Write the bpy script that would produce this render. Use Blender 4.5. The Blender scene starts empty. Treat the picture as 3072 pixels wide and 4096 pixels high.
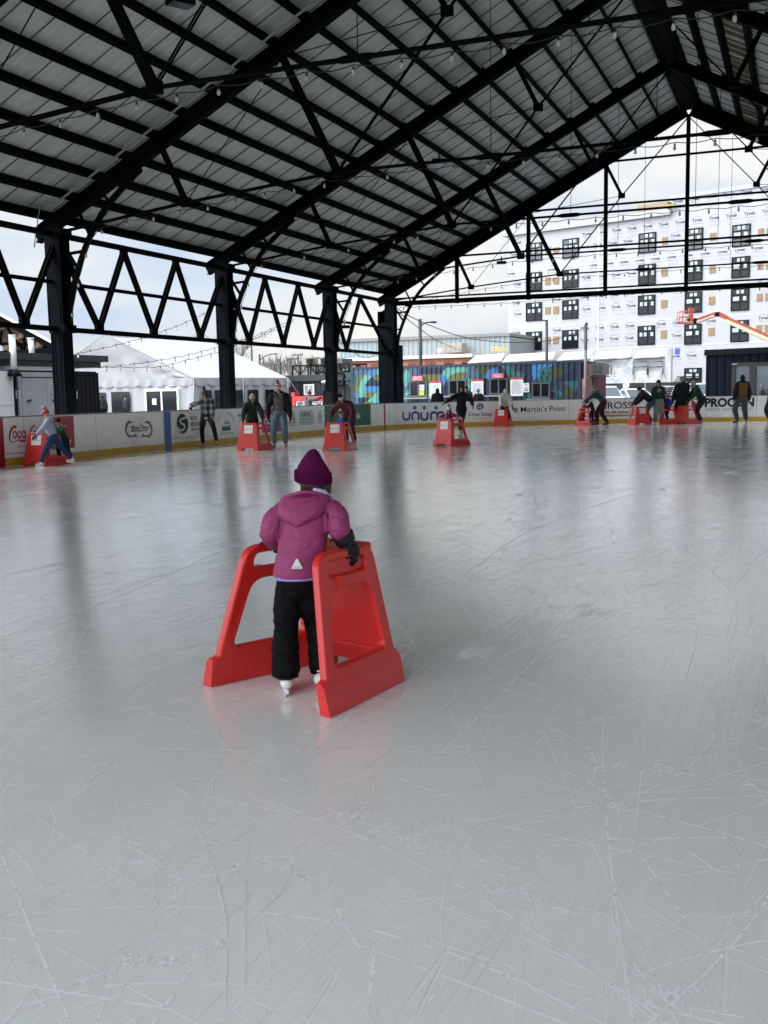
import bpy, bmesh, math, random
import numpy as np
from mathutils import Vector, Matrix, noise
random.seed(7)
SC = bpy.context.scene
COL = SC.collection
# ------------------------------------------------------------------ camera (solved from the photograph)
FPX, PITCH, ROLL, YAW = 4141.0, math.radians(6.60354), math.radians(-0.973049), math.radians(21.9088)
CAM = np.array([17.5355, -13.5825, 1.52])
def _rot(p, r, y):
    F = np.array([-math.sin(y)*math.cos(p), math.cos(y)*math.cos(p), -math.sin(p)])
    R = np.array([math.cos(y), math.sin(y), 0.0]); U = np.cross(R, F)
    return R*math.cos(r)+U*math.sin(r), -R*math.sin(r)+U*math.cos(r), F
CR, CU, CF = _rot(PITCH, ROLL, YAW)
cd = bpy.data.cameras.new('camera'); co = bpy.data.objects.new('camera', cd); COL.objects.link(co)
co.matrix_world = Matrix(((CR[0], CU[0], -CF[0], CAM[0]), (CR[1], CU[1], -CF[1], CAM[1]), (CR[2], CU[2], -CF[2], CAM[2]), (0, 0, 0, 1)))
cd.sensor_fit = 'VERTICAL'; cd.sensor_height = 36.0; cd.lens = FPX/4096*36; cd.clip_start = 0.05; cd.clip_end = 2000
SC.camera = co
SC.view_settings.view_transform = 'Standard'; SC.view_settings.look = 'None'; SC.view_settings.gamma = 1
SC.view_settings.exposure = EXPOSURE = 1.38
# ------------------------------------------------------------------ sky: bright broken overcast over a physical sky
SUN_EL, SUN_AZ = math.radians(50), math.radians(232)      # azimuth clockwise from +Y: behind the camera, to its left
w = bpy.data.worlds.new('World'); SC.world = w; w.use_nodes = True
nt = w.node_tree; N = nt.nodes; L = nt.links
bg = N['Background']; bg.inputs[1].default_value = 0.1
sky = N.new('ShaderNodeTexSky'); sky.sky_type = 'NISHITA'; sky.sun_disc = False; sky.sun_elevation = SUN_EL; sky.sun_rotation = SUN_AZ
sky.air_density = 1.0; sky.dust_density = 2.0; sky.ozone_density = 1.5
tc = N.new('ShaderNodeTexCoord'); mp = N.new('ShaderNodeMapping'); mp.inputs['Scale'].default_value = (1, 1, 3.2)
L.new(tc.outputs['Generated'], mp.inputs['Vector'])
n1 = N.new('ShaderNodeTexNoise'); n1.inputs['Scale'].default_value = 2.3; n1.inputs['Detail'].default_value = 7; n1.inputs['Roughness'].default_value = 0.55
L.new(mp.outputs[0], n1.inputs['Vector'])
r1 = N.new('ShaderNodeValToRGB'); L.new(n1.outputs['Fac'], r1.inputs['Fac'])
r1.color_ramp.elements[0].position = 0.40; r1.color_ramp.elements[0].color = (2.15, 2.75, 3.8, 1)
r1.color_ramp.elements[1].position = 0.60; r1.color_ramp.elements[1].color = (3.5, 3.7, 4.0, 1)
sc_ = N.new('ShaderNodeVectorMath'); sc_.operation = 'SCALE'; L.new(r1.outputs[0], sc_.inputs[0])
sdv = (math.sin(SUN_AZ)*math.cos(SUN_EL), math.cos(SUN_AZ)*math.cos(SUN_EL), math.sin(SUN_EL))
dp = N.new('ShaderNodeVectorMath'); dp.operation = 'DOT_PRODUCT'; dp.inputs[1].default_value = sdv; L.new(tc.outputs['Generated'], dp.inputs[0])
lb = N.new('ShaderNodeMapRange'); lb.interpolation_type = 'SMOOTHSTEP'; lb.inputs['From Min'].default_value = 0.15; lb.inputs['From Max'].default_value = 1.0; lb.inputs['To Min'].default_value = 1.0; lb.inputs['To Max'].default_value = 6.5      # sky brightened towards the sun, added to light the rink from behind
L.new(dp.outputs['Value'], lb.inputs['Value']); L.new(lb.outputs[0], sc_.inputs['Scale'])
mx = N.new('ShaderNodeMix'); mx.data_type = 'RGBA'; mx.inputs['Factor'].default_value = 0.93
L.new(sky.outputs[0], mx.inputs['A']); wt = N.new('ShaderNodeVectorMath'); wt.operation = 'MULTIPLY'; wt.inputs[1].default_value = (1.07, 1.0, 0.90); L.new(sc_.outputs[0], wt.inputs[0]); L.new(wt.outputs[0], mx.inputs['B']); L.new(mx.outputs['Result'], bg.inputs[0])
sd = bpy.data.lights.new('sun', 'SUN'); sd.energy = 0.5; sd.angle = math.radians(25); sd.color = (1.0, 0.96, 0.9)
so = bpy.data.objects.new('sun', sd); COL.objects.link(so)
sdir = Vector((math.sin(SUN_AZ)*math.cos(SUN_EL), math.cos(SUN_AZ)*math.cos(SUN_EL), math.sin(SUN_EL)))
so.rotation_euler = (-sdir).to_track_quat('-Z', 'Y').to_euler(); so.location = (0, 0, 40)
# ------------------------------------------------------------------ pixel of the photograph -> place
def ray(px, py): return CF*FPX + CR*(px-1536) - CU*(py-2048)
def W(px, py, d):                                  # at horizontal distance d
    v = ray(px, py); return CAM + v*(d/math.hypot(v[0], v[1]))
def GP(px, py, z=0.0):                             # on the horizontal plane z
    v = ray(px, py); return CAM + v*((z-CAM[2])/v[2])
def YP(px, py, Y): v = ray(px, py); return CAM + v*((Y-CAM[1])/v[1])
def XP(px, py, X): v = ray(px, py); return CAM + v*((X-CAM[0])/v[0])
def PR(P):
    d = np.array(P)-CAM; z = d@CF; return 1536+FPX*(d@CR)/z, 2048-FPX*(d@CU)/z
def DIST(P): return math.hypot(P[0]-CAM[0], P[1]-CAM[1])
# ------------------------------------------------------------------ materials
MATS = {}
def mat(name, c, rough=0.6, metal=0.0, var=0.12, vs=3.0, bump=0.0, bs=40.0, spec=0.5, coat=0.0, dirt=None, ds=1.2, rv=0.12):
    if name in MATS: return MATS[name]
    m = bpy.data.materials.new(name); m.use_nodes = True; nt = m.node_tree; N = nt.nodes; L = nt.links
    b = N['Principled BSDF']; b.inputs['Metallic'].default_value = metal; b.inputs['Specular IOR Level'].default_value = spec
    b.inputs['Coat Weight'].default_value = coat
    tc = N.new('ShaderNodeTexCoord')
    nz = N.new('ShaderNodeTexNoise'); nz.inputs['Scale'].default_value = vs; nz.inputs['Detail'].default_value = 5; L.new(tc.outputs['Object'], nz.inputs['Vector'])
    rp = N.new('ShaderNodeValToRGB'); L.new(nz.outputs['Fac'], rp.inputs['Fac'])
    rp.color_ramp.elements[0].position = 0.3; rp.color_ramp.elements[1].position = 0.7
    rp.color_ramp.elements[0].color = tuple(max(0, x*(1-var)) for x in c)+(1,); rp.color_ramp.elements[1].color = tuple(min(1, x*(1+var)) for x in c)+(1,)
    out = rp.outputs[0]
    if dirt:
        n2 = N.new('ShaderNodeTexNoise'); n2.inputs['Scale'].default_value = ds; n2.inputs['Detail'].default_value = 8; n2.inputs['Roughness'].default_value = 0.7
        L.new(tc.outputs['Object'], n2.inputs['Vector'])
        r2 = N.new('ShaderNodeValToRGB'); L.new(n2.outputs['Fac'], r2.inputs['Fac']); r2.color_ramp.elements[0].position = 0.52; r2.color_ramp.elements[1].position = 0.72
        r2.color_ramp.elements[0].color = (0, 0, 0, 1); r2.color_ramp.elements[1].color = (0.7, 0.7, 0.7, 1)
        mx = N.new('ShaderNodeMix'); mx.data_type = 'RGBA'; L.new(r2.outputs[0], mx.inputs['Factor']); L.new(out, mx.inputs['A']); mx.inputs['B'].default_value = tuple(dirt)+(1,)
        out = mx.outputs['Result']
    L.new(out, b.inputs['Base Color'])
    mr = N.new('ShaderNodeMapRange'); mr.inputs['To Min'].default_value = max(0.02, rough-rv); mr.inputs['To Max'].default_value = min(1, rough+rv)
    L.new(nz.outputs['Fac'], mr.inputs['Value']); L.new(mr.outputs[0], b.inputs['Roughness'])
    if bump:
        n3 = N.new('ShaderNodeTexNoise'); n3.inputs['Scale'].default_value = bs; n3.inputs['Detail'].default_value = 4; L.new(tc.outputs['Object'], n3.inputs['Vector'])
        bp = N.new('ShaderNodeBump'); bp.inputs['Strength'].default_value = bump; bp.inputs['Distance'].default_value = 0.01
        L.new(n3.outputs['Fac'], bp.inputs['Height']); L.new(bp.outputs[0], b.inputs['Normal'])
    MATS[name] = m; return m
# ------------------------------------------------------------------ mesh building
class MB:
    def __init__(s): s.v = []; s.f = []; s.mi = []; s.sm = []
    def add(s, vs, fs, mi=0, smooth=False):
        o = len(s.v); s.v += [tuple(map(float, p)) for p in vs]; s.f += [tuple(i+o for i in f) for f in fs]; s.mi += [mi]*len(fs); s.sm += [smooth]*len(fs)
    def box(s, c, size, rz=0.0, mi=0, ax=None):
        c = np.array(c, float); hx, hy, hz = [a/2 for a in size]
        if ax is None:
            X = np.array([math.cos(rz), math.sin(rz), 0]); Y = np.array([-math.sin(rz), math.cos(rz), 0]); Z = np.array([0, 0, 1.0])
        else: X, Y, Z = [np.array(a, float) for a in ax]
        vs = [c+X*hx*a+Y*hy*b+Z*hz*d for d in (-1, 1) for b in (-1, 1) for a in (-1, 1)]
        s.add(vs, [(0, 2, 3, 1), (4, 5, 7, 6), (0, 1, 5, 4), (2, 6, 7, 3), (0, 4, 6, 2), (1, 3, 7, 5)], mi)
    def bar(s, a, b, w, h, up=(0, 0, 1), mi=0):        # w across, h along 'up'
        a = np.array(a, float); b = np.array(b, float); d = b-a; L_ = np.linalg.norm(d)
        if L_ < 1e-6: return
        d /= L_; u = np.array(up, float); X = np.cross(d, u)
        if np.linalg.norm(X) < 1e-4: X = np.cross(d, (1, 0, 0))
        X /= np.linalg.norm(X); U = np.cross(X, d)
        s.box((a+b)/2, (w, L_, h), mi=mi, ax=(X, d, U))
    def ibeam(s, a, b, w, h, t=0.02, up=(0, 0, 1)):
        a = np.array(a, float); b = np.array(b, float); d = (b-a)/np.linalg.norm(b-a); X = np.cross(d, np.array(up, float)); X /= np.linalg.norm(X); U = np.cross(X, d)
        s.bar(a+U*(h/2-t/2), b+U*(h/2-t/2), w, t, up); s.bar(a-U*(h/2-t/2), b-U*(h/2-t/2), w, t, up); s.bar(a, b, t, h-2*t, up)
    def channel(s, a, b, w, h, t=0.015, up=(0, 0, 1), side=1):
        a = np.array(a, float); b = np.array(b, float); d = (b-a)/np.linalg.norm(b-a); X = np.cross(d, np.array(up, float)); X /= np.linalg.norm(X); U = np.cross(X, d)
        s.bar(a+U*(h/2-t/2), b+U*(h/2-t/2), w, t, up); s.bar(a-U*(h/2-t/2), b-U*(h/2-t/2), w, t, up); o = X*side*(w/2-t/2); s.bar(a+o, b+o, t, h-2*t, up)
    def tube(s, pts, r, n=8, mi=0, cap=True):
        pts = [np.array(p, float) for p in pts]; m = len(pts)
        rs = r if hasattr(r, '__len__') else [r]*m
        ring = []; prev = None
        for i, p in enumerate(pts):
            d = pts[min(i+1, m-1)]-pts[max(i-1, 0)]; d = d/(np.linalg.norm(d)+1e-12)
            if prev is None:
                x = np.cross(d, (0, 0, 1.0)); x = x if np.linalg.norm(x) > 1e-3 else np.cross(d, (1.0, 0, 0))
            else: x = prev-d*(prev@d)
            x = x/np.linalg.norm(x); prev = x; y = np.cross(d, x)
            ring += [p+rs[i]*(x*math.cos(2*math.pi*k/n)+y*math.sin(2*math.pi*k/n)) for k in range(n)]
        fs = [(i*n+k, i*n+(k+1) % n, (i+1)*n+(k+1) % n, (i+1)*n+k) for i in range(m-1) for k in range(n)]
        if cap: fs += [tuple(range(n))[::-1], tuple((m-1)*n+k for k in range(n))]
        s.add(ring, fs, mi, True)
    def lathe(s, prof, c=(0, 0, 0), n=16, mi=0, ax=None, sx=1.0, sy=1.0):
        c = np.array(c, float); X, Y, Z = ax if ax is not None else (np.array([1., 0, 0]), np.array([0, 1., 0]), np.array([0, 0, 1.]))
        vs = [c+X*r*sx*math.cos(2*math.pi*k/n)+Y*r*sy*math.sin(2*math.pi*k/n)+Z*z for r, z in prof for k in range(n)]
        m = len(prof)
        s.add(vs, [(i*n+k, i*n+(k+1) % n, (i+1)*n+(k+1) % n, (i+1)*n+k) for i in range(m-1) for k in range(n)]+[tuple(range(n))[::-1], tuple((m-1)*n+k for k in range(n))], mi, True)
    def ell(s, c, r, n=12, mi=0, ax=None):
        m = n//2+1
        prof = [(max(1e-4, math.sin(math.pi*i/m)), -math.cos(math.pi*i/m)) for i in range(m+1)]
        c = np.array(c, float); X, Y, Z = ax if ax is not None else (np.array([1., 0, 0]), np.array([0, 1., 0]), np.array([0, 0, 1.]))
        vs = [c+X*r[0]*p*math.cos(2*math.pi*k/n)+Y*r[1]*p*math.sin(2*math.pi*k/n)+Z*r[2]*z for p, z in prof for k in range(n)]
        s.add(vs, [(i*n+k, i*n+(k+1) % n, (i+1)*n+(k+1) % n, (i+1)*n+k) for i in range(m) for k in range(n)], mi, True)
    def quad(s, a, b, c, d, mi=0): s.add([a, b, c, d], [(0, 1, 2, 3)], mi)
    def slab(s, pts, nrm, t, mi=0):                    # polygon thickened along nrm
        n = len(pts); nrm = np.array(nrm, float); nrm /= np.linalg.norm(nrm)
        vs = [np.array(p, float) for p in pts]+[np.array(p, float)-nrm*t for p in pts]
        s.add(vs, [tuple(range(n)), tuple(range(2*n-1, n-1, -1))]+[(i, i+n, (i+1) % n+n, (i+1) % n) for i in range(n)], mi)
    def build(s, name, mats, parent=None, shift=None):
        me = bpy.data.meshes.new(name)
        vs = s.v
        if parent is not None:
            lo = parent.get('_o', None)
            if lo is not None: vs = [(x-lo[0], y-lo[1], z-lo[2]) for x, y, z in vs]
        me.from_pydata(vs, [], s.f)
        for m in (mats if isinstance(mats, (list, tuple)) else [mats]): me.materials.append(m)
        me.polygons.foreach_set('material_index', s.mi); me.polygons.foreach_set('use_smooth', s.sm); me.update()
        o = bpy.data.objects.new(name, me); COL.objects.link(o)
        if parent is not None: o.parent = parent
        return o
def weld(o):
    b = bmesh.new(); b.from_mesh(o.data); bmesh.ops.remove_doubles(b, verts=b.verts, dist=0.0005); b.to_mesh(o.data); b.free(); return o
def tag(o, label=None, cat=None, group=None, kind=None):
    if label: o['label'] = label
    if cat: o['category'] = cat
    if group: o['group'] = group
    if kind: o['kind'] = kind
    return o
def thing(name, label, cat, loc=(0, 0, 0), rz=0.0, group=None):
    # children of a thing with rz==0 may be given in world coordinates: '_o' holds the offset
    o = bpy.data.objects.new(name, None); COL.objects.link(o); o.location = tuple(map(float, loc)); o.rotation_euler = (0, 0, rz); o.empty_display_size = 0.2
    o['_o'] = tuple(map(float, loc)) if rz == 0 else (0.0, 0.0, 0.0)
    return tag(o, label, cat, group)
def local(o): o['_o'] = (0.0, 0.0, 0.0); return o
def mesh_from(obj, name):
    dg = bpy.context.evaluated_depsgraph_get(); me = bpy.data.meshes.new_from_object(obj.evaluated_get(dg)); me.name = name; return me
def text_verts(s, bold=0.0, res=3, shear=0.0, space=1.0):
    cu = bpy.data.curves.new('lettering', 'FONT'); cu.body = s; cu.offset = bold; cu.resolution_u = res; cu.shear = shear; cu.space_character = space
    o = bpy.data.objects.new('lettering', cu); COL.objects.link(o); bpy.context.view_layer.update()
    me = mesh_from(o, 'lettering'); V = [tuple(v.co) for v in me.vertices]; F = [tuple(p.vertices) for p in me.polygons]
    bpy.data.objects.remove(o); bpy.data.meshes.remove(me); bpy.data.curves.remove(cu)
    if not V: return [], [], (0, 1, 0, 1)
    xs = [v[0] for v in V]; ys = [v[1] for v in V]; return V, F, (min(xs), max(xs), min(ys), max(ys))
def put_text(mb, s, M, u0, u1, v0, v1, mi=0, bold=0.0, shear=0.0, space=1.0):
    """letters stretched into the box u0..u1, v0..v1 and laid on the surface M(u, v)"""
    V, F, (a, b, c, d) = text_verts(s, bold, 3, shear, space)
    if not V: return
    mb.add([M(u0+(x-a)/(b-a)*(u1-u0), v0+(y-c)/(d-c)*(v1-v0)) for x, y, z in V], F, mi)
def put_poly(mb, pts, M, mi=0): mb.add([M(u, v) for u, v in pts], [tuple(range(len(pts)))], mi)
def put_rect(mb, M, u0, u1, v0, v1, mi=0, nu=1):
    for i in range(nu):
        a = u0+(u1-u0)*i/nu; b = u0+(u1-u0)*(i+1)/nu; mb.add([M(a, v0), M(b, v0), M(b, v1), M(a, v1)], [(0, 1, 2, 3)], mi)
def stroke(pts, w):
    """ribbon quads (2d) along a polyline with width(s) w"""
    out = []; n = len(pts); ws = w if hasattr(w, '__len__') else [w]*n; L_ = []; R_ = []
    for i in range(n):
        ax, ay = pts[max(0, i-1)]; bx, by = pts[min(n-1, i+1)]; dx, dy = bx-ax, by-ay; l = math.hypot(dx, dy)+1e-9
        L_.append((pts[i][0]-dy/l*ws[i]/2, pts[i][1]+dx/l*ws[i]/2)); R_.append((pts[i][0]+dy/l*ws[i]/2, pts[i][1]-dx/l*ws[i]/2))
    return [(L_[i], R_[i], R_[i+1], L_[i+1]) for i in range(n-1)]
def put_stroke(mb, pts, w, M, mi=0):
    for q in stroke(pts, w): put_poly(mb, q, M, mi)
def arc(cx, cy, rx, ry, a0, a1, n=16): return [(cx+rx*math.cos(math.radians(a0+(a1-a0)*i/n)), cy+ry*math.sin(math.radians(a0+(a1-a0)*i/n))) for i in range(n+1)]
def frame_map(o, ux, uz, off=0.0):                     # planar map: origin, u axis, v axis (unit vectors)
    o = np.array(o, float); ux = np.array(ux, float); uz = np.array(uz, float); n = np.cross(ux, uz); n /= np.linalg.norm(n)
    return lambda u, v, k=0.0: o+ux*u+uz*v+n*(off+k)
# ================================================================== the setting: ground and ice
def ice_material():
    m = bpy.data.materials.new('ice'); m.use_nodes = True; nt = m.node_tree; N = nt.nodes; L = nt.links; b = N['Principled BSDF']
    tc = N.new('ShaderNodeTexCoord')
    def nz(scale, detail=4, rough=0.5, vec=None, sc=(1, 1, 1), rot=0.0, dist=0.0):
        mp = N.new('ShaderNodeMapping'); mp.inputs['Scale'].default_value = sc; mp.inputs['Rotation'].default_value = (0, 0, rot); L.new(tc.outputs['Object'], mp.inputs['Vector'])
        n = N.new('ShaderNodeTexNoise'); n.inputs['Scale'].default_value = scale; n.inputs['Detail'].default_value = detail; n.inputs['Roughness'].default_value = rough; n.inputs['Distortion'].default_value = dist
        L.new(mp.outputs[0], n.inputs['Vector']); return n.outputs['Fac']
    def ramp(x, p0, c0, p1, c1):
        r = N.new('ShaderNodeMapRange'); r.inputs['From Min'].default_value = p0; r.inputs['From Max'].default_value = p1; r.inputs['To Min'].default_value = c0; r.inputs['To Max'].default_value = c1
        L.new(x, r.inputs['Value']); return r.outputs[0]
    def math_(op, a, b_):
        q = N.new('ShaderNodeMath'); q.operation = op
        for i, x in enumerate((a, b_)):
            if isinstance(x, (int, float)): q.inputs[i].default_value = x
            else: L.new(x, q.inputs[i])
        return q.outputs[0]
    big = nz(0.35, 5, 0.6); mid = nz(2.2, 6, 0.6, sc=(1, 0.5, 1), rot=0.5)
    # blade grooves: thin level lines of stretched, slightly warped noise in many directions
    lines = None
    for i, (rot, s, st) in enumerate([(0.55, 4.5, 0.05), (2.6, 5.5, 0.05)]):
        f = nz(s, 1.0, 0.3, sc=(1, st, 1), rot=rot, dist=0.25)
        a = math_('ABSOLUTE', math_('SUBTRACT', f, 0.5+0.03*(i % 3-1)), 0)
        l = ramp(a, 0.0008+0.0002*(i % 2), 1.0, 0.0032, 0.0)
        br = ramp(nz(1.1+0.4*i, 2, 0.5, sc=(1, 1, 1), rot=i), 0.46, 0.0, 0.6, 1.0)
        l = math_('MULTIPLY', l, br)
        lines = l if lines is None else math_('MAXIMUM', lines, l)
    scrub = None                                        # fine, dense scuffing
    for i, rot in enumerate((0.35, 0.1, 0.7)):
        f = nz(26, 3, 0.6, sc=(1, 0.06, 1), rot=rot+math.pi/2, dist=0.1)
        scrub = f if scrub is None else math_('ADD', scrub, f)
    scrub = math_('MULTIPLY', scrub, 0.333)
    wav = nz(7, 3, 0.6, sc=(1, 0.12, 1), rot=0.3+math.pi/2, dist=0.3)
    snow = math_('MULTIPLY', ramp(nz(3.0, 8, 0.75, sc=(1, 0.45, 1), rot=0.9), 0.57, 0.0, 0.68, 1.0), ramp(nz(0.6, 3, 0.5), 0.48, 0.0, 0.62, 1.0))
    specks = math_('MULTIPLY', ramp(nz(38, 2, 0.5), 0.70, 0.0, 0.74, 1.0), ramp(nz(2.5, 3, 0.5), 0.5, 0.0, 0.62, 1.0))
    col = N.new('ShaderNodeMix'); col.data_type = 'RGBA'; L.new(ramp(math_('ADD', math_('MULTIPLY', big, 0.6), math_('MULTIPLY', mid, 0.4)), 0.35, 0.0, 0.65, 1.0), col.inputs['Factor'])
    col.inputs['A'].default_value = (0.76, 0.765, 0.735, 1); col.inputs['B'].default_value = (0.84, 0.845, 0.815, 1)
    fine = nz(120, 3, 0.7, sc=(1, 0.35, 1), rot=1.2)
    mk = math_('MAXIMUM', math_('MULTIPLY', lines, 0.25), math_('MAXIMUM', math_('MULTIPLY', snow, 0.8), specks))
    c2 = N.new('ShaderNodeMix'); c2.data_type = 'RGBA'; L.new(mk, c2.inputs['Factor']); L.new(col.outputs['Result'], c2.inputs['A']); c2.inputs['B'].default_value = (0.93, 0.95, 0.94, 1)
    L.new(c2.outputs['Result'], b.inputs['Base Color'])
    ro = math_('ADD', ramp(math_('ADD', math_('MULTIPLY', scrub, 0.45), math_('MULTIPLY', mid, 0.55)), 0.35, ICE_R0, 0.65, ICE_R1), math_('MULTIPLY', mk, 0.35))
    L.new(ro, b.inputs['Roughness']); b.inputs['Coat Weight'].default_value = 0.4; b.inputs['Coat Roughness'].default_value = 0.09; b.inputs['Coat IOR'].default_value = 1.4; b.inputs['IOR'].default_value = 1.33; b.inputs['Specular IOR Level'].default_value = 1.0
    h = math_('ADD', math_('ADD', math_('ADD', math_('MULTIPLY', wav, 0.0022), math_('MULTIPLY', fine, 0.0006)), math_('MULTIPLY', scrub, 0.0026)), math_('ADD', math_('MULTIPLY', lines, -0.0012), math_('ADD', math_('MULTIPLY', snow, 0.0012), math_('MULTIPLY', mid, 0.002))))
    bp = N.new('ShaderNodeBump'); bp.inputs['Strength'].default_value = 1.0; bp.inputs['Distance'].default_value = 1.0; L.new(h, bp.inputs['Height']); L.new(bp.outputs[0], b.inputs['Normal']); L.new(bp.outputs[0], b.inputs['Coat Normal'])
    return m
ICE_R0, ICE_R1 = 0.08, 0.2
# outline of the rink along the foot of the boards (solved from the photograph), closed behind the camera
FOOT = [(1.0, -24.0), (1.0, 0.0), (1.05, 7.0), (1.05, 12.0), (1.2, 18.0), (1.35, 22.0), (1.8, 25.0), (2.9, 27.4), (5.2, 29.3), (7.9, 30.9), (10.2, 32.1), (13.0, 33.4), (16.0, 34.2), (19.0, 34.3), (22.0, 33.0), (24.3, 30.5), (25.3, 27.0), (25.6, 23.0), (25.6, -24.0), (23.5, -29.5), (18.5, -32.5), (8.5, -32.5), (3.0, -29.5)]
def catmull(P, closed=True, n=8):
    out = []; m = len(P)
    for i in range(m if closed else m-1):
        p0, p1, p2, p3 = [np.array(P[(i+k) % m] if closed else P[min(max(i+k, 0), m-1)], float) for k in (-1, 0, 1, 2)]
        # centripetal-like: limit overshoot by scaling tangents with the shorter chord
        c = np.linalg.norm(p2-p1); t1 = (p2-p0)/(np.linalg.norm(p2-p1)+np.linalg.norm(p1-p0)+1e-9)*c; t2 = (p3-p1)/(np.linalg.norm(p3-p2)+np.linalg.norm(p2-p1)+1e-9)*c
        for k in range(n):
            t = k/n; h = [2*t**3-3*t*t+1, t**3-2*t*t+t, -2*t**3+3*t*t, t**3-t*t]
            out.append(h[0]*p1+h[1]*t1+h[2]*p2+h[3]*t2)
    if not closed: out.append(np.array(P[-1], float))
    return out
RINK = catmull(FOOT)
g = MB(); R_ = 900.0
asph = mat('asphalt', (0.085, 0.085, 0.088), 0.9, var=0.2, vs=0.3, bump=0.4, bs=25, dirt=(0.22, 0.225, 0.23), ds=0.12)
g.quad((-R_, -R_, -0.02), (R_, -R_, -0.02), (R_, R_, -0.02), (-R_, R_, -0.02)); tag(g.build('ground', asph), kind='structure', label='grey asphalt ground around the rink with patches of old snow')
g = MB(); g.add([(p[0], p[1], 0.0) for p in RINK], [tuple(range(len(RINK)))]); blade = bpy.data.materials.new('blade_mark'); blade.use_nodes = True; _n = blade.node_tree.nodes; _l = blade.node_tree.links; _b = _n['Principled BSDF']; _b.inputs['Base Color'].default_value = (0.97, 0.97, 0.96, 1); _b.inputs['Roughness'].default_value = 0.3; _b.inputs['Specular IOR Level'].default_value = 1.0; _b.inputs['Coat Weight'].default_value = 0.5; _b.inputs['Coat Roughness'].default_value = 0.15
_t = _n.new('ShaderNodeBsdfTransparent'); _m = _n.new('ShaderNodeMixShader'); _tc = _n.new('ShaderNodeTexCoord'); _z = _n.new('ShaderNodeTexNoise'); _z.inputs['Scale'].default_value = 16; _z.inputs['Detail'].default_value = 6; _z.inputs['Roughness'].default_value = 0.65; _l.new(_tc.outputs['Object'], _z.inputs['Vector'])
_r = _n.new('ShaderNodeMapRange'); _r.inputs['From Min'].default_value = 0.42; _r.inputs['From Max'].default_value = 0.46; _r.inputs['To Max'].default_value = 1.0; _l.new(_z.outputs['Fac'], _r.inputs['Value']); _l.new(_r.outputs[0], _m.inputs['Fac']); _l.new(_t.outputs[0], _m.inputs[1]); _l.new(_b.outputs[0], _m.inputs[2]); _l.new(_m.outputs[0], _n['Material Output'].inputs['Surface'])
groove_m = blade.copy(); groove_m.name = 'blade_groove'; groove_m.node_tree.nodes['Principled BSDF'].inputs['Base Color'].default_value = (0.55, 0.58, 0.58, 1)
_rn = random.Random(21)
for _i in range(1150):                                 # grooves cut by skate blades: long arcs, a few tight hooks, pairs
    if _i < 800: _d = 1.6+14*_rn.random()**1.3; _a = YAW+math.radians(_rn.uniform(-30, 30)); _x, _y = CAM[0]-math.sin(_a)*_d, CAM[1]+math.cos(_a)*_d
    else: _x, _y = _rn.uniform(2, 24.5), _rn.uniform(-20, 32)
    _L = _rn.choice((0.35, 0.6, 1.0, 1.8, 3.2)); _R = _rn.choice((0.6, 1.6, 4, 9, 30, 60))*_rn.choice((-1, 1)); _h = _rn.gauss(0.35, 0.75)+_rn.choice((0, 0, math.pi/2)); _k = 14
    if abs(_R) < 1 and _L > 1: _L = 0.9
    _pts = []; _px, _py = _x, _y
    for _j in range(_k+1): _pts.append((_px, _py)); _px += math.cos(_h)*_L/_k; _py += math.sin(_h)*_L/_k; _h += _L/_k/_R
    if any(not (1.6 < p[0] < 25 and -24 < p[1] < 29) for p in _pts): continue
    _w0 = _rn.choice((0.0025, 0.003, 0.0045, 0.007))*(1 if _i < 800 else 1.7); _zz = 0.0004+_i*6e-7
    for _q in stroke(_pts, [_w0*(0.25+math.sin(math.pi*_j/_k)**0.6) for _j in range(_k+1)]): g.add([(a, b_, _zz) for a, b_ in _q], [(0, 1, 2, 3)], 2 if _i > 800 and _i % 5 < 2 and _y > -4 else 1)
_D = 1.852                                             # the big grooves and scuffs one can tell apart in the photograph, laid out on the ice plane
def groove(pts, w, z=0.0015, k=6):
    P = catmull([tuple(GP(x*_D, y*_D)[:2]) for x, y in pts], False, k); n = len(P)
    for _q in stroke([tuple(p) for p in P], [w*(0.3+0.7*math.sin(math.pi*i/(n-1))**0.5) for i in range(n)]): g.add([(a, b_, z) for a, b_ in _q], [(0, 1, 2, 3)], 1)
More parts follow.
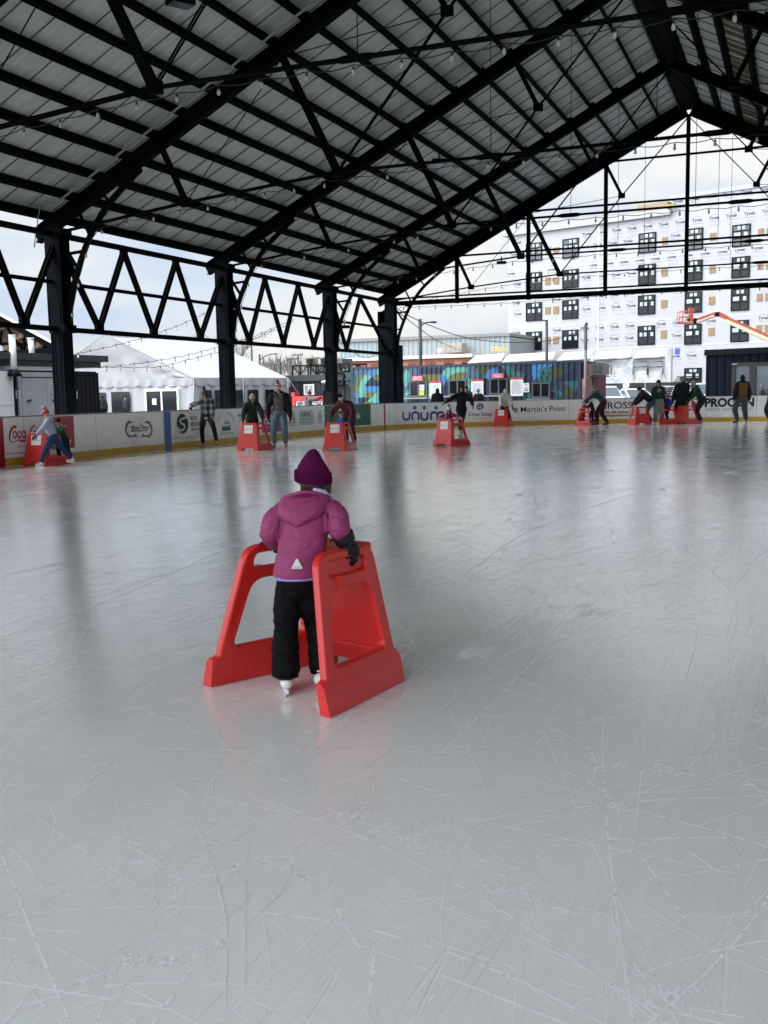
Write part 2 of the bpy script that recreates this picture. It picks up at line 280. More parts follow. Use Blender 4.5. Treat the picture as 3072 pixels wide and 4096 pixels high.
for _j, (_P, _w) in enumerate(([([(1450, 1825), (1360, 1880), (1322, 1945), (1330, 2010), (1375, 2090), (1440, 2160), (1480, 2190)], .007), ([(375, 1710), (430, 1800), (470, 1910), (488, 2000), (485, 2200)], .006), ([(540, 1780), (530, 1900), (527, 2200)], .004), ([(352, 1862), (330, 1910), (345, 1965), (425, 2010)], .005), ([(636, 1838), (630, 1870), (600, 1930), (540, 1990)], .007), ([(0, 1990), (110, 2010), (190, 2012)], .005), ([(200, 1640), (520, 1740), (800, 1720), (1100, 1715)], .004), ([(0, 1860), (300, 1862), (600, 1850), (880, 1835), (1200, 1828), (1650, 1815)], .004), ([(240, 1800), (500, 1850), (720, 1860), (900, 1930), (1100, 2030), (1300, 2110)], .0045), ([(780, 1560), (820, 1540), (860, 1530), (890, 1562)], .004), ([(1210, 1590), (1230, 1640), (1280, 1665), (1290, 1690)], .006), ([(1650, 1690), (1540, 1705), (1400, 1712), (1300, 1718)], .007), ([(1120, 1350), (1080, 1440), (1020, 1500), (930, 1560), (860, 1590)], .004), ([(1010, 1260), (1000, 1300), (1040, 1360), (1050, 1420)], .004), ([(830, 1200), (880, 1190), (915, 1215), (905, 1260), (880, 1290)], .006), ([(640, 1310), (800, 1290), (1000, 1250), (1300, 1180), (1640, 1090)], .010), ([(0, 1330), (200, 1290), (420, 1220), (640, 1170)], .012), ([(0, 1380), (300, 1270), (560, 1150)], .010), ([(900, 1060), (1100, 1010), (1300, 985), (1640, 960)], .018), ([(1000, 1240), (1160, 1140), (1400, 1060), (1640, 1020)], .014), ([(1180, 1080), (1230, 1070), (1250, 1095), (1235, 1120), (1205, 1125)], .010), ([(1410, 1060), (1450, 1075), (1470, 1095), (1440, 1115), (1420, 1105)], .010), ([(1450, 1160), (1500, 1200), (1580, 1280), (1590, 1350), (1560, 1420)], .006), ([(1320, 1270), (1350, 1290), (1340, 1310)], .005), ([(0, 1190), (200, 1175), (420, 1140), (600, 1120)], .012), ([(540, 1830), (620, 1810), (690, 1790), (770, 1770), (830, 1745)], .005), ([(900, 2095), (1000, 2070), (1100, 2010)], .004), ([(1330, 2200), (1360, 2120), (1372, 2090)], .004)])): groove(_P, _w*0.9, 0.0012+_j*1e-5)
_rn = random.Random(77)
for _P, _n, _sp, _w in (([(675, 1750), (760, 1770), (880, 1810), (1000, 1850), (1160, 1880)], 420, 22, 10), ([(905, 1775), (940, 1780), (1000, 1800)], 90, 14, 8), ([(1050, 1920), (1120, 1930), (1180, 1955), (1280, 1965)], 190, 14, 9), ([(1370, 2180), (1420, 2150), (1500, 2140)], 120, 12, 8), ([(260, 2070), (330, 2080), (400, 2070), (490, 2030)], 200, 16, 9), ([(20, 2080), (60, 2085)], 60, 12, 6), ([(170, 2120), (210, 2110)], 60, 8, 8), ([(640, 1620), (690, 1640), (760, 1650)], 90, 7, 9), ([(190, 1680), (230, 1655)], 60, 12, 9), ([(860, 1395), (900, 1400), (950, 1385)], 120, 12, 9), ([(1280, 1650), (1400, 1662), (1480, 1672)], 130, 14, 9), ([(1580, 1545), (1659, 1560)], 80, 9, 9), ([(440, 1820), (500, 1815)], 40, 6, 8), ([(625, 1875), (650, 1905)], 60, 8, 7)):
    _c = catmull(_P, False, 10)
    for _ in range(_n):
        _i = _rn.randrange(len(_c)); _x = _c[_i][0]+_rn.gauss(0, _sp); _y = _c[_i][1]+_rn.gauss(0, _sp*0.45); _a = _rn.gauss(-0.15, 0.35); _L = _w*_rn.uniform(0.3, 1.5)
        groove([(_x, _y), (_x+_L*math.cos(_a), _y+_L*0.5*math.sin(_a))], _rn.uniform(0.004, 0.013), 0.0016+_rn.random()*0.0012, 2)
tag(g.build('ice', [ice_material(), blade, groove_m]), kind='structure', label='pale grey rink ice scored by skate blades')
# ================================================================== the pavilion over the rink
T = [-15.3, -7.1, 1.09, 8.2, 16.4, 24.6, 31.27]      # the truss lines along y
XR = 13.04; SPAN = 2*XR; SL = 0.5137; Z0 = 5.71                  # ridge line; rafter underside z = Z0+SL*x
steel = mat('black_steel', (0.004, 0.0045, 0.005), 0.8, metal=0.0, var=0.35, vs=1.5, bump=0.05, spec=0.04)
steelb = mat('blue_black_steel', (0.004, 0.0055, 0.008), 0.75, var=0.35, vs=2, bump=0.06, spec=0.05, dirt=(0.010, 0.012, 0.015))
def deck_material():
    m = bpy.data.materials.new('roof_deck'); m.use_nodes = True; nt = m.node_tree; N = nt.nodes; L = nt.links; b = N['Principled BSDF']; b.inputs['Roughness'].default_value = 0.55
    b.inputs['Specular IOR Level'].default_value = 0.3
    tc = N.new('ShaderNodeTexCoord'); nz = N.new('ShaderNodeTexNoise'); mp = N.new('ShaderNodeMapping'); mp.inputs['Scale'].default_value = (0.25, 6, 0.25); L.new(tc.outputs['Object'], mp.inputs[0]); L.new(mp.outputs[0], nz.inputs['Vector']); nz.inputs['Scale'].default_value = 1.0; nz.inputs['Detail'].default_value = 5
    rp = N.new('ShaderNodeValToRGB'); rp.color_ramp.elements[0].color = (0.48, 0.505, 0.485, 1); rp.color_ramp.elements[1].color = (0.58, 0.605, 0.58, 1); rp.color_ramp.elements[0].position = .3; rp.color_ramp.elements[1].position = .7; L.new(nz.outputs['Fac'], rp.inputs[0])
    L.new(rp.outputs[0], b.inputs['Base Color'])
    return m
deckm = deck_material()
board_wood = mat('batten_wood', (0.2, 0.135, 0.075), 0.8, var=0.3, vs=4)
def rz_(x): return Z0+SL*(x if x <= XR else SPAN-x)
pav = thing('pavilion', 'open timber and black steel pavilion roof standing over the ice rink', 'pavilion', (0, 0, 0))
RD = 0.40                                              # rafter depth, vertical
nn = np.array([-SL, 0, 1.0]); nn /= np.linalg.norm(nn); nr = np.array([SL, 0, 1.0]); nr /= np.linalg.norm(nr)
def truss(y, gable=False):
    S = lambda x, z: (x, y, z)
    for mir in (0, 1):
        t = MB()
        X = (lambda x: SPAN-x) if mir else (lambda x: x)
        n_ = nr if mir else nn; h = RD*abs(nn[2])
        o = n_*h/2
        a = np.array(S(X(-0.55), Z0-0.55*SL)); b_ = np.array(S(XR, Z0+SL*XR))
        t.ibeam(a+o, b_+o, 0.23, h, 0.03, up=n_)
        for i in range(1, 16):                          # stiffener cleats and purlin seats
            x = XR*i/16; c = np.array(S(X(x), rz_(x)))+n_*(h+0.03); t.box(c, (0.16, 0.34, 0.08), ax=(np.array([n_[2], 0, -n_[0]]), np.array([0, 1., 0]), n_))
        tr = t.build('rafter', steel, pav)
    P1, P2, P3 = (3.23, 7.37), (6.5, 9.05), (9.77, 10.73); N1, N2, N3 = (3.84, 6.08), (7.8, 6.42), (10.4, 9.47); A = (XR, 12.36)
    for mir in (0, 1):
        X = (lambda x: SPAN-x) if mir else (lambda x: x)
        for p, n_, w_ in ((P1, N1, 0.12), (P2, N2, 0.16), (P3, N3, 0.12)):
            s = MB(); s.bar(S(X(p[0]), p[1]), S(X(n_[0]), n_[1]), w_, w_*0.9, up=(0, 1, 0)); s.build('strut', steel, tr)
    for mir in (0, 1):
        X = (lambda x: SPAN-x) if mir else (lambda x: x)
        for a, b_, n_, rad in (((0.15, 5.66), N1, 2, 0.026), (N1, N2, 2, 0.026), (N2, N3, 2, 0.018), (N3, A, 2, 0.018), (N1, P2, 1, 0.012), (N3, P2, 1, 0.012)):
            for k in range(n_):
                dy = (k-(n_-1)/2)*0.11
                if n_ == 2 and a in (N2, N3) or b_ == A: dy = (k-0.5)*0.07; pa = (X(a[0]), y+dy, a[1]); pb = (X(b_[0]), y+dy, b_[1])
                else: pa = (X(a[0]), y+dy, a[1]); pb = (X(b_[0]), y+dy, b_[1])
                r = MB(); r.tube([pa, pb], rad, 6); r.build('tie_rod', steel, tr)
        for n_ in (N1, N2, N3):
            r = MB(); r.box((X(n_[0]), y, n_[1]), (0.26, 0.12, 0.2), 0)
            r.tube([(X(n_[0]), y-0.14, n_[1]-0.02), (X(n_[0]), y+0.14, n_[1]-0.02)], 0.045, 8); r.build('gusset', steel, tr)
    for k in (-1, 1): r = MB(); r.tube([(N2[0], y+k*0.03, N2[1]), (SPAN-N2[0], y+k*0.03, N2[1])], 0.03, 6); r.build('tie_rod', steel, tr)
    for xx in (11.3, 15.9): r = MB(); r.tube([(xx-0.35, y, N2[1]), (xx-0.2, y, N2[1]), (xx+0.2, y, N2[1]), (xx+0.35, y, N2[1])], [0.031, 0.06, 0.06, 0.031], 8); r.build('turnbuckle', steel, tr)
    for k in (-1.7, 1.7): r = MB(); r.tube([(XR+k, y, 6.42), (XR+k, y, rz_(XR+k))], 0.008, 5); r.build('hanger_rod', steel, tr)
    # knee brackets and columns
    for mir in (0, 1):
        X = (lambda x: SPAN-x) if mir else (lambda x: x)
        if mir and y > -10 and False: continue
        c = MB(); wd = 0.36
        for dy in (-0.13, 0.13):
            c.box((X(0.0), y+dy, 2.8), (wd, 0.1, 5.6))
        c.box((X(0.0), y, 2.8), (0.06, 0.2, 5.6))
        for dy in (-0.19, 0.19): c.box((X(0.0), y+dy, 4.45), (0.46, 0.02, 2.4))
        for k in (-1, 1): c.box((X(k*0.17), y, 2.0), (0.03, 0.4, 4.0)); c.box((X(k*0.08), y-0.187, 1.9), (0.02, 0.012, 3.6))
        c.box((X(0.0), y, 5.66), (0.62, 0.42, 0.14)); c.box((X(0.05), y, 3.25), (0.5, 0.46, 0.2))
        c.build('column', steelb, pav)
        k = MB(); cur = catmull([(0.24, 3.2), (0.30, 3.7), (0.42, 4.2), (0.66, 4.8), (1.0, 5.45), (1.55, 6.15), (2.35, 6.8), (2.6, 6.97)], False, 4)
        for a, b_ in zip(cur[:-1], cur[1:]): k.bar((X(a[0]), y, a[1]), (X(b_[0]), y, b_[1]), 0.12, 0.1, up=(0, 1, 0))
        for a, b_, w_ in (((0.2, 5.6), (1.02, 5.35), .1), ((0.2, 5.1), (0.9, 5.15), .07), ((0.1, 5.5), (0.62, 4.7), .07), ((0.2, 4.35), (0.5, 4.38), .06), ((0.2, 4.2), (0.4, 3.95), .05), ((0.75, 6.05), (1.05, 5.45), .06), ((1.5, 6.45), (1.7, 6.2), .06)):
            k.bar((X(a[0]), y, a[1]), (X(b_[0]), y, b_[1]), w_, w_, up=(0, 1, 0))
        k.slab([(X(0.18), y-0.04, 3.15), (X(0.34), y-0.04, 3.25), (X(0.36), y-0.04, 3.8), (X(0.18), y-0.04, 3.9)], (0, -1, 0), 0.08)
        k.build('knee_brace', steel, pav)
for i, y in enumerate(T): truss(y)
# side trusses between the columns
def side_truss(x0, ya, yb, pts_b, pts_t, out):
    s = MB(); zt, zl, zm = 5.60, 3.25, 4.42
    s.bar((x0, ya, zt), (x0, yb, zt), 0.14, 0.13); s.bar((x0, ya, zl), (x0, yb, zl), 0.16, 0.12); s.bar((x0+out*0.06, ya, zm), (x0+out*0.06, yb, zm), 0.09, 0.09)
    for b_ in pts_b: s.box((x0, b_, zl+0.13), (0.1, 0.3, 0.2))
    for t_ in pts_t: s.box((x0, t_, zt-0.12), (0.1, 0.26, 0.16))
    st = s.build('side_truss', steel, pav)
    seq = [(ya+0.02, zt-0.08)]
    for b_, t_ in zip(pts_b, pts_t+[None]):
        seq.append((b_, zl+0.08))
        if t_ is not None: seq.append((t_, zt-0.08))
    if len(pts_b) > 2 or True: seq.append((yb-0.02, zt-0.08) if len(pts_t) == len(pts_b)-1 and len(pts_b) == 3 else (yb-0.1, zl+0.1))
    for (a, za), (b_, zb) in zip(seq[:-1], seq[1:]):
        d = MB()
        for dx in (-0.045, 0.045): d.bar((x0+dx, a, za), (x0+dx, b_, zb), 0.03, 0.13, up=(0, 1, 0.0))
        d.build('diagonal', steel, st)
for x0, out in ((0.0, -1), (SPAN, 1)):
    for a, b_ in zip(T[:-1], T[1:]):
        D_ = b_-a
        if b_ > 31: side_truss(x0, a, b_, [a+1.55, b_-0.45], [a+3.1], out)
        else: side_truss(x0, a, b_, [a+0.19*D_, a+D_/2, b_-0.19*D_], [a+0.342*D_, b_-0.342*D_], out)
# gable end framing at the far end
gb = MB(); yg = T[-1]-0.05
gb.bar((0, yg, 5.52), (SPAN, yg, 5.52), 0.18, 0.2); gb.bar((0, yg, 5.74), (SPAN, yg, 5.74), 0.08, 0.07)
gf = gb.build('gable_beam', steel, pav)
for x in (3.2, 6.45, 9.75, XR, SPAN-9.75, SPAN-6.45, SPAN-3.2): gb = MB(); gb.bar((x, yg, 5.4), (x, yg, rz_(x)), 0.15, 0.14, up=(0, 1, 0)); gb.build('gable_post', steel, gf)
for x, z in ((3.31, 7.45), (6.57, 9.12), (9.95, 10.86)): gb = MB(); gb.bar((x-0.2, yg-0.1, z), (SPAN-x+0.2, yg-0.1, z), 0.07, 0.08); gb.build('girt', steel, gf)
tw = MB()                                              # heavy double post under the far corner
tw.box((-0.42, 31.45, 2.6), (0.42, 0.5, 5.2)); tw.slab([(-0.63, 31.2, 4.7), (-0.2, 31.2, 4.7), (-0.2, 31.2, 5.35), (-0.63, 31.2, 5.05)], (0, -1, 0), 0.4); tw.box((0.28, 31.4, 2.0), (0.3, 0.45, 3.3)); tw.build('corner_post', steelb, pav)
# purlins and deck
Y0, Y1 = T[0]-7.0, T[-1]+0.35; sp = XR/16
for mir in (0, 1):
    n_ = nr if mir else nn
    for i in range(17):
        xx = (-0.42 if i == 0 else 12.7-0.82*(16-i))+0.25
        x = SPAN-xx if mir else xx
        c = n_*((RD*nn[2])+0.07+0.12)
        p = MB(); base = np.array([x, 0, Z0+SL*xx]); h = 0.25 if not mir else 0.30
        a = base+c; a[1] = Y0; b_ = a.copy(); b_[1] = Y1
        a = a+n_*0.02; b_ = b_+n_*0.02; h -= 0.04; p.bar(a, b_, 0.09 if i else 0.12, h, up=n_); p.bar(a-n_*h/2, b_-n_*h/2, 0.11, 0.02, up=n_)
        p.build('purlin', steel, pav)
    d = MB(); off = (RD*nn[2])+0.07+0.25+0.015; per = 0.075; ny = int((Y1-Y0)/per)
    x0, x1 = (-0.5, XR) if not mir else (SPAN+0.5, XR)
    vs = []; fs = []
    for j in range(ny+1):
        y = Y0+j*per; k = j % 12
        hh = [0, 0.008][(j//1) % 2]
        if k in (0,): hh = -0.03
        for x in (x0, x1):
            xx = x if not mir else SPAN-x
            q = np.array([x, y, Z0+SL*xx+(off+hh)/nn[2]]); vs.append(q)
    for j in range(ny): fs.append((2*j, 2*j+1, 2*j+3, 2*j+2))
    d.add(vs, fs)
    up = [v+np.array([0, 0, 0.12]) for v in (vs[0], vs[1], vs[-1], vs[-2])]; d.add(up, [(0, 1, 2, 3)])
    seam = d
    y = Y0+0.3; rnd = random.Random(3+mir)
    while y < Y1:
        for s_ in (0,):
            a = np.array([x0, y, Z0+SL*(x0 if not mir else SPAN-x0)+off/nn[2]-0.012]); b_ = np.array([x1, y, Z0+SL*(x1 if not mir else SPAN-x1)+off/nn[2]-0.012])
            seam.bar(a, b_, 0.012, 0.03, up=n_, mi=1)
        y += 0.9
    d.build('roof_deck', [deckm, mat('deck_seam', (0.12, 0.125, 0.12), 0.8)], pav)
    for yy in (Y1-0.03, Y0+0.03):                      # closing boards over the two gable rafters
        fa = MB(); A_ = [np.array([x, yy, Z0+SL*(x if not mir else SPAN-x)+0.62]) for x in (x0, x1)]; fa.bar(A_[0], A_[1], 0.04, 0.52, up=(0, 0, 1)); fa.build('fascia', steel, pav)
    if mir:                                            # timber battens below the right-hand slope
        bt = MB(); y = Y0+0.5
        while y < Y1:
            for i in range(0, 16, 2):
                xa = SPAN+0.62-(XR+0.52)*(i+1.02)/16; xb = SPAN+0.62-(XR+0.52)*(i+1.98)/16
                if i > 13: continue
                A_ = [np.array([x, y, Z0+SL*(SPAN-x)])+n_*(off-0.05) for x in (xa, xb)]; bt.bar(A_[0], A_[1], 0.16, 0.05, up=n_)
            y += 0.62
        tag(bt.build('batten', board_wood, pav), kind='stuff')
rg = MB(); rg.bar((XR, Y0, Z0+SL*XR+0.5), (XR, Y1, Z0+SL*XR+0.5), 0.5, 0.42); rg.build('ridge_beam', steel, pav)
sk = MB()
for s_, n_ in ((-1, nn), (1, nr)):
    a = np.array([XR+s_*0.02, Y0, Z0+SL*XR])+n_*0.72; b_ = np.array([XR+s_*0.55, Y0, Z0+SL*(XR-0.55)])+n_*0.72
sk.bar((XR-0.36, Y0, 12.88), (XR-0.36, Y1, 12.88), 0.02, 0.3, up=(0.3, 0, 1)); sk.build('ridge_flashing', mat('flashing', (0.2, 0.24, 0.27), 0.4, metal=0.6), pav)
# white conduit along one rafter, down to its column
cd_ = MB()
for k in (0, 0.05):
    y = T[3]-0.2-k; pts = [(-0.55+k, y, 2.0+3.3), (-0.5+k, y, 5.6), (-0.3+k, y, Z0+0.75-0.3*SL)]
    pts += [(x, y, Z0+SL*x+RD+0.1) for x in np.linspace(0.3, XR-0.3, 20)]
    cd_.tube(pts, 0.016, 6)
cd_.build('conduit', mat('conduit', (0.35, 0.36, 0.37), 0.45), pav)
# ================================================================== rink boards
BV = RINK
_bs = np.concatenate([[0], np.cumsum([np.linalg.norm(BV[(i+1) % len(BV)]-BV[i]) for i in range(len(BV))])])
_bn = []
for i in range(len(BV)):
    d = BV[(i+1) % len(BV)]-BV[i-1]; d /= np.linalg.norm(d); _bn.append(np.array([d[1], -d[0]]))      # towards the ice
HT = [(0, 1.12), (28, 1.12), (40, 1.10), (52, 1.07), (60, 1.09), (70, 1.13), (90, 1.16)]
def bheight(s): return float(np.interp(s, [a for a, b in HT], [b for a, b in HT]))
def B(s, z, off=0.0):
    s = s % _bs[-1]; i = int(np.searchsorted(_bs, s, side='right')-1); i = min(i, len(BV)-1); t = (s-_bs[i])/(_bs[i+1]-_bs[i]); j = (i+1) % len(BV)
    p = BV[i]*(1-t)+BV[j]*t; n = _bn[i]*(1-t)+_bn[j]*t; n /= np.linalg.norm(n)
    return np.array([p[0]+n[0]*off, p[1]+n[1]*off, z])
_tab = [(s, PR(B(s, 0.0))[0]) for s in np.arange(26, 72, 0.1)]
_tab = [(s, x) for s, x in _tab]
def S_(px): return float(np.interp(px, [x for s, x in _tab], [s for s, x in _tab]))
def Z_(px, py):                                        # height on the board face at that pixel
    s = S_(px); P = B(s, 0); v = ray(px, py); t = math.hypot(P[0]-CAM[0], P[1]-CAM[1])/math.hypot(v[0], v[1]); return CAM[2]+v[2]*t
boards = thing('rink_boards', 'white dasher boards with sponsor adverts and yellow kick strip around the rink', 'rink boards', (0, 0, 0))
bwhite = mat('board_white', (0.84, 0.84, 0.82), 0.32, var=0.05, vs=0.8, dirt=(0.66, 0.66, 0.64), ds=2.5)
kick = mat('kick_yellow', (0.60, 0.37, 0.03), 0.4, var=0.12, vs=3, dirt=(0.3, 0.22, 0.06), ds=4)
bdark = mat('board_cap', (0.06, 0.075, 0.1), 0.4)
tot = _bs[-1]; n = int(tot/0.14)
b = MB(); kk = MB(); cap = MB()
for i in range(n):
    s0 = tot*i/n; s1 = tot*(i+1)/n; h0, h1 = bheight(s0)-0.02, bheight(s1)-0.02
    def strip(m, z0, z1a, z1b, o0, o1):
        m.add([B(s0, z0, o1), B(s1, z0, o1), B(s1, z1b, o1), B(s0, z1a, o1), B(s0, z0, o0), B(s1, z0, o0), B(s1, z1b, o0), B(s0, z1a, o0)], [(1, 0, 3, 2), (4, 5, 6, 7), (3, 7, 6, 2)])
    strip(b, 0.17, h0, h1, -0.10, 0.0); strip(kk, 0.004, 0.19, 0.19, -0.08, 0.012); 
    cap.add([B(s0, h0+0.001, -0.12), B(s1, h1+0.001, -0.12), B(s1, h1+0.001, 0.015), B(s0, h0+0.001, 0.015), B(s0, h0+0.025, -0.12), B(s1, h1+0.025, -0.12), B(s1, h1+0.025, 0.015), B(s0, h0+0.025, 0.015)], [(0, 1, 2, 3), (7, 6, 5, 4), (3, 2, 6, 7), (1, 0, 4, 5)])
b.build('board_panel', bwhite, boards); kk.build('kick_strip', kick, boards); cap.build('top_rail', bdark, boards)
def BM(off): return lambda u, v, k=0.0: B(u, v, off+k)
sm = MB(); 
for px in (103, 390, 863, 1148, 1370, 1480, 1588, 1810, 1985, 2275, 2640, 2752, 3025):
    s = S_(px); h = bheight(s)-0.03; sm.add([B(s-0.006, 0.0, 0.004), B(s+0.006, 0.0, 0.004), B(s+0.006, h, 0.004), B(s-0.006, h, 0.004)], [(0, 1, 2, 3)])
sm.build('panel_joint', mat('joint_grey', (0.25, 0.25, 0.25), 0.6), boards)
INK = dict(red=(0.45, 0.012, 0.02), dred=(0.33, 0.008, 0.02), blue=(0.006, 0.10, 0.32), black=(0.015, 0.016, 0.018), green=(0.0, 0.12, 0.055), dgreen=(0.008, 0.045, 0.035), magenta=(0.33, 0.015, 0.15), white=(0.82, 0.82, 0.81), navy=(0.01, 0.05, 0.19), slate=(0.075, 0.15, 0.2), grey=(0.3, 0.3, 0.3), lgrey=(0.42, 0.42, 0.42), gold=(0.2, 0.16, 0.05), orange=(0.55, 0.25, 0.05), pale=(0.42, 0.56, 0.58), rust=(0.42, 0.17, 0.08), brown=(0.12, 0.11, 0.07))
def ink(k): return mat('ink_'+k, INK[k], 0.35, var=0.05, vs=2)
def ad(name, label, fn):
    m = MB(); mats = []
    def mi(k):
        if k not in mats: mats.append(k)
        return mats.index(k)
    fn(m, mi); o = m.build(name, [ink(k) for k in mats], boards)
    if label: o['label'] = label
    return o
def rect_px(m, mi, k, x0, x1, z0=None, z1=None, off=0.003, full=False):
    s0, s1 = S_(x0), S_(x1); h = bheight((s0+s1)/2)-0.03
    z0 = 0.0 if full else (0.2 if z0 is None else z0); z1 = h if z1 is None else z1
    put_rect(m, BM(0.016 if full else off), s0, s1, z0, z1, mi(k), max(1, int((s1-s0)/0.4)))
def text_px(m, mi, k, s, x0, x1, yt, yb, off=0.006, **kw):
    xc = (x0+x1)/2; put_text(m, s, BM(off), S_(x0), S_(x1), Z_(xc, yb), Z_(xc, yt), mi(k), **kw)
def pm(x, y):                                          # pixel -> (s, z) on the board
    return (S_(x), Z_(x, y))
def A1(m, mi):
    put_rect(m, BM(0.016), S_(20)-9.0, S_(20), 0.0, 1.09, mi('dred'), 20)
ad('advert', 'plain red board section', A1)
def A2(m, mi):
    rect_px(m, mi, 'white', 24, 206, 0.24, 1.06); rect_px(m, mi, 'dred', 26, 206, 0.28, 0.295, 0.006)
    # script lettering built from brush strokes
    C_ = [(70, 1716), (72, 1707), (66, 1706), (55, 1715), (46, 1737), (44, 1758), (50, 1768), (62, 1767), (80, 1760), (100, 1762)]
    put_stroke(m, [pm(*p) for p in catmull(C_, False, 5)], [0.02+0.045*math.sin(math.pi*min(1, i/30)) for i in range(len(catmull(C_, False, 5)))], BM(0.006), mi('dred'))
    for cx in (66, 84, 101): 
        put_stroke(m, [pm(cx+dx, 1738+dy) for dx, dy in arc(0, 0, 6.5, 13, 20, 380 if cx == 66 else 340, 14)], 0.035, BM(0.006), mi('dred'))
    put_stroke(m, [pm(109, 1724), pm(108, 1752), pm(114, 1750)], 0.035, BM(0.006), mi('dred'))
    put_stroke(m, [pm(115, 1741), pm(122, 1739)], 0.03, BM(0.006), mi('dred'))
    put_stroke(m, [pm(*p) for p in catmull([(148, 1707), (143, 1704), (133, 1714), (125, 1736), (124, 1754), (131, 1764), (146, 1757)], False, 5)], 0.045, BM(0.006), mi('dred'))
    for cx in (146, 172): put_stroke(m, [pm(cx+dx, 1738+dy) for dx, dy in arc(0, 0, 6.5, 13, 20, 380, 14)], 0.035, BM(0.006), mi('dred'))
    put_stroke(m, [pm(156, 1754), pm(160, 1708)], 0.035, BM(0.006), mi('dred'))
    put_stroke(m, [pm(*p) for p in catmull([(82, 1760), (92, 1766), (110, 1760), (140, 1766), (175, 1758)], False, 5)], 0.03, BM(0.006), mi('dred'))
    text_px(m, mi, 'grey', 'BEVERAGES', 76, 190, 1777, 1786)
ad('advert', 'white advert panel with red flowing script', A2)
def A3(m, mi):
    rect_px(m, mi, 'dred', 207, 302, 0.30, 1.075)
    rect_px(m, mi, 'red', 212, 218, 0.32, 1.06, 0.005)
    text_px(m, mi, 'white', 'NORTHEAST', 216, 288, 1762, 1779, bold=0.01)
    for pts in ([(250, 1717), (257, 1717), (263, 1747), (247, 1748)], [(249, 1712), (258, 1712), (258, 1715), (249, 1715)], [(250, 1703), (253.5, 1697), (257, 1703)]):
        put_poly(m, [pm(*p) for p in pts], BM(0.007), mi('white'))
    for a, b_ in (((236, 1707), (247, 1706)), ((260, 1706), (269, 1705)), ((251, 1709), (251, 1704)), ((256, 1709), (256, 1704))): put_stroke(m, [pm(*a), pm(*b_)], 0.012, BM(0.007), mi('white'))
    put_stroke(m, [pm(252, 1721), pm(255, 1745)], 0.02, BM(0.008), mi('dred'))
ad('advert', 'dark red advert panel with white lighthouse', A3)
def A4(m, mi):
    K = lambda x, y: pm(460+x*0.1326, 1630+y*0.1326)
    for sgn in (-1, 1):
        xx = lambda x: 745+sgn*x
        put_stroke(m, [K(xx(dx), 680+dy) for dx, dy in catmull([(170, -235), (290, -235), (365, -130), (390, 20), (340, 150), (230, 190), (100, 185), (20, 235)], False, 4)], [0.02, 0.03, 0.05, 0.07, 0.08, 0.08, 0.09, 0.09, 0.085, 0.075, 0.07, 0.065, 0.06, 0.06, 0.06, 0.06, 0.055, 0.05, 0.05, 0.045, 0.045, 0.04, 0.035, 0.03, 0.03, 0.025, 0.02, 0.02, 0.01], BM(0.005), mi('brown'))
        put_stroke(m, [K(xx(dx), 680+dy) for dx, dy in catmull([(215, -215), (300, -180), (345, -60), (350, 60), (290, 150)], False, 5)], 0.018, BM(0.007), mi('lgrey'))
        put_poly(m, [K(xx(255), 860), K(xx(330), 850), K(xx(300), 940)], BM(0.006), mi('brown'))
        put_poly(m, [K(xx(100), 770), K(xx(190), 860), K(xx(90), 860)], BM(0.006), mi('brown'))
    put_poly(m, [K(545, 680), K(1010, 665), K(985, 710), K(520, 735)], BM(0.006), mi('gold')); put_text(m, 'MARKET', lambda u, v: B(u, v, 0.008), K(600, 0)[0], K(940, 0)[0], K(700, 722)[1], K(700, 690)[1], mi('pale'))
    put_text(m, 'Browne', BM(0.007), K(510, 0)[0], K(790, 0)[0], K(650, 668)[1], K(650, 545)[1], mi('black'), shear=0.5, bold=0.008)
    put_text(m, 'Trading', BM(0.007), K(810, 0)[0], K(1050, 0)[0], K(900, 680)[1], K(900, 525)[1], mi('black'), shear=0.5, bold=0.008)
    put_stroke(m, [K(*p) for p in catmull([(620, 540), (460, 600), (450, 720), (500, 740), (600, 560)], False, 4)], 0.012, BM(0.007), mi('black'))
    put_stroke(m, [K(*p) for p in catmull([(660, 580), (860, 320), (760, 300), (640, 380), (620, 520)], False, 5)], 0.012, BM(0.004), mi('lgrey'))
    put_stroke(m, [K(*p) for p in catmull([(930, 260), (820, 460), (700, 850), (600, 1040), (480, 950)], False, 5)], 0.014, BM(0.004), mi('lgrey'))
ad('advert', 'ornate round emblem in brown and gold', A4)
ad('blue_line_board', 'blue upright stripe across the boards', lambda m, mi: rect_px(m, mi, 'blue', 660, 686, full=True))
def A5(m, mi):
    put_poly(m, [pm(x, y) for x, y in arc(733.5, 1695, 23, 40, 0, 359, 30)], BM(0.004), mi('dgreen'))
    put_stroke(m, [pm(*p) for p in catmull([(752, 1668), (741, 1672), (725, 1680), (727, 1692), (740, 1700), (740, 1712), (727, 1722), (718, 1718), (715, 1708)], False, 4)], 0.05, BM(0.007), mi('white'))
    text_px(m, mi, 'black', 'SACO', 764, 792, 1664, 1680, bold=0.02); text_px(m, mi, 'black', 'BIDDEFORD', 766, 830, 1687, 1704, bold=0.02); text_px(m, mi, 'black', 'SAVINGS', 767, 812, 1711, 1722, bold=0.01)
    text_px(m, mi, 'grey', '207-284-4591 | sbsavings.bank | 12 Community Locations', 690, 836, 1743, 1753)
ad('advert', 'green oval logo and black bank lettering', A5)
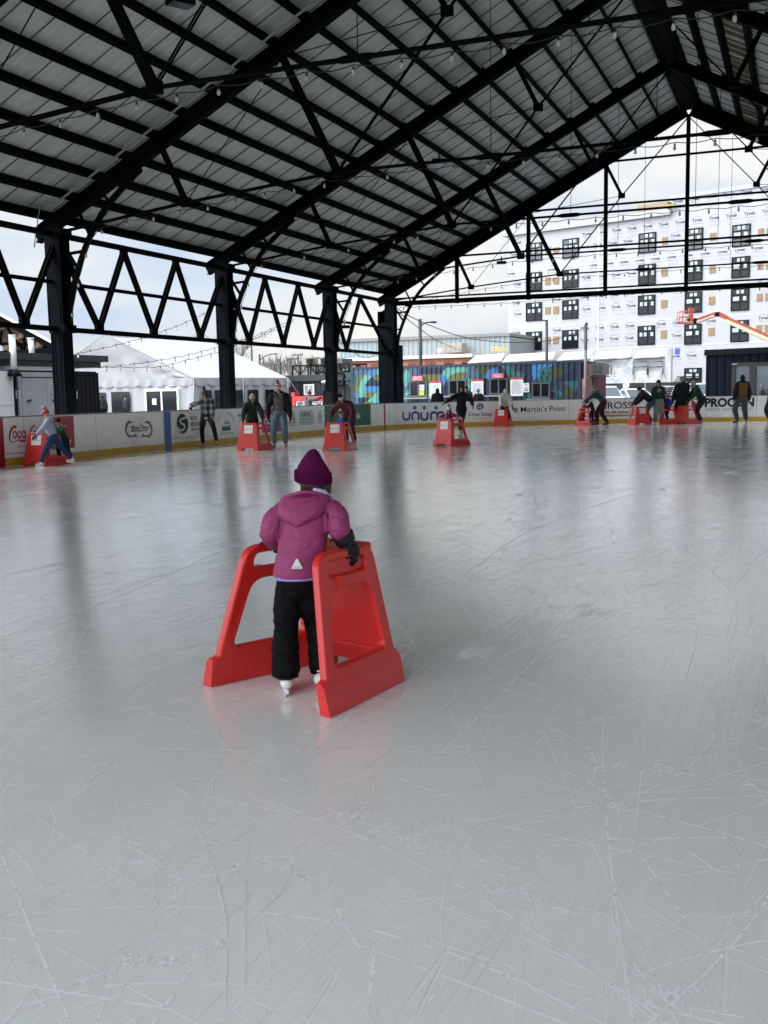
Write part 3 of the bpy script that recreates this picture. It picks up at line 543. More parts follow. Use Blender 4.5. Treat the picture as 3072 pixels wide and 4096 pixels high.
def A6(m, mi):
    s_ = "LUKE'S LOBSTER"; cx, cy = 907, 1692
    for i, ch in enumerate(s_):
        if ch == ' ': continue
        a = math.radians(168-(156)*i/(len(s_)-1)); R1, R2 = 29.5, 40
        V, F, (x0, x1, y0, y1) = text_verts(ch, 0.01)
        wq = (x1-x0)/0.72*8; 
        def MM(x, y):
            r = (y-y0)/(0.75)*10.0; t = (x-(x0+x1)/2)/0.7*9.0
            X = cx+math.cos(a)*(31+r)*0.93+math.sin(a)*t; Y = cy-(math.sin(a)*(36+r)*1.0-math.cos(a)*t); return B(*pm(X, Y), 0.006)
        m.add([MM(x, y) for x, y, z in V], F, mi('grey'))
    put_poly(m, [pm(*p) for p in [(889, 1712), (925, 1709), (923, 1721), (890, 1724)]], BM(0.005), mi('dgreen'))
    put_poly(m, [pm(*p) for p in [(890, 1705), (905, 1706), (926, 1701), (925, 1707), (905, 1711), (890, 1711)]], BM(0.005), mi('slate'))
    put_stroke(m, [pm(*p) for p in [(900, 1706), (898, 1697), (922, 1693), (922, 1702)]], 0.012, BM(0.006), mi('grey'))
    for x in (903, 908, 913, 918): put_stroke(m, [pm(x, 1696), pm(x, 1687)], 0.03, BM(0.006), mi('dgreen'))
    for a, b_ in (((900, 1696), (900, 1664)), ((915, 1694), (915, 1664)), ((909, 1686), (909, 1676)), ((898, 1686), (921, 1684))): put_stroke(m, [pm(*a), pm(*b_)], 0.01, BM(0.006), mi('grey'))
    text_px(m, mi, 'grey', '60 PORTLAND PIER', 882, 936, 1729, 1739)
    put_text(m, 'Wow', BM(0.006), S_(953), S_(975), Z_(962, 1668), Z_(962, 1656), mi('black'), bold=0.03); put_stroke(m, [pm(966, 1675), pm(958, 1686), pm(962, 1693)], 0.015, BM(0.006), mi('black'))
ad('advert', 'lobster boat drawing under arched lettering', A6)
def A7(m, mi):
    rect_px(m, mi, 'magenta', 1049, 1149, 0.26, 1.04); text_px(m, mi, 'white', 'EL', 1066, 1090, 1643, 1666, bold=0.02); text_px(m, mi, 'white', 'FORES', 1052, 1100, 1672, 1698, bold=0.02); text_px(m, mi, 'white', 'OLD PORT', 1053, 1108, 1706, 1713)
    text_px(m, mi, 'lgrey', 'Portland, Maine', 1062, 1098, 1719, 1722)
ad('advert', 'magenta advert panel with white lettering', A7)
def A8(m, mi):
    put_stroke(m, [pm(*p) for p in arc(1171, 1670, 10, -24, -70, 90, 14)], 0.04, BM(0.005), mi('black')); put_poly(m, [pm(*p) for p in arc(1170, 1670, 7, -17, -85, 90, 12)], BM(0.004), mi('orange'))
    put_stroke(m, [pm(*p) for p in [(1160, 1681), (1168, 1673), (1172, 1680), (1176, 1670), (1181, 1681)]], 0.035, BM(0.008), mi('black'))
    text_px(m, mi, 'black', 'OTTER CREEK', 1150, 1187, 1688, 1695, bold=0.02); text_px(m, mi, 'black', '& Timber', 1158, 1183, 1698, 1704, bold=0.02)
    put_poly(m, [pm(x, y) for x, y in [(1198, 1645), (1203, 1641), (1250, 1640), (1255, 1645), (1256, 1693), (1250, 1699), (1203, 1700), (1198, 1695)]], BM(0.003), mi('pale'))
    text_px(m, mi, 'black', '100%', 1206, 1244, 1649, 1667, bold=0.02); text_px(m, mi, 'slate', 'Employee-Owned', 1199, 1252, 1673, 1680, bold=0.01); text_px(m, mi, 'rust', 'Beer Company', 1201, 1252, 1685, 1693, bold=0.01)
    for x in (1189, 1262): put_stroke(m, [pm(x, 1648), pm(x, 1694)], 0.01, BM(0.004), mi('grey'))
    text_px(m, mi, 'black', 'Certified', 1269, 1291, 1641, 1647); put_stroke(m, [pm(*p) for p in arc(1281, 1665.5, 9.5, 15, 0, 360, 24)], 0.02, BM(0.005), mi('black')); text_px(m, mi, 'black', 'B', 1277, 1286, 1656, 1675, bold=0.01)
    put_stroke(m, [pm(1271, 1686), pm(1292, 1686)], 0.018, BM(0.005), mi('black')); put_stroke(m, [pm(1271, 1692), pm(1292, 1692)], 0.012, BM(0.005), mi('grey'))
ad('advert', 'mountain logo and pale blue badge', A8)
def A9(m, mi):
    rect_px(m, mi, 'green', 1300, 1484, 0.24, 1.055); text_px(m, mi, 'white', 'Bank', 1395, 1444, 1650, 1676)
ad('advert', 'green bank advert panel', A9)
ad('red_line_board', 'dark red upright stripe across the boards', lambda m, mi: rect_px(m, mi, 'dred', 1536, 1541, full=True))
def A10(m, mi):
    w_ = 9
    def U(x, up):   # one arch or cup of the wordmark
        pts = ([(x, 1648), (x, 1667)]+[(x+13+13*math.cos(math.radians(a)), 1667+12*math.sin(math.radians(a))) for a in range(165, 14, -15)]+[(x+26, 1667), (x+26, 1648)]) if not up else ([(x, 1680), (x, 1661)]+[(x+13+13*math.cos(math.radians(a)), 1661-12*math.sin(math.radians(a))) for a in range(165, 14, -15)]+[(x+26, 1661), (x+26, 1680)])
        put_stroke(m, [pm(*p) for p in pts], 0.10, BM(0.006), mi('navy'))
    U(1613, False); U(1649, True); U(1685, False); U(1724, True); U(1750, True)
    for x in (1660, 1698, 1745): put_poly(m, [pm(x+7.5*math.cos(t/10*math.pi), 1631+8.2*math.sin(t/10*math.pi)) for t in range(20)], BM(0.006), mi('slate'))
ad('advert', 'blue rounded wordmark with three dots', A10)
def A11(m, mi):
    put_poly(m, [pm(x, y) for x, y in arc(1920.5, 1626, 14, 14.5, 0, 359, 24)], BM(0.004), mi('navy'))
    put_stroke(m, [pm(x, y) for x, y in arc(1918, 1624, 5, 8, 60, 330, 12)], 0.025, BM(0.007), mi('white')); put_stroke(m, [pm(x, y) for x, y in arc(1923, 1632, 4, 4, 0, 360, 12)], 0.022, BM(0.007), mi('white')); put_stroke(m, [pm(1922, 1617), pm(1927, 1625), pm(1921, 1627)], 0.02, BM(0.007), mi('white'))
    text_px(m, mi, 'black', 'One Stop', 1875, 1968, 1649, 1668, bold=0.008); text_px(m, mi, 'grey', 'EVENT RENTALS', 1890, 1956, 1671, 1676)
ad('advert', 'blue round logo over black lettering', A11)
def A12(m, mi):
    for k in range(8):
        a = k*math.pi/4; put_stroke(m, [pm(2062+5*math.cos(a+t), 1640+5*math.sin(a+t)+5*math.sin(a)) if False else pm(2062+(6+3.2*math.cos(t))*math.cos(a)-3.2*math.sin(t)*math.sin(a), 1640+(6+3.2*math.cos(t))*math.sin(a)+3.2*math.sin(t)*math.cos(a)) for t in np.linspace(0, 2*math.pi, 10)], 0.022, BM(0.005), mi('slate'))
    text_px(m, mi, 'black', "Martin's", 2083, 2188, 1625, 1648, bold=0.004); text_px(m, mi, 'black', 'Point', 2198, 2262, 1623, 1645, bold=0.004)
ad('advert', 'rosette beside long black lettering', A12)
def A13(m, mi):
    text_px(m, mi, 'black', 'CROSS', 2398, 2528, 1608, 1635, bold=0.012); text_px(m, mi, 'black', 'INSURANCE', 2392, 2540, 1643, 1655, bold=0.02)
    rect_px(m, mi, 'orange', 2311, 2556, 0.30, 0.375, 0.005); text_px(m, mi, 'black', 'www.CrossAgency.com', 2396, 2482, 1661, 1668, off=0.009, shear=0.3)
ad('advert', 'black insurance lettering over an orange strip', A13)
ad('rink_gate', 'dark gate gap in the boards', lambda m, mi: rect_px(m, mi, 'black', 2700, 2751, 0.0, 1.09, full=True))
def A14(m, mi):
    put_poly(m, [pm(*p) for p in [(2765, 1597), (2765, 1631), (2792, 1628), (2792, 1620)]], BM(0.005), mi('red')); put_poly(m, [pm(*p) for p in [(2768, 1594), (2786, 1594), (2792, 1604)]], BM(0.005), mi('slate'))
    text_px(m, mi, 'black', 'PROCON', 2818, 3015, 1591, 1628, bold=0.045); text_px(m, mi, 'grey', 'CONNECT · CREATE · CONSTRUCT', 2820, 3012, 1632, 1643)
ad('advert', 'red square logo with heavy black lettering', A14)
# ================================================================== buildings and things beyond the boards
M_ = mat
class Face:
    """vertical plane through two ground points; u along it, z up; front side is to the right of a->b reversed (towards the camera)"""
    def __init__(s, a, b):
        s.a = np.array([a[0], a[1], 0.0]); s.b = np.array([b[0], b[1], 0.0]); s.L = np.linalg.norm(s.b-s.a); s.u = (s.b-s.a)/s.L
        n = np.array([s.u[1], -s.u[0], 0]); s.n = n if n@(CAM*[1, 1, 0]-s.a) > 0 else -n
    def P(s, u, z, off=0.0): return s.a+s.u*u+np.array([0, 0, z])+s.n*off
    def uz(s, px, py):
        v = ray(px, py); t = ((s.a-CAM)@s.n)/(v@s.n); q = CAM+v*t; return (q-s.a)@s.u, q[2]
    def rect(s, x0, y0, x1, y1):
        xc, yc = (x0+x1)/2, (y0+y1)/2; return s.uz(x0, yc)[0], s.uz(x1, yc)[0], s.uz(xc, y1)[1], s.uz(xc, y0)[1]
    def box(s, m, u0, u1, z0, z1, o0, o1, mi=0): m.box(s.P((u0+u1)/2, (z0+z1)/2, (o0+o1)/2), (abs(u1-u0), abs(o1-o0), z1-z0), mi=mi, ax=(s.u, s.n, np.array([0, 0, 1.0])))
    def map(s, off): return lambda u, z, k=0.0: s.P(u, z, off+k)
Zv = np.array([0, 0, 1.0])
glass = M_('dark_glass', (0.008, 0.011, 0.015), 0.06, var=0.1, spec=0.22, rv=0.02)
glass2 = M_('pale_glass', (0.07, 0.085, 0.095), 0.08, var=0.25, vs=0.5, spec=0.4, rv=0.03)
frame_blk = M_('frame_black', (0.007, 0.008, 0.010), 0.5, spec=0.15)
white_p = M_('white_paint', (0.74, 0.75, 0.75), 0.5, var=0.05, vs=1.5)
def corrugated(m, fc, u0, u1, z0, z1, pitch=0.28, dep=0.045, mi=0, off=0.0, colour=None, cell=0.06):
    prof = [(0, 0), (0.25, 0), (0.38, 1), (0.62, 1), (0.75, 0)]; us = []
    k = 0
    while u0+k*pitch < u1:
        for a, d in prof:
            u = u0+(k+a)*pitch
            if u <= u1: us.append((u, -d*dep))
        k += 1
    us.append((u1, 0)); nz = 1 if colour is None else int((z1-z0)/cell)
    for (ua, da), (ub, db) in zip(us[:-1], us[1:]):
        for j in range(nz):
            za = z0+(z1-z0)*j/nz; zb = z0+(z1-z0)*(j+1)/nz
            c = mi if colour is None else colour((ua+ub)/2, (za+zb)/2)
            m.add([fc.P(ua, za, off+da), fc.P(ub, za, off+db), fc.P(ub, zb, off+db), fc.P(ua, zb, off+da)], [(0, 1, 2, 3)], c)
# ---- the painted ticket container
f = Face(W(1405, 1570, 57.5), W(2322, 1550, 51.9)); H = 2.9
mural = thing('ticket_container', 'long container with blue, olive and mint mural and skate ticket windows', 'container', (0, 0, 0))
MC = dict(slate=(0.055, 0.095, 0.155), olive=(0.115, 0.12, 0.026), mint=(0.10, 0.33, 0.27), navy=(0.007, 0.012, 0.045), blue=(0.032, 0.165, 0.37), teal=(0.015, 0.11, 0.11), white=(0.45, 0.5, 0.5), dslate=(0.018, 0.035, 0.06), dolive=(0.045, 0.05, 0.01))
mk = list(MC)
def inpoly(x, y, P):
    c = False; j = len(P)-1
    for i in range(len(P)):
        if (P[i][1] > y) != (P[j][1] > y) and x < (P[j][0]-P[i][0])*(y-P[i][1])/(P[j][1]-P[i][1])+P[i][0]: c = not c
        j = i
    return c
def el(cx, cy, rx, ry, a0=0, a1=360): return [(cx+rx*math.cos(math.radians(a)), cy+ry*math.sin(math.radians(a))) for a in np.linspace(a0, a1, 24)]
def z2(P): return [(1400+x/3.318, 1440+y/3.318) for x, y in P]
def z3(P): return [(1900+x/3.0164, 1420+y/3.0164) for x, y in P]
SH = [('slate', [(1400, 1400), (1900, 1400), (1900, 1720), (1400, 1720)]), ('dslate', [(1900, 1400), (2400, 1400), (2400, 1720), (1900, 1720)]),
 ('olive', z2([(5, 430), (20, 360), (60, 280), (120, 215), (200, 190), (300, 215), (400, 160), (400, 480), (330, 520), (5, 440)])),
 ('mint', z2([(10, 350), (30, 270), (75, 250), (75, 300), (40, 340)])),
 ('blue', z2([(205, 190), (225, 150), (260, 128), (330, 120), (355, 180), (300, 225)])), ('mint', z2([(335, 118), (400, 115), (400, 190), (355, 190)])),
 ('mint', z2([(103, 500), (105, 400), (130, 300), (180, 215), (230, 190), (290, 222), (230, 290), (195, 380), (183, 490)])),
 ('olive', z2([(290, 222), (330, 205), (400, 185), (400, 285), (350, 275)])), ('navy', z2([(200, 345), (225, 280), (290, 225), (350, 275), (400, 285), (400, 345)])),
 ('blue', z2([(195, 345), (400, 345), (400, 430), (185, 430)])), ('olive', z2([(185, 430), (365, 430), (280, 492), (183, 492)])),
 ('blue', z2([(5, 440), (100, 440), (100, 495), (5, 495)])), ('navy', z2([(103, 495), (290, 492), (170, 592), (125, 592)])), ('mint', z2([(170, 592), (365, 425), (365, 592)])), ('blue', z2([(365, 525), (400, 525), (400, 592), (365, 592)])),
 ('navy', z2([(5, 180), (55, 180), (70, 235), (60, 300), (10, 360)])), ('olive', z2(el(240, 585, 75, 30))),
 ('olive', z2([(595, 135), (740, 125), (715, 170), (670, 215), (600, 150)])), ('navy', z2([(598, 140), (640, 170), (690, 240), (718, 330), (718, 370), (640, 415), (600, 400)])),
 ('mint', z2(el(622, 240, 28, 38))), ('mint', z2(el(622, 295, 28, 38))), ('mint', z2([(672, 215), (715, 170), (760, 128), (795, 175), (800, 230), (770, 320), (725, 370), (710, 300)])),
 ('olive', z2([(640, 420), (725, 420), (725, 480), (690, 570), (628, 570)])), ('blue', z2([(600, 415), (635, 415), (630, 520), (612, 560), (600, 560)])), ('blue', z2([(695, 465), (740, 465), (740, 515), (695, 515)])),
 ('mint', z2(el(770, 470, 32, 60))), ('teal', z2([(725, 520), (800, 520), (800, 570), (725, 570)])),
 ('navy', z2([(920, 110), (1280, 95), (1215, 180), (920, 190)])), ('olive', z2([(940, 190), (1215, 185), (1170, 290), (1070, 300), (1020, 285), (940, 215)])), ('mint', z2([(1020, 290), (1080, 310), (1080, 560), (1020, 560)])),
 ('blue', z2([(1215, 185), (1295, 255), (1220, 370), (1170, 290)])), ('mint', z2([(1215, 180), (1280, 95), (1560, 85), (1560, 160), (1400, 170), (1295, 252)])), ('olive', z2([(1295, 255), (1330, 200), (1420, 162), (1560, 165), (1560, 240), (1310, 260)])),
 ('navy', z2([(1220, 375), (1300, 258), (1320, 520), (1220, 540)])), ('slate', z2([(1560, 85), (1700, 80), (1700, 260), (1560, 200)])), ('mint', z2(el(1590, 340, 45, 90))), ('blue', z2([(1520, 230), (1560, 225), (1560, 260), (1520, 260)])),
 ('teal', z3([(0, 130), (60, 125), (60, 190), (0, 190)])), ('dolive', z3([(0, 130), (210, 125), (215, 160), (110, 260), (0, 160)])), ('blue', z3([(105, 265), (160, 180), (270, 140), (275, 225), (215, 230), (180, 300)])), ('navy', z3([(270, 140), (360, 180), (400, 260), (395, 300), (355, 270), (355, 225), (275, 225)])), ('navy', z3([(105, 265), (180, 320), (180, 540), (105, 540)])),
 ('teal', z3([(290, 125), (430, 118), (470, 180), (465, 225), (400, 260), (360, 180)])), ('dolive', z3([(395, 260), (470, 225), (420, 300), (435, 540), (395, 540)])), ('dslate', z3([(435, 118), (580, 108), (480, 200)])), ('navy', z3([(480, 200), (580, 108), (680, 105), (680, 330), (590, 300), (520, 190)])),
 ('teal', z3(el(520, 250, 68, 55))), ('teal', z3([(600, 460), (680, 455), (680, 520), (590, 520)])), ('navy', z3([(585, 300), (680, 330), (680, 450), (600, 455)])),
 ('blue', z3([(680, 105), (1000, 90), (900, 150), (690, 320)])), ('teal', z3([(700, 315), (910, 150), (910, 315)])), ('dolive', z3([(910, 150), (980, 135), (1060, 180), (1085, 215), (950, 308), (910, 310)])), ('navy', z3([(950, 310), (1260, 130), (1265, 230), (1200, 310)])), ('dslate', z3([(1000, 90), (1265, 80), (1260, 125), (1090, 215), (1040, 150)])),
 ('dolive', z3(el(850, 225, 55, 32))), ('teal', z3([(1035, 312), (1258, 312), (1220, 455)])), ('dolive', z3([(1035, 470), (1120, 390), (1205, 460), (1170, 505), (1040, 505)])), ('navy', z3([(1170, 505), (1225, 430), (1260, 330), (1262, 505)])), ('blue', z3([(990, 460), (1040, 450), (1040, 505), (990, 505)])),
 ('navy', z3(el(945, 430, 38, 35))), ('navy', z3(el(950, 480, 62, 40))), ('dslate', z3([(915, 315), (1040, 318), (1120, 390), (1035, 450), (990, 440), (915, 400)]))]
BBX = [(min(p[0] for p in P), max(p[0] for p in P), min(p[1] for p in P), max(p[1] for p in P)) for k, P in SH]
# the mural is painted on the real wall; it only borrows its layout from the pixels of the photograph
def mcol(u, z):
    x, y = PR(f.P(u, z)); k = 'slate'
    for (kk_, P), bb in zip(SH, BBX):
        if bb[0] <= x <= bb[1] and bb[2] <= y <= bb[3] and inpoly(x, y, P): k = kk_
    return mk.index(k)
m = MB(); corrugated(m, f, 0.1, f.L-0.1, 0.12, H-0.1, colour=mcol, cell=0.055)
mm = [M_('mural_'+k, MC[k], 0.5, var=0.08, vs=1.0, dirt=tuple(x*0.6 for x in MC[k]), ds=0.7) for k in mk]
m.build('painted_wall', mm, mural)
m = MB()
for u in (0.05, f.L-0.05): f.box(m, u-0.08, u+0.08, 0, H, -0.12, 0.02)
f.box(m, 0, f.L, H-0.1, H, -0.12, 0.02); f.box(m, 0, f.L, 0.0, 0.13, -0.12, 0.02)
f.box(m, 0.0, f.L, 0.1, H-0.02, -2.4, -0.14)
for u in (0.07, f.L-0.07):
    for z in (0.07, H-0.07): f.box(m, u-0.1, u+0.1, z-0.08, z+0.08, -0.1, 0.03)
m.build('container_frame', mm[7], mural)
def ring(m, c, r, w, k, dots=True):
    M2 = f.map(0.012); u0, z0 = f.uz(*c); put_stroke(m, [(u0+r*math.cos(a), z0+r*math.sin(a)) for a in np.linspace(0, 2*math.pi, 20)], w, M2, k)
    if dots:
        for i in range(10):
            a = i*0.628; put_poly(m, [(u0+1.55*r*math.cos(a)+0.06*math.cos(b), z0+1.55*r*math.sin(a)+0.06*math.sin(b)) for b in np.linspace(0, 6.28, 8)], M2, k)
m = MB()
for c, r in (((1404, 1517), 0.22), ((1639, 1598), 0.16), ((1873, 1544), 0.2), ((2177, 1490), 0.14), ((2213, 1582), 0.22)): ring(m, c, r, 0.05, 0)
m.build('painted_rings', mm[5], mural)
def win(par, fc, x0, y0, x1, y1, fr, gl, vm=(0.5,), hm=(), proud=0.05, t=0.07, name='window', stickers=0):
    u0, u1, z0, z1 = fc.rect(x0, y0, x1, y1); m = MB(); ft = t
    fc.box(m, u0, u0+ft, z0, z1, -0.03, proud); fc.box(m, u1-ft, u1, z0, z1, -0.03, proud); fc.box(m, u0+ft, u1-ft, z1-ft, z1, -0.03, proud); fc.box(m, u0+ft, u1-ft, z0, z0+ft, -0.03, proud)
    for a in vm: c = u0+(u1-u0)*a; fc.box(m, c-ft/2, c+ft/2, z0+ft, z1-ft, -0.03, proud-0.005)
    for a in hm: c = z1-(z1-z0)*a; fc.box(m, u0+ft, u1-ft, c-ft/2, c+ft/2, -0.03, proud-0.01)
    w_ = m.build(name, fr, par); g_ = MB(); fc.box(g_, u0+ft*0.5, u1-ft*0.5, z0+ft*0.5, z1-ft*0.5, -0.02, proud-0.035); g_.build('pane', gl, w_)
    return w_, (u0, u1, z0, z1)
alu = M_('window_bronze', (0.075, 0.078, 0.075), 0.4)
for (x0, y0, x1, y1) in ((1640, 1523, 1710, 1588), (1796, 1518, 1867, 1580), (1960, 1513, 2032, 1578), (2128, 1529, 2202, 1592)):
    w_, (u0, u1, z0, z1) = win(mural, f, x0, y0, x1, y1, alu, glass, name='service_window', proud=0.07, t=0.08)
    s_ = MB(); f.box(s_, u0-0.15, u1+0.15, z0-0.1, z0-0.03, 0.03, 0.45); s_.build('counter', M_('counter_grey', (0.3, 0.3, 0.3), 0.4, metal=0.4), w_)
m = MB(); mt = [M_('sign_paper', (0.66, 0.67, 0.7), 0.6), M_('sign_red', (0.5, 0.035, 0.06), 0.5), M_('print_grey', (0.3, 0.31, 0.34), 0.7), M_('note_yellow', (0.42, 0.5, 0.05), 0.7)]
def panel(fc, x0, y0, x1, y1, name, par, fill=0, head=None, lines=0, texts=(), off=0.08, label=None, mi_t=0):
    u0, u1, z0, z1 = fc.rect(x0, y0, x1, y1); m = MB(); fc.box(m, u0, u1, z0, z1, off-0.03, off, mi=fill)
    if head: h = (z1-z0)*head; fc.box(m, u0, u1, z1-h, z1+0.005, off-0.03, off+0.006, mi=1)
    for k in range(lines): z = z1-(z1-z0)*(0.22+0.7*k/lines); put_rect(m, fc.map(off+0.004), u0+(u1-u0)*0.1, u1-(u1-u0)*(0.1+0.15*(k % 3 == 1)), z-0.012, z+0.012, 2)
    for (t_, a, b, c, d, k) in texts: put_text(m, t_, fc.map(off+0.01), u0+(u1-u0)*a, u0+(u1-u0)*b, z0+(z1-z0)*c, z0+(z1-z0)*d, k, bold=0.02)
    o = m.build(name, mt+[frame_blk], par)
    if label: o['label'] = label
panel(f, 1651, 1504, 1697, 1523, 'sign', mural, fill=1, texts=(('SKATE', .15, .85, .55, .9, 0), ('RENTALS', .12, .88, .1, .45, 0)), off=0.14, label='red sign reading SKATE RENTALS')
panel(f, 1971, 1494, 2020, 1512, 'sign', mural, fill=1, texts=(('SKATE', .15, .85, .55, .9, 0), ('TICKETS', .12, .88, .1, .45, 0)), off=0.14, label='red sign reading SKATE TICKETS')
for q in ((1722, 1525, 1767, 1597), (1887, 1518, 1936, 1588), (2044, 1511, 2095, 1584)): panel(f, *q, 'notice_board', mural, head=0.1, lines=11)
panel(f, 2095, 1532, 2119, 1569, 'notice_board', mural, texts=(('OPEN', .15, .85, .4, .55, 2), ('HERE', .15, .85, .15, .3, 4), ('o', .35, .65, .75, .92, 4)))
panel(f, 1681, 1539, 1700, 1562, 'notice', mural, lines=4, off=0.10); panel(f, 1680, 1564, 1700, 1581, 'notice', mural, fill=3, off=0.10)
# striped red end with an air conditioner
e = Face(f.b[:2], f.b[:2]-f.n[:2]*2.4)
red_end = thing('changing_hut', 'red slatted hut at the right end of the painted container, under a white awning pole', 'hut')
u0 = f.L+0.06; m = MB(); f.box(m, u0, u0+0.52, 0.05, 2.78, -2.2, -0.1); m.build('wall', M_('hut_red', (0.11, 0.008, 0.02), 0.6), red_end)
m = MB()
for k in range(9): f.box(m, u0+0.06+k*0.05, u0+0.08+k*0.05, 0.1, 2.7, -0.1, -0.06)
m.build('slats', M_('hut_slat', (0.28, 0.16, 0.17), 0.6), red_end)
m = MB(); f.box(m, u0+0.0, u0+0.17, 0.5, 2.0, -0.06, -0.03); put_text(m, 'CLOSED', lambda u, v, k=0: f.P(u0+0.15-v, 0.7+u, -0.025), 0, 1.0, 0.02, 0.16, 1); m.build('sign', [M_('sign_faded', (0.5, 0.3, 0.3), 0.6), mt[1]], red_end)
ac = thing('air_conditioner', 'grey slatted air conditioning unit hung on the side of the red hut', 'air conditioner')
m = MB(); f.box(m, u0+0.45, u0+1.08, 2.18, 2.72, -0.9, 0.0); m.build('casing', M_('ac_grey', (0.2, 0.21, 0.21), 0.5, metal=0.3), ac)
m = MB()
for k in range(9): f.box(m, u0+0.49+k*0.065, u0+0.505+k*0.065, 2.22, 2.68, 0.0, 0.02)
m.build('grille', frame_blk, ac)
m = MB(); f.box(m, u0+0.42, u0+1.12, 2.08, 2.14, -0.9, 0.05); m.build('bracket', M_('bracket', (0.05, 0.02, 0.02), 0.5), ac)

# ---- the wrapped building under construction
F = Face(W(2034, 1300, 111), W(3100, 1300, 98.2)); 
bld = thing('apartment_building', 'five storey apartment building under construction in white printed house wrap', 'building')
wrap = M_('house_wrap', (0.38, 0.385, 0.395), 0.55, var=0.035, vs=0.35, bump=0.3, bs=6, dirt=(0.31, 0.32, 0.34), ds=1.6)
zl_, zr_ = F.uz(2200, 905)[1], F.uz(2900, 757)[1]; us, _ = F.uz(2687, 850); UE = F.L+14
m = MB(); F.box(m, -0.05, us, -0.1, zl_, -16, 0.0); F.box(m, us+0.002, UE, -0.1, zr_, -16, 0.003); m.build('wall', wrap, bld)
m = MB(); F.box(m, -0.6, us-0.01, zl_-0.45, zl_+0.1, -16.3, 0.35); F.box(m, us-0.1, UE, zr_-0.25, zr_+0.12, -16.2, 0.12); m.build('parapet', wrap, bld)
m = MB(); F.box(m, us-3.3, us-0.3, zl_+0.1, zl_+0.75, -3, 0.3, 0); m.build('timber_stack', M_('raw_timber', (0.34, 0.24, 0.15), 0.8, var=0.2, vs=8), bld)
m = MB(); F.box(m, us-0.25, us+0.5, zl_+0.08, zl_+0.45, 0.4, 0.5, 0); m.build('yellow_sheet', M_('sheet_yellow', (0.3, 0.25, 0.05), 0.5), bld)
C5 = lambda x, y: (1900+x*0.7065, 700+y*0.7065)
cols = [((290, 380), [(385, 488), (552, 655), (722, 827), (887, 992)], 0.6), ((496, 587), [(360, 470), (535, 640), (706, 815), (877, 983)], 0.62), ((925, 1023), [(327, 441), (505, 620), (680, 790), (853, 962)], 0.58), ((1190, 1288), [(302, 425), (482, 600), (660, 780), (843, 960)], 0.5), ((1452, 1556), [(280, 405), (462, 582), (643, 768), (822, 945)], 0.5), ((1182, 1280), [(1092, 1190)], 0.5)]
rects = []
stk = MB()
for (xa, xb), rows, vm in cols:
    for i, (ya, yb) in enumerate(rows):
        lean = (xa-300)*0.0; x0, y0 = C5(xa-(i-1.5)*(xa-250)*0.0028*1.0, ya); x1, y1 = C5(xb-(i-1.5)*(xb-250)*0.0028, yb)
        w_, r_ = win(bld, F, x0, y0, x1, y1, frame_blk, glass2 if ya < 400 else glass, vm=(vm,), hm=(0.3,) if vm > 0.55 else (0.3, 0.62), proud=0.1, t=0.11)
        rects.append(r_)
        for (a, b_) in ((vm-0.12, 0.1), (vm+0.12, 0.1), (0.2, 0.42), (vm-0.13, 0.42), (vm+0.25, 0.42)):
            a = min(a, .86); u = r_[0]+(r_[1]-r_[0])*a; z = r_[3]-(r_[3]-r_[2])*(b_+0.02); sq = MB(); F.box(sq, u-0.14, u+0.14, z-0.2, z+0.16, 0.066, 0.075); sq.build('sticker', M_('sticker', (0.38, 0.44, 0.42), 0.5), w_)
osb = M_('osb_board', (0.25, 0.165, 0.085), 0.8, var=0.25, vs=12)
for xs, rows in (((398, 429), [(410, 445), (580, 622), (748, 788), (917, 957)]), ((444, 476), [(410, 440), (580, 618), (745, 787), (914, 955)]), ((1056, 1090), [(352, 395), (530, 572), (708, 752), (880, 925)]), ((1326, 1361), [(328, 370), (508, 555), (688, 735), (865, 910)]), ((1598, 1631), [(303, 340), (490, 535), (672, 715), (850, 895)]), ((1646, 1680), [(300, 338), (486, 532), (668, 712), (848, 893)])):
    for i, (ya, yb) in enumerate(rows):
        k = -(i-1.5)*(xs[0]-250)*0.0028; u0, u1, z0, z1 = F.rect(*C5(xs[0]+k, ya), *C5(xs[1]+k, yb)); m = MB(); F.box(m, u0, u1, z0, z1, 0.0, 0.05); m.build('vent_panel', osb, bld); rects.append((u0, u1, z0, z1))
m = MB()
for z in [F.uz(2300, y)[1] for y in (1063+0, 1183, 1300, 1400)]: F.box(m, -0.02, UE, z-0.03, z+0.03, 0.0, 0.02)
u, _ = F.uz(2393, 1200); F.box(m, u-0.1, u+0.1, 0, zl_, 0.0, 0.03); m.build('wrap_tape', M_('tape_grey', (0.62, 0.64, 0.66), 0.5), bld)
V, FF, (a, b, c, d) = text_verts('Tyvek', 0.03)
pr = MB(); rnd = random.Random(5); z = 4.2; row = 0
while z < zr_-0.5:
    top = zl_-0.6
    u = -0.2+rnd.random()*0.9
    while u < UE:
        w_ = 1.02; ok = z+0.4 < (zr_ if u > us else top) and not any(u-0.1 < r_[1] and u+w_+0.1 > r_[0] and z-0.15 < r_[3] and z+0.45 > r_[2] for r_ in rects)
        if ok: 
            pr.add([F.P(u+(x-a)/(b-a)*w_, z+(y-c)/(d-c)*0.36, 0.012) for x, y, q in V], FF, 0)
            put_rect(pr, F.map(0.012), u+0.05, u+1.15, z-0.13, z-0.09, 1); put_rect(pr, F.map(0.012), u+0.25, u+0.8, z+0.5, z+0.54, 1); put_rect(pr, F.map(0.012), u+0.2, u+1.1, z-0.42, z-0.4, 2); put_rect(pr, F.map(0.012), u+0.2, u+1.0, z-0.55, z-0.53, 2)
        u += 1.62
    row += 1; z += (1.15, 1.9)[row % 2]
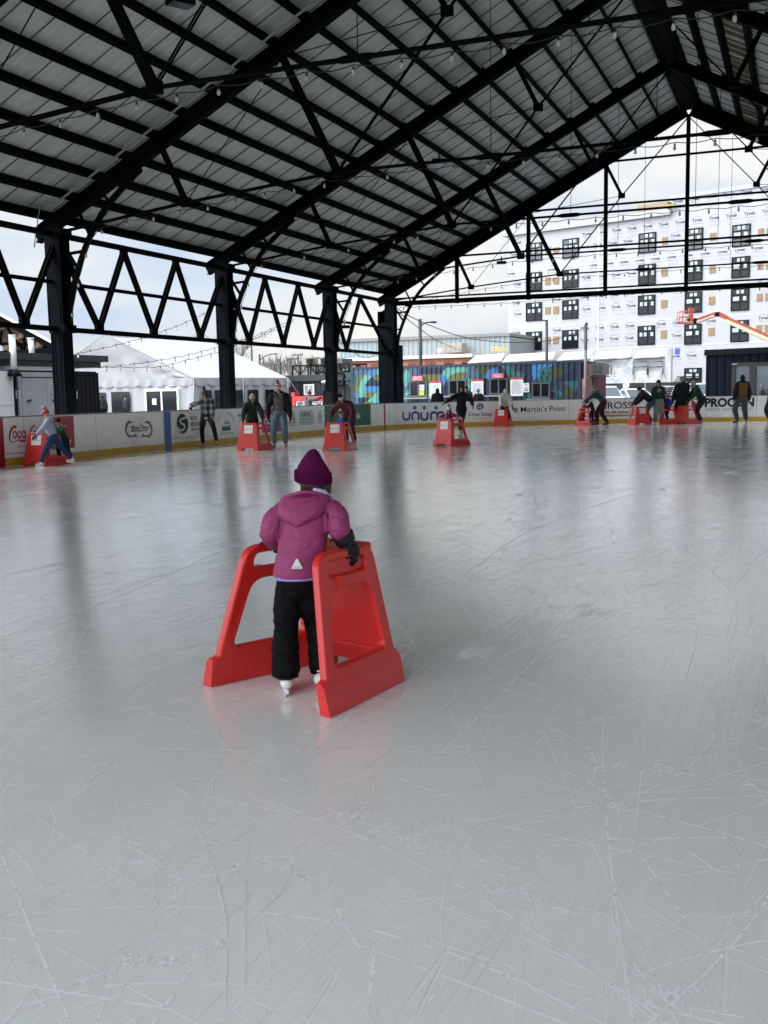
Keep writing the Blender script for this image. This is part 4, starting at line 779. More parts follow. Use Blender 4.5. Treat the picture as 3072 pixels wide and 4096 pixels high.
pr.build('wrap_print', [M_('print_dark', (0.05, 0.06, 0.09), 0.6), M_('print_mid', (0.24, 0.23, 0.24), 0.6), M_('print_light', (0.27, 0.27, 0.28), 0.6)], bld)
# lower storey: sheeted canopy, studs and railings in front of the wall
enc = thing('sheeted_canopy', 'white canopy and clear plastic sheeting on timber studs along the foot of the wrapped building', 'scaffold')
G = Face(W(1890, 1300, 86), W(2680, 1300, 82)); sheet = bpy.data.materials.new('plastic_sheet'); sheet.use_nodes = True; _n = sheet.node_tree.nodes; _l = sheet.node_tree.links
_b = _n['Principled BSDF']; _b.inputs['Base Color'].default_value = (0.6, 0.63, 0.64, 1); _b.inputs['Roughness'].default_value = 0.25; _tt = _n.new('ShaderNodeBsdfTransparent'); _mm = _n.new('ShaderNodeMixShader'); _nz = _n.new('ShaderNodeTexNoise'); _nz.inputs['Scale'].default_value = 1.3; _nz.inputs['Detail'].default_value = 6; _nz.inputs['Distortion'].default_value = 1.5
_tc = _n.new('ShaderNodeTexCoord'); _l.new(_tc.outputs['Object'], _nz.inputs['Vector']); _r = _n.new('ShaderNodeMapRange'); _r.inputs['From Min'].default_value = 0.35; _r.inputs['From Max'].default_value = 0.65; _r.inputs['To Min'].default_value = 0.3; _r.inputs['To Max'].default_value = 0.8; _l.new(_nz.outputs['Fac'], _r.inputs['Value']); _l.new(_r.outputs[0], _mm.inputs['Fac']); _l.new(_tt.outputs[0], _mm.inputs[1]); _l.new(_b.outputs[0], _mm.inputs[2]); _l.new(_mm.outputs[0], _n['Material Output'].inputs['Surface'])
_bp = _n.new('ShaderNodeBump'); _bp.inputs['Distance'].default_value = 0.15; _l.new(_nz.outputs['Fac'], _bp.inputs['Height']); _l.new(_bp.outputs[0], _b.inputs['Normal'])
zt_, zb_ = G.uz(2300, 1408)[1], G.uz(2300, 1440)[1]
for (x0, x1) in ((1885, 2020), (2020, 2225), (2240, 2375), (2380, 2530), (2540, 2668)):
    a, b_ = G.uz(x0, 1420)[0], G.uz(x1, 1420)[0]; m = MB(); p = [G.P(a, zb_, 0.9), G.P(b_, zb_+0.1, 0.9), G.P(b_-0.2, zt_+0.1, -0.6), G.P(a+0.2, zt_, -0.6)]; m.slab(p, np.cross(G.u, Zv)*0+Zv, 0.06)
    G.box(m, a, b_, zb_-0.75 if x0 < 2030 or x0 > 2235 else zb_-0.9, zb_-0.02, 0.55, 0.6); m.build('canopy', wrap, enc)
m = MB(); G.box(m, G.uz(2240, 1450)[0], G.uz(2355, 1450)[0], 1.6, zb_-0.3, 0.2, 0.3, 0); G.box(m, G.uz(2404, 1450)[0], G.uz(2462, 1450)[0], 2.6, zb_-0.3, 0.0, 0.1); G.box(m, G.uz(2542, 1450)[0], G.uz(2660, 1450)[0], 2.8, zb_-0.3, 0.0, 0.1); m.build('wall_panel', wrap, enc)
rnd = random.Random(9)
for (x0, x1, z0, z1) in ((2060, 2105, 0, zb_), (2360, 2404, 0.4, zb_+0.3), (2460, 2545, 2.2, zb_-0.1), (2360, 2660, 0.3, 3.0), (2655, 2690, 1.0, zt_)):
    m = MB(); a, b_ = G.uz(x0, 1480)[0], G.uz(x1, 1480)[0]; nn_ = max(4, int((b_-a)/0.35)); g_ = [[G.P(a+(b_-a)*i/nn_, z0+(z1-z0)*j/6, 0.75+0.18*math.sin(i*1.3+j)+rnd.uniform(-.08, .08)) for j in range(7)] for i in range(nn_+1)]
    for i in range(nn_):
        for j in range(6): m.add([g_[i][j], g_[i+1][j], g_[i+1][j+1], g_[i][j+1]], [(0, 1, 2, 3)], 0, True)
    weld(m.build('plastic_sheeting', sheet, enc))
lum = M_('new_lumber', (0.5, 0.36, 0.18), 0.7, var=0.2, vs=6)
for (xa, ya, xb, yb) in ((2387, 1532, 2392, 1480), (2456, 1530, 2468, 1458), (2542, 1525, 2544, 1465), (2598, 1515, 2598, 1470), (2650, 1520, 2651, 1472), (2653, 1478, 2672, 1520), (2460, 1455, 2540, 1455), (2388, 1483, 2455, 1482), (2544, 1475, 2650, 1471)):
    m = MB(); m.bar(G.P(*G.uz(xa, ya), 0.5), G.P(*G.uz(xb, yb), 0.5), 0.12, 0.12); m.build('stud', lum, enc)
rl = M_('rail_grey', (0.12, 0.12, 0.13), 0.4, metal=0.5)
for xs in ((2402, 2455), (2542, 2598), (2602, 2660)):
    m = MB()
    for y in (1446, 1466): m.tube([G.P(*G.uz(xs[0], y+3), 0.95), G.P(*G.uz(xs[1], y), 0.95)], 0.04, 6)
    for x in xs: m.tube([G.P(*G.uz(x, 1447), 0.95), G.P(*G.uz(x, 1500), 0.95)], 0.04, 6)
    m.build('railing', rl, enc)
m = MB(); G.box(m, G.uz(2700, 1430)[0], G.uz(2720, 1430)[0], G.uz(2700, 1418)[1], G.uz(2700, 1393)[1], 0, 0.1, 1); G.box(m, G.uz(2688, 1430)[0], G.uz(2693, 1430)[0], 0, G.uz(2688, 1395)[1], 0.2, 0.4, 0); m.build('blue_panel', [M_('post_grey', (0.35, 0.36, 0.37), 0.4), M_('panel_blue', (0.1, 0.1, 0.55), 0.5)], enc)
# ---- brick hall with grey metal upper storey
Bf = Face(W(1400, 1450, 96), W(1892, 1400, 90)); brick = bpy.data.materials.new('brick'); brick.use_nodes = True; _n = brick.node_tree.nodes; _l = brick.node_tree.links; _b = _n['Principled BSDF']; _b.inputs['Roughness'].default_value = 0.85
_tc = _n.new('ShaderNodeTexCoord'); _nz = _n.new('ShaderNodeTexNoise'); _nz.inputs['Scale'].default_value = 5; _nz.inputs['Detail'].default_value = 8; _nz.inputs['Roughness'].default_value = 0.8; _l.new(_tc.outputs['Object'], _nz.inputs['Vector']); _r = _n.new('ShaderNodeValToRGB'); _r.color_ramp.elements[0].position = .35; _r.color_ramp.elements[1].position = .65; _r.color_ramp.elements[0].color = (0.25, 0.095, 0.055, 1); _r.color_ramp.elements[1].color = (0.42, 0.19, 0.12, 1); _l.new(_nz.outputs['Fac'], _r.inputs[0]); _l.new(_r.outputs[0], _b.inputs['Base Color'])
hall = thing('brick_hall', 'long red brick hall with arched windows and a pale grey metal upper storey', 'building')
ztb = Bf.uz(1550, 1440)[1]; m = MB(); Bf.box(m, 0, Bf.L, -0.1, ztb, -20, 0)
for x in (1412, 1473, 1547, 1622, 1690, 1762, 1835): 
    u, _ = Bf.uz(x, 1500); Bf.box(m, u-0.35, u+0.35, 0, ztb-0.35, 0, 0.12)
m.build('wall', brick, hall)
m = MB(); Bf.box(m, -0.3, Bf.L, ztb, ztb+0.28, -0.6, 0.3); m.build('coping', white_p, hall)
for x, yt_ in ((1446, 1469), (1500, 1468), (1593, 1466), (1651, 1462), (1728, 1459), (1797, 1455), (1866, 1452)):
    u, zc = Bf.uz(x, yt_); zc -= 0.25; m = MB(); m.slab([Bf.P(u+1.15*math.cos(a), zc-0.6+0.85*math.sin(a), 0.03) for a in np.linspace(0, math.pi, 14)]+[Bf.P(u-1.15, zc-3, 0.03), Bf.P(u+1.15, zc-3, 0.03)], Bf.n, 0.05); w_ = m.build('arched_window', glass, hall)
    m = MB(); pts = [Bf.P(u+1.3*math.cos(a), zc-0.6+1.0*math.sin(a), 0.06) for a in np.linspace(0, math.pi, 14)]
    for p, q_ in zip(pts[:-1], pts[1:]): m.bar(p, q_, 0.1, 0.22, up=Zv)
    m.build('arch', M_('brick_dark', (0.2, 0.07, 0.04), 0.85), w_)
Bg = Face(W(1500, 1400, 106), W(2033, 1400, 101)); za, zb2 = Bg.uz(1800, 1353)[1], Bg.uz(1800, 1445)[1]
m = MB(); corrugated(m, Bg, -4, Bg.L+0.2, zb2-1, za, pitch=0.5, dep=0.05); Bg.box(m, -4, Bg.L+0.2, zb2-1, za-0.1, -18, -0.08); m.build('upper_wall', M_('metal_grey', (0.30, 0.36, 0.37), 0.5, var=0.05, metal=0.2), hall)
m = MB(); Bg.box(m, -4.2, Bg.L+0.2, za, za+0.3, -18, 0.2); Bg.box(m, -4.2, Bg.L+0.2, zb2-0.35, zb2-0.1, 0.0, 0.25); m.build('roof_edge', M_('roof_edge', (0.22, 0.23, 0.22), 0.6), hall)
hv = thing('rooftop_unit', 'tan boxy ventilation unit on the roof of the brick hall', 'ventilation unit'); u0, u1, z0, z1 = Bg.rect(1795, 1376, 1873, 1412)
m = MB(); Bg.box(m, u0, u1, z0, z1, 0.4, 1.8); m.build('casing', M_('unit_tan', (0.36, 0.36, 0.3), 0.6), hv)
for k in range(4): m = MB(); Bg.box(m, u0+0.15+k*(u1-u0)/4, u0+(k+0.85)*(u1-u0)/4, z0+0.15, z1-0.15, 1.8, 1.84); m.build('door', M_('unit_tan2', (0.30, 0.3, 0.25), 0.6), hv)
m = MB(); Bg.box(m, u0-0.7, u0-0.2, z0+0.1, z0+0.45, 0.9, 1.4); m.build('intake_hood', white_p, hv)
yr = thing('safety_railing', 'yellow safety railing on the hall roof beside the wrapped building', 'railing'); yel = M_('safety_yellow', (0.62, 0.44, 0.05), 0.5); m = MB()
Q = Face(W(1960, 1400, 93), W(2040, 1400, 92))
for y in (1392, 1403): m.tube([Q.P(*Q.uz(1967, y)), Q.P(*Q.uz(2030, y-1))], 0.04, 6)
m.build('rail', yel, yr)
for x in (1967, 1985, 2000, 2018, 2030): m = MB(); m.tube([Q.P(*Q.uz(x, 1391)), Q.P(*Q.uz(x, 1420))], 0.045, 6); m.build('post', yel, yr)
# ---- white frame tent
K0 = W(771, 1512, 61.5)[:2]; K1 = W(1148, 1512, 67.5)[:2]; T1 = Face(K0, K1); zE = T1.uz(771, 1512)[1]
ux = (K1-K0)/np.linalg.norm(K1-K0); gx = np.array([-ux[1], ux[0]]); gx = gx if gx[0] < 0 else -gx     # gable runs away to the left
# width so that the apex falls on its pixel column
def apex_px(wd): p = K0+gx*wd/2; return PR((p[0], p[1], 5.2))[0]
wd = 6.0
while apex_px(wd) > 424 and wd < 30: wd += 0.1
ap = K0+gx*wd/2; d_ = DIST(ap); zA = W(424, 1338, d_)[2]
tent = thing('event_tent', 'large white frame tent with scalloped valance and dark clear windows', 'tent', (0, 0, 0))
vinyl = M_('tent_vinyl', (0.37, 0.375, 0.39), 0.45, var=0.03, vs=0.6, bump=0.25, bs=2.5)
LT = np.linalg.norm(K1-K0); U3 = np.array([ux[0], ux[1], 0]); G3 = np.array([gx[0], gx[1], 0]); K3 = np.array([K0[0], K0[1], 0.0])
def TP(u, g, z): return K3+U3*u+G3*g+Zv*z
m = MB(); nu, ng = 24, 10
def roofz(g): return zE+(zA-zE)*(1-abs(g-wd/2)/(wd/2))
for sgn in (0, 1):
    for i in range(nu):
        for j in range(ng):
            def q(ii, jj):
                g = wd/2*jj/ng; g = g if sgn == 0 else wd-g; u = LT*ii/nu; bay = (u/LT*4) % 1; return TP(u, g, roofz(g)-0.06*math.sin(math.pi*bay)*math.sin(math.pi*min(1, jj/ng)))
            m.add([q(i, j), q(i+1, j), q(i+1, j+1), q(i, j+1)], [(0, 1, 2, 3)], 0, True)
weld(m.build('roof', vinyl, tent))
for u0, s_ in ((0.0, -1), (LT, 1)):
    m = MB(); n_ = 24; rows = 8
    for i in range(n_):
        for j in range(rows):
            def q(ii, jj):
                g = wd*ii/n_; zt = roofz(g)-0.02; z = zE-0.1+(zt-zE+0.1)*jj/rows; return TP(u0+s_*0.09*math.sin(ii*1.9+jj*1.1+math.sin(jj*2+ii))*math.sin(math.pi*jj/rows), g, z)
            m.add([q(i, j), q(i+1, j), q(i+1, j+1), q(i, j+1)], [(0, 1, 2, 3)], 0, True)
    weld(m.build('gable_wall', vinyl, tent))
def scallops(a, b, off):
    m = MB(); a = np.array(a, float); b = np.array(b, float); L_ = np.linalg.norm(b-a); d = (b-a)/L_; n_ = max(2, int(round(L_/1.15)))
    for k in range(n_):
        for i in range(8):
            t0, t1 = (k+i/8)*L_/n_, (k+(i+1)/8)*L_/n_; h0 = 0.36+0.10*math.sin(math.pi*i/8); h1 = 0.36+0.10*math.sin(math.pi*(i+1)/8); o = off*0.03*math.sin(i*0.9+k)
            m.add([a+d*t0-Zv*h0+o, a+d*t1-Zv*h1+o, a+d*t1+Zv*0.02, a+d*t0+Zv*0.02], [(0, 1, 2, 3)], 0, True)
    return m
nf = np.array([-G3[0], -G3[1], 0]); scallops(TP(0, -0.06, zE), TP(LT, -0.06, zE), nf).build('valance', vinyl, tent); scallops(TP(-0.06, wd, zE), TP(-0.06, 0, zE), -U3).build('valance', vinyl, tent)
m = MB()
for (a, b, nrm) in ((TP(0, 0.02, 0), TP(LT, 0.02, 0), nf), (TP(0.02, 0, 0), TP(0.02, wd, 0), -U3)):
    L_ = np.linalg.norm(b-a); d = (b-a)/L_; n_ = int(L_/0.25)
    for i in range(n_):
        o0 = nrm*0.05*math.sin(i*1.7); o1 = nrm*0.05*math.sin((i+1)*1.7); m.add([a+d*L_*i/n_+o0, a+d*L_*(i+1)/n_+o1, a+d*L_*(i+1)/n_+o1+Zv*(zE-0.05), a+d*L_*i/n_+o0+Zv*(zE-0.05)], [(0, 1, 2, 3)], 0, True)
weld(m.build('side_wall', vinyl, tent))
seam = M_('tent_seam', (0.42, 0.44, 0.47), 0.6); m = MB()
for k in range(5):
    u = LT*k/4; m.bar(TP(u, 0, zE+0.02), TP(u, wd/2, zA+0.02), 0.05, 0.03)
m.build('roof_seam', seam, tent)
SW = T1
for (x0, y0, x1, y1) in ((806, 1561, 844, 1643), (857, 1560, 899, 1643), (934, 1560, 974, 1632), (989, 1559, 1030, 1632), (1059, 1558, 1093, 1621)):
    u0, u1, z0, z1 = SW.rect(x0, y0, x1, y1); m = MB(); SW.box(m, u0, u1, z0, z1, 0.07, 0.09); m.build('clear_window', glass, tent)
GW = Face(TP(0, wd, 0)[:2], TP(0, 0, 0)[:2])
for (x0, y0, x1, y1) in ((390, 1570, 427, 1660), (450, 1567, 522, 1652)):
    u0, u1, z0, z1 = GW.rect(x0, y0, x1, y1); m = MB(); GW.box(m, u0, u1, z0, z1, 0.07, 0.09); m.build('clear_window', glass, tent)
w_, _r = win(tent, GW, 588, 1556, 722, 1665, white_p, glass, vm=(0.5,), proud=0.16, t=0.13, name='double_door')
m = MB(); u0, u1, z0, z1 = GW.rect(617, 1594, 634, 1619); GW.box(m, u0, u1, z0, z1, 0.15, 0.165); m.build('notice', mt[0], w_)
gp = M_('galvanised', (0.3, 0.3, 0.31), 0.4, metal=0.6); m = MB()
for p in ((0, 0), (LT, 0), (0, wd), (LT/2, 0)): m.tube([TP(p[0]-0.05, p[1]-0.1, 0), TP(p[0]-0.05, p[1]-0.1, zE)], 0.04, 6)
m.tube([TP(LT+0.1, 0, zE), TP(LT+1.6, -0.8, 0)], 0.02, 5); m.build('pole', gp, tent)

# ---- black slatted kiosk with roof units
KF = Face(W(1032, 1500, 72), W(1440, 1500, 66)); kz = KF.uz(1200, 1500)[1]; ksk = thing('black_kiosk', 'long black ribbed kiosk with a white framed window and steel roof deck', 'kiosk')
kb = M_('kiosk_black', (0.022, 0.023, 0.024), 0.5, var=0.2); uk, _ = KF.uz(1203, 1560)
m = MB(); corrugated(m, KF, 0, KF.L, 0, kz-0.4, pitch=0.42, dep=0.06); KF.box(m, 0.01, KF.L-0.01, 0, kz-0.42, -3, -0.08); m.build('wall', kb, ksk)
m = MB(); KF.box(m, -0.2, KF.L+0.1, kz-0.42, kz, -3.1, 0.15); m.build('fascia', M_('kiosk_fascia', (0.035, 0.036, 0.038), 0.5), ksk)
m = MB(); KF.box(m, 0, uk, 0, kz-0.43, 0.001, 0.06); m.build('plain_panel', M_('kiosk_plain', (0.012, 0.012, 0.013), 0.5), ksk)
win(ksk, KF, 1219, 1537, 1259, 1580, white_p, M_('curtain_glass', (0.35, 0.35, 0.33), 0.3), vm=(0.5,), proud=0.1, t=0.09)
m = MB(); u0, u1, z0, z1 = KF.rect(1154, 1519, 1167, 1549); KF.box(m, u0, u1, z0, z1, 0.06, 0.25); m.build('meter_box', M_('meter_grey', (0.3, 0.31, 0.31), 0.5), ksk)
m = MB(); zr0, zr1 = kz, KF.uz(1200, 1463)[1]; a, b = KF.uz(1170, 1480)[0], KF.uz(1395, 1480)[0]
for (o) in (0.0, -1.8):
    m.bar(KF.P(a, zr1, o), KF.P(b, zr1, o), 0.08, 0.1)
    n_ = 7
    for i in range(n_+1):
        u = a+(b-a)*i/n_; m.bar(KF.P(u, zr0, o), KF.P(u, zr1, o), 0.07, 0.07, up=tuple(KF.n))
        if i < n_: m.bar(KF.P(u, zr0 if i % 2 else zr1, o), KF.P(a+(b-a)*(i+1)/n_, zr1 if i % 2 else zr0, o), 0.05, 0.05, up=tuple(KF.n))
m.bar(KF.P(a+2.2, zr0+0.12, 0.02), KF.P(b, zr0+0.12, 0.02), 0.08, 0.16); m.build('roof_deck_frame', frame_blk, ksk)
m = MB()
for pts in ([(1335, 1490), (1384, 1490), (1384, 1541), (1362, 1541)],): m.tube([KF.P(*KF.uz(*p), 0.25) for p in pts], 0.09, 8)
m.build('duct', frame_blk, ksk)
m = MB(); m.tube([KF.P(*KF.uz(1334, 1528), 0.1), KF.P(*KF.uz(1352, 1528), 1.2)], 0.06, 6); m.ell(KF.P(*KF.uz(1362, 1528), 1.4), (0.35, 0.25, 0.12)); m.build('lamp', M_('lamp_head', (0.5, 0.5, 0.5), 0.4), ksk)
for k, (x0, y0, x1, y1) in enumerate(((1206, 1430, 1248, 1462), (1268, 1433, 1306, 1462), (1325, 1434, 1346, 1470))):
    u0, u1, z0, z1 = KF.rect(x0, y0, x1, y1); t = thing('roof_unit', ('tan equipment box, leftmost of three above the black kiosk', 'tan equipment box, middle of three above the black kiosk', 'tan equipment box, rightmost of three, beside the steel column')[k], 'equipment box', group='tan equipment boxes on the kiosk roof')
    m = MB(); KF.box(m, u0, u1, z0, z1, -1.2, -0.1); m.build('casing', M_('unit_beige', (0.36, 0.33, 0.25), 0.6, dirt=(0.28, 0.26, 0.2)), t)
    m = MB(); KF.box(m, u1+0.002, u1+0.35, z0, z1-0.02, -1.2, -0.15); m.build('end_panel', M_('unit_dark', (0.12, 0.11, 0.09), 0.6), t)
    if k < 2:
        m = MB(); c = (u0+u1)/2; KF.box(m, c-0.1, c+0.25, z0+0.3, z0+0.5, -0.1, -0.09); KF.box(m, c-0.05, c+0.2, z1-0.35, z1-0.25, -0.1, -0.09); m.build('label_sticker', white_p, t)
        m = MB(); m.lathe([(0.02, 0), (0.2, 0.02), (0.2, 0.3), (0.26, 0.32), (0.26, 0.4), (0.03, 0.45)], KF.P(u1-0.15, zr1+0.05, 0.1), 10); m.build('vent_cap', M_('vent_dark', (0.1, 0.1, 0.09), 0.5), t)
# ---- red framed message board standing behind the boards
SG = Face(W(1176, 1600, 47.5), W(1306, 1600, 45)); t = thing('message_board', 'red framed white message board with black letters behind the rink boards', 'sign board')
u1 = SG.L+0.6; z1a, z1b = SG.uz(1180, 1589)[1], SG.uz(1295, 1580)[1]; rm = M_('sign_frame_red', (0.5, 0.015, 0.02), 0.45)
m = MB(); SG.box(m, -0.1, u1, 0.3, z1a, -0.12, -0.02); m.build('panel', white_p, t)
m = MB(); SG.box(m, -0.12, u1, z1a-0.17, z1a+0.04, -0.14, 0.03); SG.box(m, -0.12, 0.03+0.12, 0.1, z1a-0.17, -0.14, 0.03); SG.box(m, -0.2, 0.12, z1a+0.04, z1a+0.22, -0.14, 0.03); m.build('frame', rm, t)
m = MB(); zt_s, zb_s = SG.uz(1220, 1607)[1], SG.uz(1220, 1626)[1]; put_text(m, 'WELCOME', SG.map(0.0), SG.uz(1187, 1615)[0], SG.uz(1250, 1615)[0], zb_s, zt_s, 0, bold=0.03); put_text(m, "S DAILY", SG.map(0.0), SG.uz(1253, 1610)[0], SG.uz(1295, 1610)[0], zb_s, zt_s, 0, bold=0.03)
for x in (1197, 1265): put_text(m, '8', SG.map(0.035), SG.uz(x, 1590)[0], SG.uz(x+3, 1590)[0], z1a-0.1, z1a-0.04, 1)
m.build('lettering', [ink('black'), M_('gilt', (0.5, 0.4, 0.1), 0.5)], t)
m = MB(); SG.box(m, 0.1, 0.2, 0, 0.4, -0.1, 0); SG.box(m, u1-0.2, u1-0.1, 0, 0.4, -0.1, 0); m.build('foot', frame_blk, t)
# ---- loudspeaker on a stand beside the third column
P = W(1312, 1600, 40.5); t = local(thing('loudspeaker', 'tall black loudspeaker on a stand beside the steel column', 'loudspeaker', (P[0], P[1], 0), YAW)); zt_, zb_ = W(1312, 1562, 40.5)[2], W(1312, 1626, 40.5)[2]
m = MB(); h = zt_-zb_; 
m.v = []; w0 = 0.19
m.add([(x*w0*(1 if y < 0 else 0.7), y*0.17, z) for z in (zb_, zb_+0.04, zt_-0.04, zt_) for x, y in ((-1, -1), (1, -1), (1, 1), (-1, 1))], [(0, 1, 2, 3)[::-1], (12, 13, 14, 15)]+[(4*k+i, 4*k+(i+1) % 4, 4*k+4+(i+1) % 4, 4*k+4+i) for k in range(3) for i in range(4)]); m.build('cabinet', frame_blk, t)
m = MB(); m.box((0, -0.175, (zb_+zt_)/2), (0.32, 0.01, h-0.1)); m.build('grille', M_('grille_black', (0.006, 0.006, 0.006), 0.8), t)
m = MB(); m.tube([(0, 0, 0.3), (0, 0, zb_)], 0.02, 8)
for a in (0.4, 2.5, 4.6): m.tube([(0, 0, 0.55), (0.5*math.cos(a), 0.5*math.sin(a), 0.0)], 0.012, 6)
m.build('stand', frame_blk, t)
# ---- white trailer and black container at the far left, with its flat roof
LF = Face(W(55, 1560, 40.0), W(396, 1560, 43.5)); lc = thing('service_container', 'black container with grey double doors and dark flat roof beside the tent', 'container')
zt_ = LF.uz(150, 1482)[1]; ubk = LF.uz(301, 1560)[0]; blk = M_('container_black', (0.006, 0.007, 0.009), 0.6, var=0.2, spec=0.2); gry = M_('door_grey', (0.33, 0.345, 0.37), 0.45, var=0.06, dirt=(0.22, 0.23, 0.24), ds=2)
m = MB(); LF.box(m, 0.01, LF.L-0.01, 0, zt_, -2.4, -0.1); corrugated(m, LF, ubk, LF.L, 0.02, zt_-0.05, pitch=0.25, dep=0.05); m.build('wall', blk, lc)
a, b = LF.uz(76, 1560)[0], LF.uz(297, 1560)[0]
m = MB(); LF.box(m, a, b, 0.12, zt_-0.06, -0.09, 0.0); m.build('door_frame', M_('door_frame_grey', (0.4, 0.41, 0.42), 0.5), lc)
x_m = LF.uz(187, 1560)[0]
for (u0, u1) in ((a+0.12, x_m-0.01), (x_m+0.01, b-0.1)):
    m = MB(); LF.box(m, u0, u1, 0.18, zt_-0.28, 0.0, 0.03); d = m.build('door', gry, lc)
    m = MB(); m.bar(LF.P(u0+0.2, 1.4, 0.06), LF.P(u0+0.42, 1.46, 0.06), 0.03, 0.05); m.build('handle', frame_blk, d)
m = MB(); LF.box(m, a+0.15, b-0.2, zt_-0.27, zt_-0.24, 0.0, 0.04); m.build('gutter', frame_blk, lc)
m = MB(); LF.box(m, -0.3, b+0.02, zt_, zt_+0.14, -2.4, 0.06); m.build('header', M_('header_grey', (0.5, 0.5, 0.5), 0.5), lc)
m = MB(); M2 = LF.map(0.034)
def tx(s_, x0, x1, y0, y1, **k): xc = (x0+x1)/2; put_text(m, s_, M2, LF.uz(x0, (y0+y1)/2)[0], LF.uz(x1, (y0+y1)/2)[0], LF.uz(xc, y1)[1], LF.uz(xc, y0)[1], 0, **k)
tx('PCS', 223, 246, 1555, 1563, bold=0.02); tx('PORTLAND CONTAINER', 198, 262, 1575, 1580); tx('207-846-', 206, 252, 1593, 1603, bold=0.02); tx('www.portlandcontainer', 203, 258, 1608, 1611)
put_stroke(m, [LF.uz(*p) for p in ((223, 1550), (221, 1525), (246, 1525))], 0.03, M2); put_stroke(m, [LF.uz(*p) for p in ((199, 1584), (240, 1584))], 0.015, M2)
u0, u1, z0, z1 = LF.rect(210, 1638, 238, 1650); put_rect(m, LF.map(0.035), u0, u1, z0, z1, 0); put_text(m, 'CSI', LF.map(0.04), u0+0.02, u1-0.02, z0+0.02, z1-0.02, 1, bold=0.03)
m.build('door_lettering', [M_('lettering_grey', (0.09, 0.1, 0.11), 0.6), gry], lc)
m = MB()
for x in (65, 76, 307): put_text(m, 'PORTCO', lambda u, v, k=0, x=x: LF.P(LF.uz(x, 1585)[0]+v, LF.uz(x, 1600)[1]+0.35-u, 0.02 if x > 300 else 0.01), 0, 0.3, -0.03, 0.03, 0, bold=0.03)
m.build('stencil', white_p, lc)
m = MB(); zr = LF.uz(200, 1478)[1]; LF.box(m, -3.2, LF.L+0.12, zt_+0.15, zt_+0.36, -3, 0.05); LF.box(m, -3.5, LF.L+0.3, zt_+0.37, zt_+0.62, -3.2, 0.3); m.build('roof', M_('roof_dark', (0.02, 0.026, 0.03), 0.4), lc)
tr_ = thing('white_trailer', 'white box trailer side with a rounded vent at the left edge', 'trailer'); F2 = Face(W(-260, 1560, 34.5), W(54, 1560, 39.9)); zt2 = F2.uz(30, 1484)[1]
m = MB(); F2.box(m, 0, F2.L, 0.35, zt2, -2.3, 0); m.build('body', white_p, tr_)
m = MB(); u_, z_ = F2.uz(42, 1524); m.slab([F2.P(u_+0.11*math.cos(a), z_+0.13*math.sin(a), 0.06) for a in np.linspace(0, math.pi, 10)], F2.n, 0.07); m.build('vent', M_('vent_pale', (0.45, 0.46, 0.46), 0.5), tr_)
m = MB(); F2.box(m, F2.L-5.2, F2.L, 1.28, 1.31, 0, 0.012); m.build('rub_rail', M_('rail_pale', (0.55, 0.55, 0.55), 0.5), tr_)
m = MB()
for u in (1.5, 2.6): m.lathe([(0.05, -0.1), (0.38, -0.1), (0.38, 0.1), (0.05, 0.1)], F2.P(u, 0.38, -0.3), 16, ax=(F2.u, Zv, F2.n))
m.build('wheel', frame_blk, tr_)
for k, (x, yt, yb) in enumerate(((48, 1345, 1478), (122, 1357, 1428))):
    t = thing('vent_pipe', ('tall white pipe rising in front of the dark roof at far left', 'shorter white pipe standing on the dark flat roof')[k], 'pipe', group='white pipes over the service container'); d = 39.6 if k == 0 else 42.0; a = W(x, yt, d); b = W(x+8, yb, d); m = MB(); m.tube([b, a+np.array([0, 0, -0.001])], 0.12 if k == 0 else 0.11, 10); m.build('pipe', white_p, t)
    m = MB(); m.lathe([(0.01, 0.0), (0.13, 0.0), (0.13, 0.05), (0.01, 0.05)], a, 10); m.build('collar', white_p, t)
    m = MB(); m.tube([b, (b[0], b[1], b[2]-0.25)], [0.15, 0.3], 10); m.build('flashing', frame_blk, t)
# ---- the neighbouring smaller pavilion at the far left
op = thing('far_pavilion', 'smaller dark pavilion with timber roof deck seen at the far left', 'pavilion'); dO = 62.0
a0 = W(-260, 1130, dO); a1 = W(229, 1393, dO-4); bk = W(-100, 1330, dO+14)
wood = M_('old_timber', (0.20, 0.13, 0.075), 0.8, var=0.35, vs=2.5)
hd = (a1-a0); hd[2] = 0; hd /= np.linalg.norm(hd); back = a0-CAM; back[2] = 0; back /= np.linalg.norm(back)
m = MB(); m.slab([a0, a1, a1+back*18, a0+back*18], Zv, 0.12); m.build('roof_deck', wood, op)
m = MB(); m.bar(a0-Zv*0.05, a1-Zv*0.05, 0.12, 0.3); m.build('rafter', steel, op)
m = MB(); m.bar(a0+Zv*0.16-back*0.1, a1+Zv*0.16-back*0.1, 0.1, 0.12); m.build('roof_trim', white_p, op)
for k in range(6): m = MB(); m.bar(a0+(a1-a0)*(k+1)/7-Zv*0.3, a0+(a1-a0)*(k+1)/7-Zv*0.3+back*18, 0.15, 0.3); m.build('purlin', wood, op)
m = MB(); e1 = W(230, 1410, dO-4); m.bar(W(-260, 1436, dO), W(228, 1405, dO-4), 0.25, 0.4); m.build('eave_beam', steel, op)
m = MB(); p = W(207, 1400, dO-3); m.box((p[0], p[1], p[2]/2), (0.75, 0.5, p[2]), rz=YAW); m.build('post', steel, op)
for (xa, ya, xb, yb) in ((25, 1305, 90, 1400), (8, 1310, 0, 1380), (100, 1395, 96, 1350), (60, 1370, 150, 1430), (0, 1375, 160, 1380)): m = MB(); m.bar(W(xa, ya, dO-1), W(xb, yb, dO-1), 0.14, 0.14); m.build('brace', steel, op)
